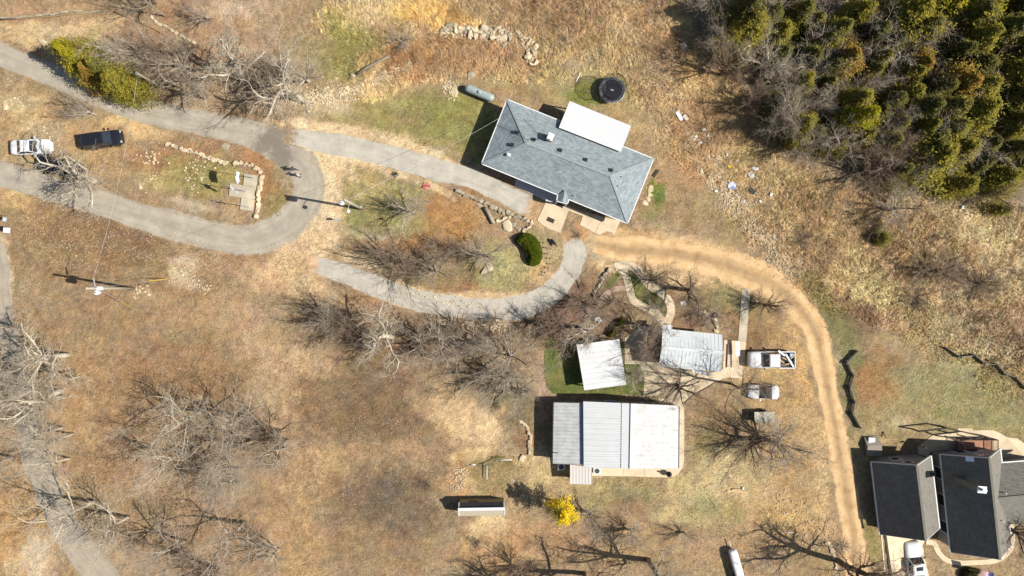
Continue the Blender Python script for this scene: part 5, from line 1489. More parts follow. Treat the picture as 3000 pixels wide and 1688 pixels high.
# ================================================================ uncountable cover
def stuff(name, v, c, mat):
    me = card_mesh(name, v, c, mat); o = bpy.data.objects.new(name, me); col.objects.link(o)
    return tag(o, kind='stuff')
COVER = attr_mat('dry_plant_matter')
nr = np.random.default_rng(77)
def road_clear(px, py):
    """False on lanes, slabs and roofs' footprints"""
    keep = np.ones(len(px), bool)
    lines = [([(0,160),(180,232),(400,318),(640,372),(800,420),(862,462),(898,510),(906,560),(885,612),(835,662),(770,695),(700,704),(600,685),(400,631),(176,562),(0,510)], 32),
             ([(846,400),(955,419),(1170,466),(1378,522),(1572,612)], 27), ([(925,776),(1100,838),(1333,900),(1450,909),(1540,895),(1610,862),(1655,815),(1680,770),(1682,730),(1664,684)], 26),
             ([(1720,706),(1950,740),(2180,798),(2330,888),(2408,1040),(2442,1225),(2482,1460),(2510,1700)], 36), ([(0,720),(6,860),(70,1170),(110,1370),(200,1560),(330,1740)], 30),
             ([(1802,784),(1850,770),(1880,800),(1905,840),(1950,865),(1965,910),(1955,945)], 14), ([(1833,800),(1850,860),(1890,900),(1940,945)], 12)]
    for pts, w in lines:
        for (x0, y0), (x1, y1) in zip(pts, pts[1:]):
            ax, ay = x1-x0, y1-y0; t = np.clip(((px-x0)*ax+(py-y0)*ay)/(ax*ax+ay*ay), 0, 1)
            keep &= np.hypot(px-(x0+t*ax), py-(y0+t*ay)) > w
    for poly in ([(1487,293),(1413,479),(1838,653),(1913,466)], [(1560,600),(1700,640),(1850,640),(1820,690),(1620,730)], [(1690,1000),(1815,985),(1838,1130),(1710,1148)], [(1620,1160),(2010,1180),(2010,1400),(1620,1400)],
                 [(1850,930),(2190,980),(2190,1110),(2050,1180),(1990,1200),(1880,1170)], [(2560,1350),(3000,1350),(3000,1688),(2590,1688)], [(670,500),(760,500),(750,625),(670,610)], [(2170,840),(2200,840),(2190,1000),(2160,1000)], [(2660,1250),(3000,1250),(3000,1400),(2660,1400)], [(1345,1480),(1480,1480),(1480,1520),(1345,1520)]):
        ins = np.zeros(len(px), bool)
        for (x0, y0), (x1, y1) in zip(poly, poly[1:]+poly[:1]):
            ins ^= ((y0 > py) != (y1 > py)) & (px < (x1-x0)*(py-y0)/(y1-y0+1e-12)+x0)
        keep &= ~ins
    return keep
def ell(px, py, cx, cy, rx, ry, ro=0):
    a = R(ro); dx, dy = px-cx, py-cy
    return np.clip(1.3-np.sqrt(((dx*math.cos(a)+dy*math.sin(a))/rx)**2+((-dx*math.sin(a)+dy*math.cos(a))/ry)**2), 0, 1)
def tall_mask(px, py):
    m = np.zeros(len(px))
    for e_ in ((1280,45,170,60),(1280,170,240,60,-8),(1480,170,200,60,8),(1650,60,240,100),(1850,120,110,120,-30),(1970,220,120,110,30),(2070,380,110,150,-35),(2190,440,110,140,-35),(2300,560,170,90,20),(1960,60,90,110),(2150,280,90,120,-30),
               (2450,680,260,120,15),(2700,680,260,140),(2900,760,170,180),(2560,850,220,90,15),(2860,900,200,140),(2960,1050,90,120),(1130,250,80,30,-25),(1100,60,150,60),(2380,760,120,60,30)):
        m = np.maximum(m, ell(px, py, *e_))
    return np.clip(m*1.6, 0, 1)*(1-wood_mask(px, py))
# rough dry grass: leaning blades in windblown tufts
N = 100000
px = nr.uniform(900, 3040, N*3); py = nr.uniform(-40, 1180, N*3)
dm = tall_mask(px, py)*(.35+.65*(fbm(px/16, py/16, 21, 3) > .46))
ok = (nr.uniform(0, 1, N*3) < dm) & road_clear(px, py)
px, py = px[ok][:N], py[ok][:N]; n_ = len(px)
gc = lin_np(ground_colour(px, py))
wx_ = (px-1500)*H/F; wy_ = -(py-844)*H/F
K = 5
windang = 2.6+1.9*(fbm(px/60, py/60, 33, 3)-.5)*3
vl, cl = [], []
for k in range(K):
    ang_ = windang+nr.normal(0, .75, n_); L_ = nr.uniform(.2, .55, n_); el = nr.uniform(.1, .8, n_)
    bx = wx_+nr.normal(0, .08, n_); by = wy_+nr.normal(0, .08, n_)
    dx, dy, dz = np.cos(ang_)*np.cos(el)*L_, np.sin(ang_)*np.cos(el)*L_, np.sin(el)*L_
    wv = .016+.012*nr.uniform(0, 1, n_); sxx, syy = -np.sin(ang_)*wv, np.cos(ang_)*wv
    z0 = T(bx, by)
    b0_ = np.stack([bx-sxx, by-syy, z0], 1); b1_ = np.stack([bx+sxx, by+syy, z0], 1)
    m1 = np.stack([bx+dx*.6+sxx*.8, by+dy*.6+syy*.8, z0+dz*.75], 1); tp = np.stack([bx+dx, by+dy, z0+dz], 1)
    vl.append(np.stack([b0_, b1_, m1, tp], 1).reshape(-1, 3))
    f_ = nr.uniform(1.25, 2.5, n_)[:, None]*(1+.5*(fbm(px/9, py/9, 63, 2)-.5))[:, None]
    cl.append(np.repeat(np.clip(gc*f_*np.array([1.03, 1.0, .93]), 0, .85), 4, 0))
stuff('dry_grass', np.concatenate(vl), np.concatenate(cl), COVER)
# leaf litter and short turf clumps everywhere else
N = 240000
px = nr.uniform(-30, 3030, N); py = nr.uniform(-30, 1720, N)
dens = .45+.55*(fbm(px/30, py/30, 11, 3) > .48)
dens *= 1-.75*tall_mask(px, py)
ok = (nr.uniform(0, 1, N) < dens) & road_clear(px, py)
px, py = px[ok], py[ok]; n_ = len(px)
gc = lin_np(ground_colour(px, py)); wx_ = (px-1500)*H/F; wy_ = -(py-844)*H/F
nn = nr.normal(size=(n_, 3))*.45+np.array([0, 0, 1]); nn /= np.linalg.norm(nn, axis=1)[:, None]
cs = np.stack([wx_, wy_, T(wx_, wy_)+nr.uniform(.02, .07, n_)], 1)
kind = nr.uniform(0, 1, n_)
patch = fbm(px/25, py/25, 88, 4) > .52
pal = np.where(((kind < .06) | ((kind < .32) & patch))[:, None], np.array(C(232,212,176))[None]*.9, np.where((kind < .5)[:, None], gc*.5, gc*np.array([1.3, 1.27, 1.22])))
pal = pal*nr.uniform(.7, 1.25, n_)[:, None]
v, c = cards(cs, nn, nr.uniform(.028, .062, n_), np.clip(pal, 0, .85), nr, 1.25)
stuff('leaf_litter', v, c, COVER)
# ================================================================ vehicles
def paint(name, c, rough=.3, coat=.6): return pbr(name, c, rough, .02, 1, .02, spec=.5, coat=coat)
PW = paint('white_car_paint', (.64, .64, .64)); PBK = paint('black_car_paint', (.012, .013, .016), .2); PSV = paint('silver_car_paint', (.42, .44, .46), .3)
M['lamp'] = pbr('lamp_glass', (.5, .52, .55), .1, .02, spec=.8); M['redlamp'] = pbr('tail_lamp', (.35, .02, .02), .2, .02)
M['chrome'] = pbr('chrome', (.6, .6, .62), .15, .02, metal=1.0); M['bedliner'] = pbr('bed_liner', (.05, .05, .055), .7, .15)

def loft(mb, stations, prof):
    rows = [[(x, y*hw, z0+(z1-z0)*zz) for y, zz in prof] for x, hw, z0, z1 in stations]
    n = len(prof); i0 = len(mb.v)
    for r in rows: mb.v += r
    for i in range(len(rows)-1):
        for k in range(n):
            a = i0+i*n+k; b = i0+i*n+(k+1) % n
            mb.f.append((a, b, b+n, a+n))
    mb.f.append(tuple(i0+k for k in reversed(range(n)))); mb.f.append(tuple(i0+(len(rows)-1)*n+k for k in range(n)))
PROF = [(-.90,0),(-1,.12),(-1,.55),(-.97,.8),(-.88,.95),(-.55,1.0),(0,1.02),(.55,1.0),(.88,.95),(.97,.8),(1,.55),(1,.12),(.90,0)]
def wheel(e, x, y, r=.33, w=.22):
    m_ = MB(); m_.tube([(x, y-w/2, r), (x, y-w/2+.03, r), (x, y+w/2-.03, r), (x, y+w/2, r)], [r*.93, r, r, r*.93], 20)
    o = m_.build('wheel', M['rubber'], e, False)
    m_ = MB(); s = 1 if y > 0 else -1; yy = y+s*(w/2+.004)
    m_.tube([(x, yy-.01*s, r), (x, yy, r)] if s > 0 else [(x, yy, r), (x, yy+.01, r)], [r*.62, r*.55], 12)
    m_.build('rim', M['chrome'], o)
def quadp(e, name, pts, mat, th=.012):
    m_ = MB(); n = (Vector(pts[1])-Vector(pts[0])).cross(Vector(pts[2])-Vector(pts[0])).normalized()
    top = [Vector(p)+n*th for p in pts]; m_.face(top)
    for i in range(len(pts)): m_.face([pts[i], pts[(i+1) % len(pts)], top[(i+1) % len(pts)], top[i]])
    return m_.build(name, mat, e)
def vehicle(name, label, px, py, ang, L, W, kind, mat, zb=None, cat='car'):
    """ang: heading in the photograph, degrees, 0 = nose to the right, positive = turned upward"""
    p = G(px, py); e = empty(name, p, R(ang), label, cat)
    h = L/2; w = W/2; belt = {'sedan': .92, 'suv': 1.02, 'van': 1.02, 'pickup': 1.12, 'roadster': .86}[kind]
    roofz = {'sedan': 1.44, 'suv': 1.72, 'van': 1.75, 'pickup': 1.88, 'roadster': 1.24}[kind]
    g = .24 if kind != 'pickup' else .42
    hood = belt-.02; tail = belt+.04 if kind == 'sedan' else belt
    m_ = MB()
    if kind == 'pickup':
        bed0, bed1 = -h+.04, -h*.30
        st_ = [(bed1-.0, w, g, belt), (h*.28, w, g, belt), (h*.5, w*.99, g, belt-.02), (h*.85, w*.96, g, belt-.06), (h*.96, w*.88, g+.03, belt-.16), (h, w*.78, g+.1, belt-.34)]
        loft(m_, st_, PROF)
        fl = .78
        st_ = [(-h+.02, w*.96, g+.08, fl), (bed1, w*.99, g, fl)]
        loft(m_, st_, PROF)
    else:
        r0 = -h
        fe = {'van': .56, 'suv': .58, 'sedan': .60, 'roadster': .48}.get(kind, .6)
        st_ = [(-h, w*(fe+.02), g+.12, tail-.32), (-h*.965, w*(fe+.20), g+.04, tail-.12), (-h*.86, w*.94, g, tail-.02), (-h*.6, w*.99, g, tail), (0, w, g, belt), (h*.35, w*.99, g, belt), (h*.62, w*.98, g, hood-.04), (h*.84, w*.91, g, hood-.14), (h*.95, w*(fe+.12), g+.04, hood-.26), (h, w*(fe-.06), g+.12, hood-.42)]
        loft(m_, st_, PROF)
    body = m_.build('body', mat, e, False)
    for pl in body.data.polygons: pl.use_smooth = True
    # cabin
    cb = {'sedan': (-h*.66, -h*.34, h*.08, h*.36), 'suv': (-h*.92, -h*.80, h*.12, h*.40), 'van': (-h*.94, -h*.86, h*.22, h*.50), 'pickup': (-h*.28, -h*.24, h*.20, h*.40), 'roadster': (-h*.52, -h*.30, h*.04, h*.34)}[kind]
    xb0, xr0, xr1, xb1 = cb; wb, wr = w*.93, w*.74; zb_ = belt-.04
    roofm = mat if kind != 'roadster' else pbr('black_fabric_top', (.03, .03, .034), .8, .1)
    m_ = MB()
    cst = []
    rows = [[(xb0, -wb, zb_), (xb0, wb, zb_), (xb1, wb*.93, zb_), (xb1, -wb*.93, zb_)], [(xr0, -wr, roofz-.05), (xr0, wr, roofz-.05), (xr1, wr*.97, roofz-.05), (xr1, -wr*.97, roofz-.05)], [(xr0+.12, -wr*.8, roofz), (xr0+.12, wr*.8, roofz), (xr1-.12, wr*.77, roofz), (xr1-.12, -wr*.77, roofz)]]
    i0 = 0
    for r in rows: m_.v += r
    for a in (0, 4):
        for k in range(4): m_.f.append((a+(k+1) % 4, a+k, a+4+k, a+4+(k+1) % 4))
    m_.f.append((8+3, 8+2, 8+1, 8)); m_.f.append((0, 1, 2, 3))
    cabn = m_.build('cabin' if kind != 'roadster' else 'soft_top', roofm, e)
    bpy_fix(cabn)
    B, T_ = rows[0], rows[1]
    def ins(a, b, c, d, u0, u1, v0, v1):
        a, b, c, d = map(Vector, (a, b, c, d))   # a,b bottom; d,c top
        f = lambda u, v: (a*(1-u)+b*u)*(1-v)+(d*(1-u)+c*u)*v
        return [f(u0, v0), f(u1, v0), f(u1, v1), f(u0, v1)]
    quadp(cabn, 'windshield', ins(B[3], B[2], T_[2], T_[3], .05, .95, .06, .94), M['glass'])
    quadp(cabn, 'rear_window', ins(B[1], B[0], T_[0], T_[1], .08, .92, .12, .92), M['glass'])
    for a, b, c, d in ((B[2], B[1], T_[1], T_[2]), (B[0], B[3], T_[3], T_[0])):
        quadp(cabn, 'side_window', ins(a, b, c, d, .06, .49, .12, .92), M['glass']); quadp(cabn, 'side_window', ins(a, b, c, d, .53, .93, .12, .92), M['glass'])
    wr_ = .33 if kind != 'pickup' else .40
    for x in (-h*.60, h*.60):
        for s in (-1, 1): wheel(e, x, s*(w-.10), wr_)
    for s in (-1, 1):
        m_ = MB(); m_.box((h*(.93 if kind == 'pickup' else .90), s*w*.62, belt-.30), (.20, .22, .12)); m_.build('headlight', M['lamp'], e)
        m_ = MB(); m_.box((-h*.96, s*w*.78, belt-.22), (.14, .22, .16)); m_.build('taillight', M['redlamp'], e)
        m_ = MB(); m_.box((xb1-.18, s*(w+.08), belt+.06), (.16, .24, .15)); m_.build('mirror', mat if kind != 'pickup' else M['black'], e)
    m_ = MB(); m_.box((h*.965, 0, g+.22), (.10, w*1.5, .16)); m_.build('bumper', M['black'] if kind != 'pickup' else M['chrome'], e)
    if kind == 'pickup':
        for s in (-1, 1):
            m_ = MB(); m_.box(((bed0+bed1)/2, s*(w-.05), .95), (bed1-bed0, .10, .42)); m_.build('bed_side', mat, e)
        m_ = MB(); m_.box((bed0, 0, .95), (.07, W*.92, .40)); m_.build('tailgate', mat, e)
        m_ = MB(); m_.box(((bed0+bed1)/2, 0, fl+.035), (bed1-bed0-.1, W-.22, .03)); m_.build('bed_floor', M['bedliner'], e)
    return e, body, cabn
def bpy_fix(o):
    bm = bmesh.new(); bm.from_mesh(o.data); bmesh.ops.recalc_face_normals(bm, faces=bm.faces); bm.to_mesh(o.data); bm.free()
Z4c = tl(0, 370, 4.83)
e, b_, c_ = vehicle('car', 'white sedan parked at the far left beside the lower lane', 103, 434, 2, 4.85, 1.85, 'sedan', PW)
m_ = MB(); m_.box((1.0, -.05, 1.18), (.22, .3, .01)); m_.build('paper', pbr('pale_green_paper', (.4, .5, .38)), c_)
vehicle('car', 'black minivan parked on the sandy verge between the two lanes', 312, 413, 9, 4.7, 1.9, 'van', PBK)
e, b_, c_ = vehicle('pickup_truck', 'black pickup truck half hidden under the wide bare tree', 186, 492, 168, 5.4, 1.95, 'pickup', PBK, cat='truck')
m_ = MB(); m_.box((1.6, .15, 1.14), (.5, .42, .05)); m_.build('hood_patch', M['white_paint'], b_)
e, b_, c_ = vehicle('pickup_truck', 'silver-white pickup truck facing the cabin with scrap lumber in its bed', 2252, 1052, 180, 5.45, 2.0, 'pickup', PW, cat='truck')
junk = random.Random(4)
tpx = G(2252, 1052)
def load(name, label, dx, dy, size, rz, mat, z=1.0, cat='lumber', group=None, rx=0):
    m_ = MB(); m_.box((0, 0, 0), size); o = m_.build(name, mat, None); o.location = (tpx.x+dx, tpx.y+dy, z); o.rotation_euler = (0, rx, rz); tag(o, label, cat, group)
load('board', 'white panel sticking out over the pickup bed\'s side', 1.02, .82, (.95, .22, .05), -.65, M['white_paint'], 1.30)
load('board', 'long white board lying diagonally across the pickup bed', 2.0, -.05, (1.75, .2, .05), -1.02, M['white_paint'], 1.22)
load('cooler', 'pale blue box at the rear corner of the pickup bed', 2.32, .55, (.45, .42, .28), 0, pbr('pale_blue_plastic', (.32, .45, .6)), 1.0, 'box')
for i in range(9):
    load('scrap_board', 'short tan scrap board among the load in the pickup bed', junk.uniform(1.1, 2.5), junk.uniform(-.7, .6), (junk.uniform(.35, .9), .12, .05), junk.uniform(0, 3.1), M['newwood'] if i % 3 else M['wood'], .88+i*.035, 'lumber', 'scrap boards in the pickup bed')
e, b_, c_ = vehicle('car', 'small white roadster with a black top parked below the silver-white pickup', 2231, 1146, 178, 3.75, 1.72, 'roadster', PW)
e, b_, c_ = vehicle('pickup_truck', 'white pickup with a grey bed cover on the driveway below the garage', 2668, 1650, 96, 5.8, 2.0, 'pickup', PW, cat='truck')
m_ = MB(); m_.box((-1.9, 0, 1.19), (1.9, 1.8, .05)); m_.build('bed_cover', pbr('grey_bed_cover', (.20, .22, .23), .5, .06), e)
m_ = MB(); m_.box((.05, .0, 1.895), (.45, .8, .012)); m_.build('sunroof', M['glass'], c_)
# small trailer under the wide tree
p = G(2230, 1218); e = empty('trailer', p, R(1), 'small utility trailer with a weathered pale board top and a drawbar, below the roadster', 'trailer')
m_ = MB(); m_.box((0, 0, .78), (2.25, 1.2, .5)); m_.build('box', M['darkwood'], e)
m_ = MB(); m_.box((0, 0, 1.05), (2.35, 1.3, .04)); m_.build('lid', pbr('weathered_white_boards', C(205,200,180), .85, .15, 3, .2, 14, c2=C(160,155,140), c2scale=2), e)
m_ = MB(); m_.bar((-1.1, .5, .5), (-2.1, 0, .45), .08, .08); m_.bar((-1.1, -.5, .5), (-2.1, 0, .45), .08, .08); m_.build('drawbar', M['darkmetal'], e)
for s in (-1, 1): wheel(e, 0.1, s*.72, .3, .18)
# long narrow white trailer at the bottom edge
p = G(2158, 1668); e = empty('boat_trailer', p, R(106), 'long narrow white covered trailer cut off by the bottom edge', 'trailer')
m_ = MB(); loft(m_, [(-2.6, .42, .35, .95), (-2.3, .5, .3, 1.05), (1.9, .5, .3, 1.05), (2.5, .46, .32, 1.0), (2.7, .38, .38, .9)], PROF); m_.build('shell', PW, e, True)
m_ = MB(); m_.bar((2.6, 0, .35), (3.7, 0, .35), .08, .08); m_.build('drawbar', M['galv'], e)
for s in (-1, 1): wheel(e, -.6, s*.58, .28, .16)

# ---- propane tank
a_, b_ = G(1373, 260), G(1438, 287); ctr = (a_+b_)/2; ang = math.atan2((b_-a_).y, (b_-a_).x)
p = P(1405, 273, .75); e = empty('propane_tank', (p.x, p.y, 0), ang, 'long pale grey-green propane tank lying north-west of the grey-roofed house', 'tank')
m_ = MB(); Lh, r_ = 1.85, .47
prof_ = [(-Lh+.02, .10), (-Lh+.06, .25), (-Lh+.18, .38), (-Lh+.38, .46), (-Lh+.45, r_), (Lh-.45, r_), (Lh-.38, .46), (Lh-.18, .38), (Lh-.06, .25), (Lh-.02, .10)]
m_.tube([(x, 0, .75) for x, _ in prof_], [r for _, r in prof_], 28); m_.build('shell', M['tank'], e, True)
m_ = MB(); m_.tube([(0, 0, 1.18), (0, 0, 1.36), (0, 0, 1.40)], [.19, .19, .12], 18); m_.build('dome', M['tank'], e)
m_ = MB(); m_.tube([(.14, 0, .75), (.19, 0, .75)], [r_+.006, r_+.006], 28); m_.build('strap', M['galv'], e)
for x in (-1.1, 1.1): m_ = MB(); m_.box((x, 0, .18), (.2, .8, .36)); m_.build('saddle', M['concrete_grey'], e)

# ---- trampoline with net
p = G(1790, 270); e = empty('trampoline', p, .2, 'round black trampoline with a safety net, north of the white porch roof', 'trampoline')
R0 = 1.52; zt_ = .88
def ring(r, z, n=32): return [(r*math.cos(i*PI2/n), r*math.sin(i*PI2/n), z) for i in range(n+1)]
m_ = MB(); m_.face([(1.22*math.cos(i*PI2/40), 1.22*math.sin(i*PI2/40), zt_) for i in range(40)]); m_.build('mat', pbr('black_jump_mat', (.016, .017, .022), .6, .1), e)
m_ = MB(); n = 40
for i in range(n):
    a0, a1 = i*PI2/n, (i+1)*PI2/n
    m_.face([(1.22*math.cos(a0), 1.22*math.sin(a0), zt_+.01), (R0*math.cos(a0), R0*math.sin(a0), zt_+.03), (R0*math.cos(a1), R0*math.sin(a1), zt_+.03), (1.22*math.cos(a1), 1.22*math.sin(a1), zt_+.01)])
m_.build('pad', pbr('dark_spring_pad', (.05, .055, .06), .5, .1, c2=(.25, .26, .27), c2scale=2.2, c2amt=.5), e)
m_ = MB(); m_.tube(ring(R0, zt_-.03), .03, 6, False); m_.build('frame', M['galv'], e)
m_ = MB(); m_.tube(ring(1.42, 2.75), .025, 6, False); m_.build('top_hoop', M['black'], e)
for i in range(6):
    a = i*PI2/6; m_ = MB(); c, s = math.cos(a), math.sin(a)
    m_.tube([(R0*c*1.03, R0*s*1.03, .05), (R0*c*1.05, R0*s*1.05, 1.0), (R0*c*1.09, R0*s*1.09, 2.0), (1.42*c, 1.42*s, 2.75)], .024, 6); m_.build('net_pole', M['black'], e)
for i in range(4):
    a = i*PI2/4+.5; m_ = MB(); m_.tube([(R0*math.cos(a), R0*math.sin(a), zt_), (R0*math.cos(a), R0*math.sin(a), .03), (R0*math.cos(a+.5), R0*math.sin(a+.5), .03), (R0*math.cos(a+.5), R0*math.sin(a+.5), zt_)], .025, 6); m_.build('leg', M['galv'], e)
m_ = MB()
for i in range(n):
    a0, a1 = i*PI2/n, (i+1)*PI2/n
    for r0, z0, r1, z1 in ((1.30, .95, 1.46, 1.8), (1.46, 1.8, 1.42, 2.75)):
        m_.face([(r0*math.cos(a0), r0*math.sin(a0), z0), (r0*math.cos(a1), r0*math.sin(a1), z0), (r1*math.cos(a1), r1*math.sin(a1), z1), (r1*math.cos(a0), r1*math.sin(a0), z1)])
m_.build('net', net_mat('black_netting', (.015, .016, .018), .38), e)
m_ = MB()
for x0, y0, x1, y1 in ((-.16,.12,-.04,-.02), (-.04,-.02,-.10,-.10), (-.02,.06,.12,-.02), (.12,-.02,.16,-.12), (.02,.0,.10,-.10)): m_.bar((x0, y0, zt_+.012), (x1, y1, zt_+.012), .06, .01)
m_.build('mat_mark', M['white_paint'], e)

# ---- poles and wires
def pole(name, label, px, py, h, r=.17, cat='utility pole', lean=(0, 0)):
    p = G(px, py); e = empty(name, p, 0, label, cat)
    m_ = MB(); m_.tube([(0, 0, -.3), (lean[0]*.5, lean[1]*.5, h*.5), (lean[0], lean[1], h)], [r, r*.88, r*.72], 14)
    m_.build('post', M['polewood'], e, True); return e, p
def transformer(e, x, y, z, r=.26, hh=.9):
    m_ = MB(); m_.tube([(x, y, z), (x, y, z+hh), (x, y, z+hh+.08)], [r, r, r*.6], 18); t = m_.build('transformer', pbr('transformer_paint', (.5, .51, .52), .4, .05), e, True)
    m_ = MB(); m_.tube([(x+.1, y, z+hh+.05), (x+.1, y, z+hh+.28)], [.05, .035], 8); m_.build('bushing', M['brick'], t)
e1, p1 = pole('utility_pole', 'tall utility pole with a transformer in the brown field at the left', 390, 845, 9.0)
transformer(e1, .1, -.45, 6.6); 
m_ = MB(); m_.bar((0, .2, 7.4), (-.1, 1.1, 7.5), .09, .11); m_.build('bracket', M['galv'], e1)
m_ = MB(); m_.box((.28, 0, 7.0), (.3, .4, .7)); m_.build('cutout', M['white_paint'], e1)
e3, p3 = pole('utility_pole', 'grey utility pole with a transformer and lamp beside the sandy junction', 1061, 613, 8.7)
transformer(e3, -.55, -.2, 7.0)
m_ = MB(); m_.tube([(0, 0, 6.2), (-.1, -.6, 6.5), (-.15, -.95, 6.45)], .035, 8); la = m_.build('lamp_arm', M['galv'], e3)
m_ = MB(); m_.tube([(-.15, -.95, 6.25), (-.15, -.95, 6.45), (-.15, -.95, 6.55)], [.22, .18, .08], 16); m_.build('lamp_shade', M['white_paint'], la)
m_ = MB(); m_.box((.25, .05, 1.6), (.18, .22, .5)); m_.build('meter_box', M['galv'], e3)
e2, p2 = pole('utility_pole', 'short wooden pole right of the roadside evergreens', 472, 255, 5.2, .16)
m_ = MB(); m_.box((0, 0, 5.22), (.3, .3, .06)); m_.build('pole_cap', M['galv'], e2)
e4, p4 = pole('utility_pole', 'utility pole at the left edge by the west lane', 56, 955, 9.0)
def wire(label, a, b, sag, r=.012):
    m_ = MB(); a, b = Vector(a), Vector(b); pts = []
    for i in range(25): t = i/24; q = a.lerp(b, t); q.z -= sag*4*t*(1-t); pts.append(tuple(q))
    m_.tube(pts, r, 4); o = m_.build('power_line', M['galv'], None, True); tag(o, label, 'wire')
top = lambda p, z, dx=0, dy=0: (p.x+dx, p.y+dy, z)
wire('overhead wire from the brown field\'s pole to the short wooden pole', top(p1, 7.5, -.1, 1.1), top(p2, 5.1), .8)
wire('overhead wire between the field pole and the junction pole', top(p1, 8.7), top(p3, 8.5), 1.0)
wire('overhead wire from the field pole to the pole at the left edge', top(p1, 8.7), top(p4, 8.7), .8)
wire('service wire from the junction pole to the grey-roofed house', top(p3, 7.8), P(1465, 345, 3.1), .7, .014)
for lab, x0, y0, x1, y1, z in (('guy wire with a yellow guard east of the field pole', 490, 817, 390, 845, 8.0), ('guy wire with a yellow guard south-east of the field pole', 383, 901, 390, 845, 7.0)):
    a, b = G(x0, y0), Vector(top(p1, z)); e = empty('guy_wire', a, 0, lab, 'guy wire')
    m_ = MB(); m_.tube([(0, 0, 0), tuple(b-a)], .012, 4); m_.build('cable', M['galv'], e)
    d = (b-a).normalized(); m_ = MB(); m_.tube([(0, 0, 0), tuple(d*2.4)], .035, 6); m_.build('guard', pbr('yellow_guard', C(240,200,60)), e)

# ---- flagpoles
def flagpole(px, py, h, label, fm, flen, fh, ang, droop):
    p = G(px, py, .14); e = empty('flagpole', p, 0, label, 'flagpole')
    m_ = MB(); m_.tube([(0, 0, 0), (0, 0, h)], [.045, .025], 10); m_.tube([(0, 0, 0), (0, 0, .05)], [.12, .1], 12); m_.build('pole', M['galv'], e)
    m_ = MB(); m_.tube([(0, 0, h), (0, 0, h+.05), (0, 0, h+.1)], [.02, .06, .02], 10); m_.build('finial', M['galv'], e)
    m_ = MB(); nx_, nz_ = 14, 8; c, s = math.cos(ang), math.sin(ang); i0 = 0
    for j in range(nz_+1):
        for i in range(nx_+1):
            u, v = i/nx_, j/nz_; x = u*flen*(1-.25*droop*u); z = h-.1-v*fh-droop*u*u*flen*.5; o = .10*math.sin(u*9+v*2)*u
            m_.v.append((x*c-o*s, x*s+o*c, z))
    for j in range(nz_):
        for i in range(nx_): a = j*(nx_+1)+i; m_.f.append((a, a+1, a+nx_+2, a+nx_+1))
    f = m_.build('flag', fm, e, True); return e
def flagmat(name, base, stripe=None, canton=None):
    m, n, l, b = nt(name); tc = n.new("ShaderNodeTexCoord"); sp = n.new("ShaderNodeSeparateXYZ"); l.new(tc.outputs['Generated'], sp.inputs[0])
    c = base
    if stripe:
        mu = n.new("ShaderNodeMath"); mu.operation = 'MULTIPLY'; mu.inputs[1].default_value = 6.5; l.new(sp.outputs[2], mu.inputs[0])
        fr = n.new("ShaderNodeMath"); fr.operation = 'FRACT'; l.new(mu.outputs[0], fr.inputs[0])
        gt = n.new("ShaderNodeMath"); gt.operation = 'GREATER_THAN'; gt.inputs[1].default_value = .5; l.new(fr.outputs[0], gt.inputs[0])
        c = mixc(n, l, gt.outputs[0], stripe, base)
        l.new(c, b.inputs['Base Color'])
    else: b.inputs['Base Color'].default_value = (*base, 1)
    b.inputs['Roughness'].default_value = .8
    return m
fw = flagmat('white_flag_cloth', (.55, .57, .63)); fb = flagmat('pale_blue_flag_cloth', (.40, .44, .56), (.58, .58, .60))
F5 = lambda x, y: Z5([(x, y)])[0]
flagpole(*F5(1170, 493), 5.0, 'flagpole with the largest pale flag, northernmost on the T-shaped pad', fb, 1.5, .9, -1.75, .5)
flagpole(*F5(1065, 683), 5.0, 'flagpole with a pale flag in the middle of the T-shaped pad', fw, 1.2, .8, -.9, 1.1)
flagpole(*F5(1105, 905), 4.0, 'flagpole with a small pale flag, southernmost on the T-shaped pad', fw, .8, .6, -.4, 1.3)
# striped national flag by the house walk
p = P(*t32([(1575, 1400)])[0], -.3); e = empty('flag', G(*t32([(1600,1395)])[0]), 0, 'red and white striped flag with a blue corner beside the house walk', 'flag')
bz = e.location.z
m_ = MB(); m_.tube([(0, 0, 0), (0, 0, 2.6)], .03, 8); m_.build('pole', M['galv'], e)
sm_r, sm_w, sm_b = pbr('red_flag_stripe', (.42, .05, .07)), pbr('white_flag_stripe', (.6, .6, .6)), pbr('blue_flag_corner', (.04, .06, .2))
for i in range(13):
    m_ = MB(); y0 = .45-i*.07
    for k in range(8):
        x0, x1 = -k*.17, -(k+1)*.17; f = lambda x: 2.35+.05*math.sin(x*5)+x*.12
        m_.face([(x0, y0-.07+x0*-.25, f(x0)-.02*i), (x0, y0+x0*-.25, f(x0)-.02*i+.02), (x1, y0+x1*-.25, f(x1)-.02*i+.02), (x1, y0-.07+x1*-.25, f(x1)-.02*i)])
    m_.build('stripe', sm_r if i % 2 == 0 else sm_w, e)
m_ = MB(); f = lambda x: 2.375+.05*math.sin(x*5)+x*.12
for k in range(3):
    x0, x1 = -k*.18, -(k+1)*.18; m_.face([(x0, -.04+x0*-.25, f(x0)-.12), (x0, .45+x0*-.25, f(x0)), (x1, .45+x1*-.25, f(x1)), (x1, -.04+x1*-.25, f(x1)-.12)])
m_.build('canton', sm_b, e)

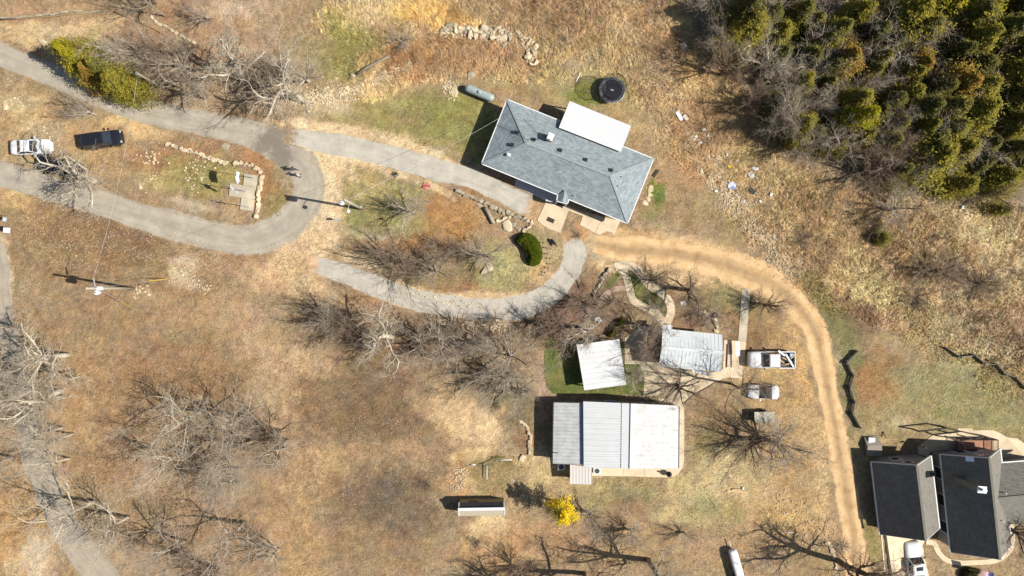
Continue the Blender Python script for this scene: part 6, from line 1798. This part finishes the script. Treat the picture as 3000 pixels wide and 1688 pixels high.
# ---- people on the lane
def figure(px, py, ang, label, topc, legc, hairc, stride=.22, armout=0, hh=1.68, extra=None):
    p = G(px, py, .012); e = empty('person', p, R(ang), label, 'person')
    skin = pbr('skin', C(205,160,130)); s = hh/1.75
    def skinned(name, verts, edges, rad, mat, sub=1):
        me = bpy.data.meshes.new(name); me.from_pydata([tuple(Vector(v)*s) for v in verts], edges, []); me.materials.append(mat)
        o = bpy.data.objects.new(name, me); col.objects.link(o); o.parent = e
        md = o.modifiers.new('skin', 'SKIN'); md.use_smooth_shade = True
        for i, r in enumerate(rad): me.skin_vertices[0].data[i].radius = (r[0]*s, r[1]*s) if isinstance(r, tuple) else (r*s, r*s); me.skin_vertices[0].data[i].use_root = (i == 0)
        if sub: sb = o.modifiers.new('sub', 'SUBSURF'); sb.levels = 1; sb.render_levels = 1
        return o
    V = [(0,0,.95),(0,0,1.15),(0,0,1.35),(0,0,1.46),(0.01,0,1.53),(.02,0,1.62),(.01,0,1.72)]; E_ = [(0,1),(1,2),(2,3),(3,4),(4,5),(5,6)]; Rr = [(.14,.11),(.13,.10),(.15,.11),(.07,.07),(.055,.055),(.095,.08),(.06,.06)]
    def add(v, par, r): V.append(v); E_.append((par, len(V)-1)); Rr.append(r); return len(V)-1
    LEG = []
    for sd, ph in ((1, 1), (-1, -1)):
        a = add((0, .10*sd, .90), 0, .085); k = add((.10*ph+.04, .11*sd, .50), a, .058); an = add((stride*ph-.03, .11*sd, .09), k, .038); add((stride*ph+.13, .12*sd, .04), an, .035)
    for sd, ph in ((1, -1), (-1, 1)):
        sh = add((0, .19*sd, 1.40), 2, .058); el = add((.06*ph-.03, (.24+(.12 if armout and sd == 1 else 0))*sd, 1.13), sh, .042); wx_, wy_, wz_ = (.2*ph+.05, (.25+(.30 if armout and sd == 1 else 0))*sd, .93)
        wr = add((wx_, wy_, wz_), el, .028); pm = add((wx_+.03, wy_, wz_-.06), wr, .034)
        for q in range(4):
            oy = (-.027+.018*q); k1 = add((wx_+.045+.01, wy_+oy, wz_-.11), pm, .009); add((wx_+.06+.02, wy_+oy, wz_-.145-.008*(q in (1, 2))), k1, .008)
        t1 = add((wx_+.07, wy_-.03*sd, wz_-.07), pm, .010); add((wx_+.09, wy_-.035*sd, wz_-.10), t1, .009)
    skinned('body', V, E_, Rr, skin)
    skinned('top', [(0,0,.98),(0,0,1.15),(0,0,1.34),(0,0,1.45),(0,.20,1.40),(-.03,(.25+(.12 if armout else 0)),1.12),(0,-.20,1.40),(.03,-.25,1.12)], [(0,1),(1,2),(2,3),(2,4),(4,5),(2,6),(6,7)], [(.165,.13),(.155,.125),(.175,.13),.085,.078,.06,.078,.06], pbr('top_cloth', topc))
    vv, ee, rr = [(0,0,1.0),(0,0,.92)], [(0,1)], [(.155,.125),(.15,.12)]
    for sd, ph in ((1, 1), (-1, -1)):
        i = len(vv); vv += [(0,.10*sd,.86),(.10*ph+.04,.11*sd,.50),(stride*ph-.03,.11*sd,.14)]; ee += [(1,i),(i,i+1),(i+1,i+2)]; rr += [.10,.075,.055]
    skinned('trousers', vv, ee, rr, pbr('trouser_cloth', legc))
    m_ = MB(); m_.tube([(-.01,0,1.56*s),(-.02,0,1.63*s),(-.02,0,1.70*s),(-.01,0,1.76*s)], [.088*s,.112*s,.105*s,.05*s], 14); m_.build('hair', pbr('hair', hairc), e, True)
    m_ = MB()
    for sd in (-1, 1): m_.box((.118*s, .035*s*sd, 1.645*s), (.012, .022, .012))
    m_.box((.13*s, 0, 1.615*s), (.03, .022, .04)); m_.box((.118*s, 0, 1.575*s), (.012, .05, .012)); m_.build('face', pbr('face_features', C(120,80,70)), e)
    for sd, ph in ((1, 1), (-1, -1)):
        m_ = MB(); m_.tube([((stride*ph-.07)*s, .115*sd*s, .05), ((stride*ph+.05)*s, .118*sd*s, .05), ((stride*ph+.17)*s, .12*sd*s, .04)], [.045,.052,.035], 10); m_.build('shoe', pbr('shoe', (.05,.05,.05)), e, True)
    return e
figure(866, 499, -20, 'person in dark clothes walking on the lane, the upper of the two people', (.03,.035,.05), (.03,.035,.05), (.02,.015,.012), .26, 0, 1.66)
figure(881, 516, 40, 'person in a pale top and grey-blue trousers, the lower of two', (.5,.46,.44), (.16,.2,.28), (.35,.27,.2), .14, 1, 1.62)

# ================================================================ stones
def rock_mesh(name, seed, mat, flat=.6, pts=14):
    rg = random.Random(seed); bm = bmesh.new()
    for i in range(pts):
        v = Vector((rg.gauss(0, 1), rg.gauss(0, 1), rg.gauss(0, 1))).normalized()
        v = Vector((max(-.8, min(.8, v.x*1.15)), max(-.7, min(.7, v.y*1.0)), max(-.62, min(.62, v.z))*flat)); bm.verts.new(v)
    r = bmesh.ops.convex_hull(bm, input=bm.verts)
    for v in [g for g in r['geom_interior'] if isinstance(g, bmesh.types.BMVert)]: bm.verts.remove(v)
    bmesh.ops.bevel(bm, geom=bm.edges[:], offset=.05, segments=1, affect='EDGES')
    me = bpy.data.meshes.new(name); bm.to_mesh(me); bm.free(); me.materials.append(mat); return me
RM = [rock_mesh('rock', i, M['limestone'] if i % 3 else M['greystone'], .5+.05*(i % 3), 13+i % 4) for i in range(12)]
rr_ = random.Random(17)
def along(pts, n, w, rng):
    seg = [(math.dist(a, b), a, b) for a, b in zip(pts, pts[1:])]; tot = sum(s[0] for s in seg); out = []
    for i in range(n):
        t = rng.uniform(0, tot)
        for L, a, b in seg:
            if t <= L: break
            t -= L
        f = t/L; nx_, ny_ = -(b[1]-a[1])/L, (b[0]-a[0])/L; o = rng.gauss(0, w)
        out.append((a[0]+(b[0]-a[0])*f+nx_*o, a[1]+(b[1]-a[1])*f+ny_*o))
    return out
def rocks(pts, n, w, smin, smax, label, group, zoff=0.0, name='rock'):
    first = None
    for (x, y) in along(pts, n, w, rr_):
        s = smin+(smax-smin)*rr_.random()**2.2
        o = bpy.data.objects.new(name, rr_.choice(RM)); col.objects.link(o)
        q = G(x, y); o.location = (q.x, q.y, q.z+s*.18+zoff*rr_.random()); o.rotation_euler = (rr_.uniform(-.35, .35), rr_.uniform(-.35, .35), rr_.uniform(0, 6.28))
        o.scale = (s*rr_.uniform(.8, 1.35), s*rr_.uniform(.6, 1.0), s*rr_.uniform(.6, 1.0)); tag(o, label, 'rock', group)
rocks(Z3 and tl(1260,70,4.283)([(150,95),(330,85),(480,90),(600,110)]), 80, 8, .16, .56, 'angular pale limestone block in the western half of the long rubble ridge at the top', 'rubble ridge at the top, western half', .25)
rocks(tl(1260,70,4.283)([(600,100),(720,110),(850,120),(1000,130),(980,220),(840,210)]), 84, 8, .16, .56, 'angular pale limestone block in the eastern half of the long rubble ridge at the top', 'rubble ridge at the top, eastern half', .25)
rocks(tl(1260,70,4.283)([(1090,120),(1180,200),(1280,270),(1310,330),(1240,400),(1260,520)]), 30, 7, .2, .66, 'pale block in the rubble heap that ends the ridge at the right', 'rubble heap at the ridge\'s right end', .25)
rocks(t10([(370,755),(480,720),(600,700),(720,710),(840,680),(900,640)]), 44, 10, .12, .36, 'white stone in the loose strip right of the lane junction', 'loose stones right of the lane junction')
rocks([(1930,225),(1965,262),(1985,300),(2000,320)], 14, 9, .14, .38, 'pale stone in the debris line north-east of the trampoline', 'debris stones near the trampoline')
rocks([(2040,425),(2075,470),(2120,530),(2165,590),(2200,645),(2230,690)], 30, 13, .14, .4, 'tan stone in the long debris line east of the grey-roofed house', 'debris stones east of the house')
rocks([(2800,965),(2860,985),(2915,1010),(2945,1045)], 18, 14, .18, .44, 'grey boulder in the scattered heap above the zigzag fence at the right', 'boulders above the right zigzag fence')
def wallrow(name, label, pts, w, h, smin, smax, n, mats=0, cat='stone wall'):
    """a dry-laid edging: many fitted stones in one wall"""
    q0 = G(*pts[0]); e_v = []; MBx = MB(); L = sum(math.dist(a, b) for a, b in zip(pts, pts[1:])); acc = 0; rg = random.Random(int(pts[0][0]))
    seg = [(math.dist(a, b), a, b) for a, b in zip(pts, pts[1:])]
    for i in range(n):
        t = (i+.5)/n*L
        for d, a, b in seg:
            if t <= d: break
            t -= d
        f = min(t/d, 1); c = G(a[0]+(b[0]-a[0])*f, a[1]+(b[1]-a[1])*f); ang_ = -math.atan2(b[1]-a[1], b[0]-a[0])
        src = rg.choice(RM); s = L/n*H/F*.62*rg.uniform(.9, 1.15); hw = w*rg.uniform(.75, 1.1)
        cs, sn = math.cos(ang_), math.sin(ang_)
        i0 = len(MBx.v); zz_ = h*rg.uniform(.7, 1.1)
        off = rg.gauss(0, w*.12)
        for v in src.vertices:
            x, y, z = v.co.x*s*1.25, v.co.y*hw*.75+off, v.co.z*zz_
            MBx.v.append((c.x+x*cs-y*sn-q0.x, c.y+x*sn+y*cs-q0.y, c.z-q0.z+z+zz_*.32))
        for p_ in src.polygons: MBx.f.append(tuple(i0+k for k in p_.vertices))
    o = MBx.build(name, M['limestone'] if mats == 0 else M['greystone'], None, loc=q0); return tag(o, label, cat)
wallrow('stone_wall', 'dry stone edging curving along the north side of the flagpole island', Z5([(-60,10),(40,40),(120,70),(230,100),(370,130),(480,185),(600,225),(720,270),(820,285)]), .55, .5, 0, 0, 15)
wallrow('stone_wall', 'stone edging between the flagpole island\'s top corner and its long slab row', Z5([(900,300),(980,280),(1100,300),(1200,350),(1290,420)]), .55, .5, 0, 0, 9)
wallrow('stone_wall', 'long row of pale slabs standing east of the T-shaped flag pad', Z5([(1310,450),(1275,560),(1262,660),(1250,760),(1240,860),(1228,960),(1215,1060)]), .62, .55, 0, 0, 8)
ZI = tl(1320, 540, 3.64)
wallrow('stone_wall', 'curving stone edging between gravel drive and island lawn', ZI([(60,70),(150,110),(240,140),(320,175),(400,225),(500,270),(600,305),(700,335),(800,370)]), .55, .45, 0, 0, 18, 1)
wallrow('stone_wall', 'short stone edging hooking around the sunken bed above the kidney hedge', ZI([(810,385),(870,405),(850,445),(800,480),(760,520)]), .4, .4, 0, 0, 7)
wallrow('stone_wall', 'inner stone edging of the triangular bed on the island', ZI([(490,400),(550,380),(600,352),(640,345)]), .45, .4, 0, 0, 5)
wallrow('stone_wall', 'flat stone steps leading down through the island bed', ZI([(600,415),(650,430),(700,455),(745,490)]), .6, .22, 0, 0, 5, 1)
wallrow('stone_wall', 'stone edging of the planting bed north-east of the cabin', t21([(1400,650),(1480,655),(1520,690),(1535,740),(1545,800)]), .5, .45, 0, 0, 9)
wallrow('stone_wall', 'stone edging curving on the west yard of the workshop', [(1518,1232),(1540,1246),(1552,1275),(1552,1300),(1550,1330)], .45, .4, 0, 0, 8)
wallrow('stone_wall', 'stone edging beside the dirt track at the lower right', [(2420,1588),(2433,1600),(2440,1625),(2448,1650),(2452,1670)], .5, .35, 0, 0, 7)
wallrow('stone_wall', 'brown stones along the garden walk\'s dark bank', t21([(600,560),(640,470),(690,380),(740,320)]), .5, .5, 0, 0, 10, 1)
wallrow('paver_row', 'single column of square pavers east of the grey-roofed house', t13([(1575,885),(1560,920),(1550,955),(1535,990),(1520,1030)]), .7, .12, 0, 0, 5, cat='pavers')
wallrow('stone_edging', 'row of boulders in the timber edging at the top left', t00([(0,135),(90,135),(260,125),(440,100),(560,90),(740,92),(830,78)]), .3, .35, 0, 0, 16, 1)
wallrow('stone_edging', 'line of pale stones running down from the top-left logs', t00([(1140,125),(1180,170),(1230,195),(1310,235),(1470,330)]), .4, .35, 0, 0, 11)
# lone boulders, each one findable
for x, y, s, z, lab in ((316/2.5733, 318/2.5733, .7, .5, 'flat pale boulder above the upper lane at the far left'), (14, 310, .7, .6, 'pale boulder at the left edge above the parked white sedan'), (1383, 221, .75, .7, 'lone white boulder on the slope north of the propane tank'),
    (1035, 224, .5, 1.4, 'grey upright stone at the west end of the log edging'), (2003, 137, .6, .8, 'round reddish boulder in the grass near the woods\' shadow'), (1874, 226, .38, .9, 'single grey stone right of the trampoline'), (1426, 790, 1.05, .45, 'big flat boulder below the tree on the lower island'),
    (1487, 663, .9, .5, 'broad flat brown boulder beside the kidney hedge\'s bed'), (1531, 1342, .55, .9, 'grey boulder at the south end of the west yard edging'), (410, 546, .45, .4, 'flat pale stone on the flag island\'s west half'), (660, 430, .7, .3, 'flat bleached stone in the leaves north of the flag island wall'),
    (1404, 600, .5, .7, 'rock at the head of the island\'s fallen slab'), (1500, 1408, .42, .9, 'stone in the dark tree shadow right of the small shed'), (930, 256, .28, .8, 'white stone below the pinkish tree'), (945, 225, .25, .8, 'small white stone on the upper lawn'), (2320, 700, .3, .8, 'white rock above the bend of the dirt track')):
    o = bpy.data.objects.new('boulder', RM[int(x) % 12]); col.objects.link(o); q = G(x, y); o.location = (q.x, q.y, s*z*.2); o.scale = (s, s*.85, s*z); o.rotation_euler = (0, 0, x % 6); tag(o, lab, 'boulder')
# small gravel and rubble nobody could count
def pebble_stuff(name, lines, mat, smin, smax):
    v_, f_ = [], []; MBp = MB()
    for pts, n, w in lines:
        for (x, y) in along(pts, n, w, rr_):
            s = rr_.uniform(smin, smax); q = G(x, y); a = rr_.uniform(0, 6.28); i0 = len(MBp.v)
            for k in range(5): MBp.v.append((q.x+math.cos(a+k*1.257)*s*rr_.uniform(.7, 1.2), q.y+math.sin(a+k*1.257)*s*rr_.uniform(.7, 1.1), q.z-.01))
            for k in range(5): MBp.v.append((q.x+math.cos(a+k*1.257)*s*.6, q.y+math.sin(a+k*1.257)*s*.6, q.z+s*rr_.uniform(.5, .8)))
            for k in range(5): MBp.f.append((i0+k, i0+(k+1) % 5, i0+5+(k+1) % 5, i0+5+k))
            MBp.f.append(tuple(i0+5+k for k in range(5)))
    return tag(MBp.build(name, mat), kind='stuff')
pebble_stuff('rubble', [([(1290,92),(1400,100),(1490,102),(1530,120),(1560,150),(1553,187)], 900, 9), (t10([(370,760),(600,710),(840,690),(1050,560),(1180,480)]), 1100, 13), ([(1900,190),(1960,270),(2010,340)], 450, 20), ([(2020,400),(2080,470),(2130,550),(2180,610),(2240,700),(2330,790)], 2000, 20),
    (t31([(1200,980),(1350,1020),(1500,1100),(1700,1180),(1850,1290)]), 1300, 22), ([(1300,245),(1340,265),(1320,270)], 200, 12), ([(1350,1370),(1345,1400),(1340,1440)], 110, 12), ([(470,480),(430,440),(460,560)], 60, 20), ([(560,470),(600,520),(540,560)], 60, 24),
    ([(30,280),(120,370),(160,420)], 50, 22), ([(1190,860),(1300,885),(1420,900)], 60, 5), ([(1250,930),(1330,945),(1420,950),(1480,965)], 300, 9), ([(2280,1440),(2330,1500),(2420,1590)], 120, 30), ([(530,790),(560,820),(610,850)], 50, 10), ([(390,870),(410,840),(440,865)], 30, 8)], M['limestone'], .05, .17)
pebble_stuff('field_stones', [([(60,650),(250,700),(450,740),(650,760)], 800, 45), ([(560,950),(700,1000),(900,1000)], 160, 80), ([(950,1150),(1000,1300),(1100,1500)], 260, 110), ([(250,1250),(380,1400),(480,1500)], 200, 90), ([(2000,700),(2200,740),(2330,820)], 90, 20), ([(2250,1400),(2480,1500),(2490,1650)], 110, 40), ([(1850,360),(1950,480),(2080,620)], 260, 45), ([(420,300),(560,310),(640,330)], 140, 14)], M['limestone'], .03, .075)

# ---- logs, timbers, boards, fences
def log(name, label, pts, r, mat='greywood', cat='log', n=8, z=None):
    q = [G(x, y) for x, y in pts]; m_ = MB(); z = r if z is None else z
    m_.tube([(p.x-q[0].x, p.y-q[0].y, z) for p in q], r, n); o = m_.build(name, M[mat], None, True, loc=q[0]); return tag(o, label, cat)
log('log', 'grey weathered log edging below the round bush on the upper lawn', t10([(765,562),(850,505),(930,465),(1010,425)]), .17)
log('log', 'grey fallen slab leaning off the island\'s stone edging', ZI([(368,255),(410,320),(462,420)]), .24, 'greystone', 'stone slab')
log('landscape_timber', 'timber edging running in from the left edge at the top', t00([(0,150),(160,142),(400,128),(500,112),(690,98)]), .10, 'wood', 'timber')
log('landscape_timber', 'thin timber edging descending behind the roadside trees', t00([(860,92),(980,140),(1150,215),(1290,290),(1500,355)]), .07, 'wood', 'timber')
log('log', 'pale fallen trunk at the top edge, left one of two', t00([(975,5),(1040,60),(1130,115)]), .16, 'wood')
log('log', 'pale curved log by the west lane bend', t02([(325,155),(370,100),(480,60)]), .16, 'wood')
log('pipe', 'white curved pipe lying on the yard north of the trampoline', tl(1640,160,9.1)([(515,478),(540,520),(500,600),(420,735)]), .07, 'white_paint', 'pipe')
log('pipe', 'white pipe lying in the leaves near the lower right stones', t32([(115,1110),(190,1122)]), .05, 'white_paint', 'pipe')
log('pipe', 'white pipe stub on the hillside east of the dirt track bend', t31([(38,300),(52,352)]), .05, 'white_paint', 'pipe')
log('pipe', 'thin white rail north of the small shed, running east', t12([(1820,560),(1930,560)]), .045, 'white_paint', 'pipe', z=.8)
log('pipe', 'thin white rail north of the small shed, running south', t12([(1742,600),(1742,712)]), .045, 'white_paint', 'pipe', z=.5)
log('timber', 'grey timber propped between the two thin white rails', t12([(1715,612),(1780,590),(1825,560)]), .05, 'greywood', 'timber', z=.6)
log('timber', 'short white board beside the stony bank of the small shed', t12([(1614,610),(1655,606)]), .07, 'white_paint', 'board')
def board(name, label, px, py, ang, size, mat, z=0, cat='board'):
    p = G(px, py, size[2]/2+z); m_ = MB(); m_.box((0, 0, 0), size); o = m_.build(name, mat if not isinstance(mat, str) else M[mat], None); o.location = p; o.rotation_euler = (0, 0, R(ang)); return tag(o, label, cat)
board('beam', 'long fresh yellow beam in the debris east of the grey-roofed house', 2042, 471, -28, (2.9, .14, .12), 'newwood')
board('board', 'long pale plank on the yard south-east of the workshop', 2160, 1440, -4, (2.4, .22, .1), 'newwood')
board('board', 'short pale plank lying just above the long one', 2158, 1435, -2, (1.0, .16, .09), 'newwood', .09)
board('block', 'small white block at the right end of the two planks', 2177, 1431, 5, (.2, .32, .2), 'white_paint', 0, 'block')
board('paving_slab', 'brown concrete slab tilted on the slope west of the trampoline', 1676, 197, -38, (1.7, 1.5, .14), 'darkrock', 0, 'slab')
board('box', 'low red and white box on the upper grass island', 1249, 546, -22, (.85, .75, .12), pbr('faded_red_paint', C(196,80,70), .8, .2, 4, c2=C(205,180,165), c2scale=2.5), 0, 'box')
board('panel', 'white flat sheet lying on the yard north of the cabin bed', 2002, 889, 12, (.62, .5, .03), 'white_paint', 0, 'sheet')
board('doormat', 'dark striped doormat at the front of the entry patio', 1613, 645, -24, (.9, .5, .02), 'darkwood', .06, 'doormat')
board('doormat', 'brown doormat directly under the entry gable', 1640, 602, -24, (.85, .35, .02), 'darkwood', .06, 'doormat')
board('pallet', 'small dark slatted frame leaning east of the grey-roofed house', 1921, 508, 55, (.95, .35, .12), 'darkwood', 0, 'pallet')
board('table', 'long white folding table top on the cabin\'s east apron', 2161, 1022, 92, (1.7, .48, .05), 'white_paint', .70, 'table')
board('panel', 'white panel lying in the brush at the hillside\'s right', 2213, 494, -4, (.7, .38, .04), 'white_paint', .12, 'sheet')
board('container', 'white pail lying by the hillside brush, farther right', 2259, 571, 70, (.38, .26, .2), 'white_paint', .1, 'container')
board('container', 'small white container on the pale grass of the right hillside', 2820, 607, 80, (.42, .24, .2), 'white_paint', .1, 'container')
board('mattress', 'long white foam slab in the debris line below the trampoline\'s level', 1990, 340, -60, (1.15, .42, .18), 'white_paint', .05, 'debris')
board('debris_sack', 'crumpled white sack right of the long foam slab', 2008, 345, -50, (.75, .4, .22), pbr('dusty_white_plastic', C(225,215,200), .8, .15, 5), .03, 'debris')
board('debris_sheet', 'white and blue crumpled sheet in the debris heap', 2145, 544, -14, (.95, .75, .1), pbr('white_blue_plastic', (.5, .52, .56), .5, .1, 2, c2=(.08, .12, .35), c2scale=1.6), .1, 'debris')
board('debris_sheet', 'torn white bag lying above the black scrap in the brush', 2201, 513, 30, (.6, .8, .1), pbr('dusty_white_bag', C(215,210,200), .8, .2, 4), .08, 'debris')
board('scrap_pile', 'black crumpled scrap in the grass right of the debris heap', 2204, 560, -40, (.75, .5, .2), 'black', .02, 'scrap')
board('bucket_lid', 'bright yellow piece in the debris heap', 2137, 488, 0, (.36, .26, .12), pbr('yellow_plastic', C(240,205,30)), .08, 'debris')
board('rusty_sheet', 'rust-brown sheet in the debris heap left of the blue one', 2105, 534, 10, (.6, .6, .05), pbr('rust', C(140,80,50), .9, .2, 5), .05, 'debris')
for x, y, a in ((2063,380,20),(2075,397,60),(2040,400,0),(2052,418,10),(2035,409,40),(2130,455,70),(2160,470,30),(2098,560,15),(2165,577,0),(2180,590,40),(2228,590,-50),(2150,520,0),(2110,505,35)):
    board('debris_scrap', 'small white scrap strewn along the debris line east of the house', x, y, a, (.34, .22, .06), 'white_paint', .06, 'debris')['group'] = 'white scraps of the debris line'
board('stump', 'short cut stump casting a shadow on the upper island', 1126, 642, 0, (.22, .2, .55), 'wood', 0, 'stump')
board('tub', 'white box with coloured things in the cluttered corner', 1754, 936, -55, (.75, .42, .35), pbr('clutter_plastic', (.5, .52, .58), .5, .1, 4, c2=(.3, .28, .1), c2scale=5), 0, 'tub')
board('bin', 'small pale bin left of the cluttered tub', 1745, 937, 0, (.22, .4, .4), 'white_paint', 0, 'bin')
board('chair', 'overturned white garden seat in the cluttered corner', 1711, 970, 30, (.4, .45, .4), 'white_paint', 0, 'chair')
# white hoop in the clutter, tyre on the cabin bed
p = G(1734, 957); m_ = MB(); m_.tube([(.24*math.cos(i*PI2/20), .24*math.sin(i*PI2/20), .06) for i in range(21)], .03, 6, False); o = m_.build('hoop', M['white_paint'], None, True, loc=p); tag(o, 'white hoop lying below the cluttered tub', 'hoop')
p = G(2092, 923); m_ = MB(); m_.tube([(.26*math.cos(i*PI2/20), .26*math.sin(i*PI2/20), .45) for i in range(21)], .10, 8, False); o = m_.build('tyre', M['rubber'], None, True, loc=p); tag(o, 'old tyre lying on the stone edging north-east of the cabin', 'tyre')
# ladder on the apron
p = G(2138, 1042); e = empty('ladder', p, R(2), 'long red and white stepladder lying on the cabin\'s east apron', 'ladder')
for s, t_ in ((-.22, -.42), (.14, .14)):
    m_ = MB(); m_.bar((t_-.02 if s < 0 else t_, -1.4, .12), (s, 1.4, .12), .07, .10); m_.build('rail', pbr('red_fibreglass', C(150,70,55)), e)
for i in range(12):
    t = (i+.5)/12; y = -1.4+2.8*t; x0 = -.44+(.22)*t; m_ = MB(); m_.bar((x0, y, .13), (.14, y, .13), .05, .03); m_.build('rung', M['white_paint'], e)
# garden ornament, solar lights along the drive
p = G(1621, 710); e = empty('yard_figure', p, R(-52), 'black low animal-shaped yard figure beside the gravel bend', 'yard figure')
m_ = MB(); loft(m_, [(-.48, .05, .30, .42), (-.35, .12, .22, .5), (0, .15, .2, .55), (.3, .13, .24, .55), (.42, .07, .35, .55)], PROF); m_.build('body', M['black'], e, True)
m_ = MB(); loft(m_, [(.36, .05, .48, .62), (.5, .08, .5, .72), (.66, .04, .5, .62)], PROF); m_.build('head', M['black'], e, True)
for x in (-.3, .3):
    for s in (-1, 1): m_ = MB(); m_.bar((x, s*.08, 0), (x, s*.08, .3), .035, .035); m_.build('leg', M['darkmetal'], e)
sol = []
first = None
for x, y in t21([(232,128),(255,165),(265,210),(283,245),(284,285),(268,315),(245,348),(225,370)]):
    if first is None:
        first = empty('path_light', G(x, y), 0, 'little black stake light along the outer rim of the lower island', 'path light', 'stake lights on the lower island rim')
        m_ = MB(); m_.tube([(0,0,0),(0,0,.32)], .012, 6); m_.build('stake', M['darkmetal'], first)
        m_ = MB(); m_.tube([(0,0,.30),(0,0,.37),(0,0,.40)], [.07,.09,.03], 12); m_.build('lamp_head', M['black'], first)
    else: copy_tree(first, G(x, y))
# post-mounted things
def signpost(px, py, label, h, size, mat, ang=0, cat='sign', arm=0, name='sign'):
    e = empty(name, G(px, py), R(ang), label, cat)
    m_ = MB(); m_.bar((0, 0, 0), (0, 0, h), .09, .09); m_.build('post', M['wood'], e)
    if arm: m_ = MB(); m_.bar((0, 0, h-.08), (0, -arm, h-.08), .07, .07); m_.build('arm', M['wood'], e)
    m_ = MB(); m_.box((0, -arm*.6 if arm else 0, h-.45 if arm else h), size); m_.build('panel', mat, e)
    return e
signpost(42, 638, 'blue and white hanging sign on an arm post at the left edge', 1.9, (.04, .42, .5), pbr('blue_white_sign', (.3, .45, .62), .5, .05, c2=(.6, .62, .64), c2scale=2), -10, arm=.6)
signpost(47, 678, 'white box on a post at the left edge below the hanging sign', 1.5, (.42, .6, .55), M['white_paint'], -5, 'mailbox', name='mailbox')
signpost(994, 647, 'small mailbox on a post at the sandy edge of the island', 1.15, (.5, .2, .24), M['galv'], 10, 'mailbox', name='mailbox')
signpost(*t32([(1115,453)])[0], 'thin post with a small bird house north of the garage', 1.8, (.22, .22, .25), M['darkwood'], 0, 'bird house', name='bird_house')
def rail_fence(label, pts, hh=.6):
    e = empty('split_rail_fence', G(*pts[0]), 0, label, 'fence'); o0 = G(*pts[0])
    for a, b in zip(pts, pts[1:]):
        A, B = G(*a)-o0, G(*b)-o0; d = (B-A).normalized()*.25; m_ = MB()
        for k in range(4): z = .08+k*.15; n_ = Vector((-d.y, d.x, 0))*(.05 if k % 2 else -.05); m_.tube([tuple(A-d+n_+Vector((0,0,z))), tuple((A+B)/2+n_*.3+Vector((0,0,z+.02))), tuple(B+d-n_+Vector((0,0,z)))], [.055,.05,.055], 6)
        m_.build('rail_panel', M['greywood'], e)
    for a in pts[::1]:
        A = G(*a)-o0; m_ = MB(); m_.bar((A.x, A.y, 0), (A.x, A.y, hh+.12), .1, .1); m_.build('post', M['greywood'], e)
ZF = tl(2720, 1000, 5.118)
rail_fence('grey zigzag split-rail fence across the lawn\'s upper right corner', ZF([(240,98),(445,230),(655,205),(805,325),(990,345),(1115,485),(1270,535),(1425,700)]))
ZL = tl(2400, 1000, 2.73)
rail_fence('dark zigzag split-rail fence east of the dirt track', ZL([(285,85),(212,168),(262,270),(235,370),(270,480),(255,575),(315,680)]))
log('timber_edging', 'thin edging strip bordering the apron south-east of the cabin', t21([(1295,1332),(1360,1275),(1430,1235),(1540,1172)]), .06, 'darkwood', 'timber')
log('hose', 'thin cable in the tall grass between garage and track', t32([(865,360),(880,405)]), .06, 'darkwood', 'timber')
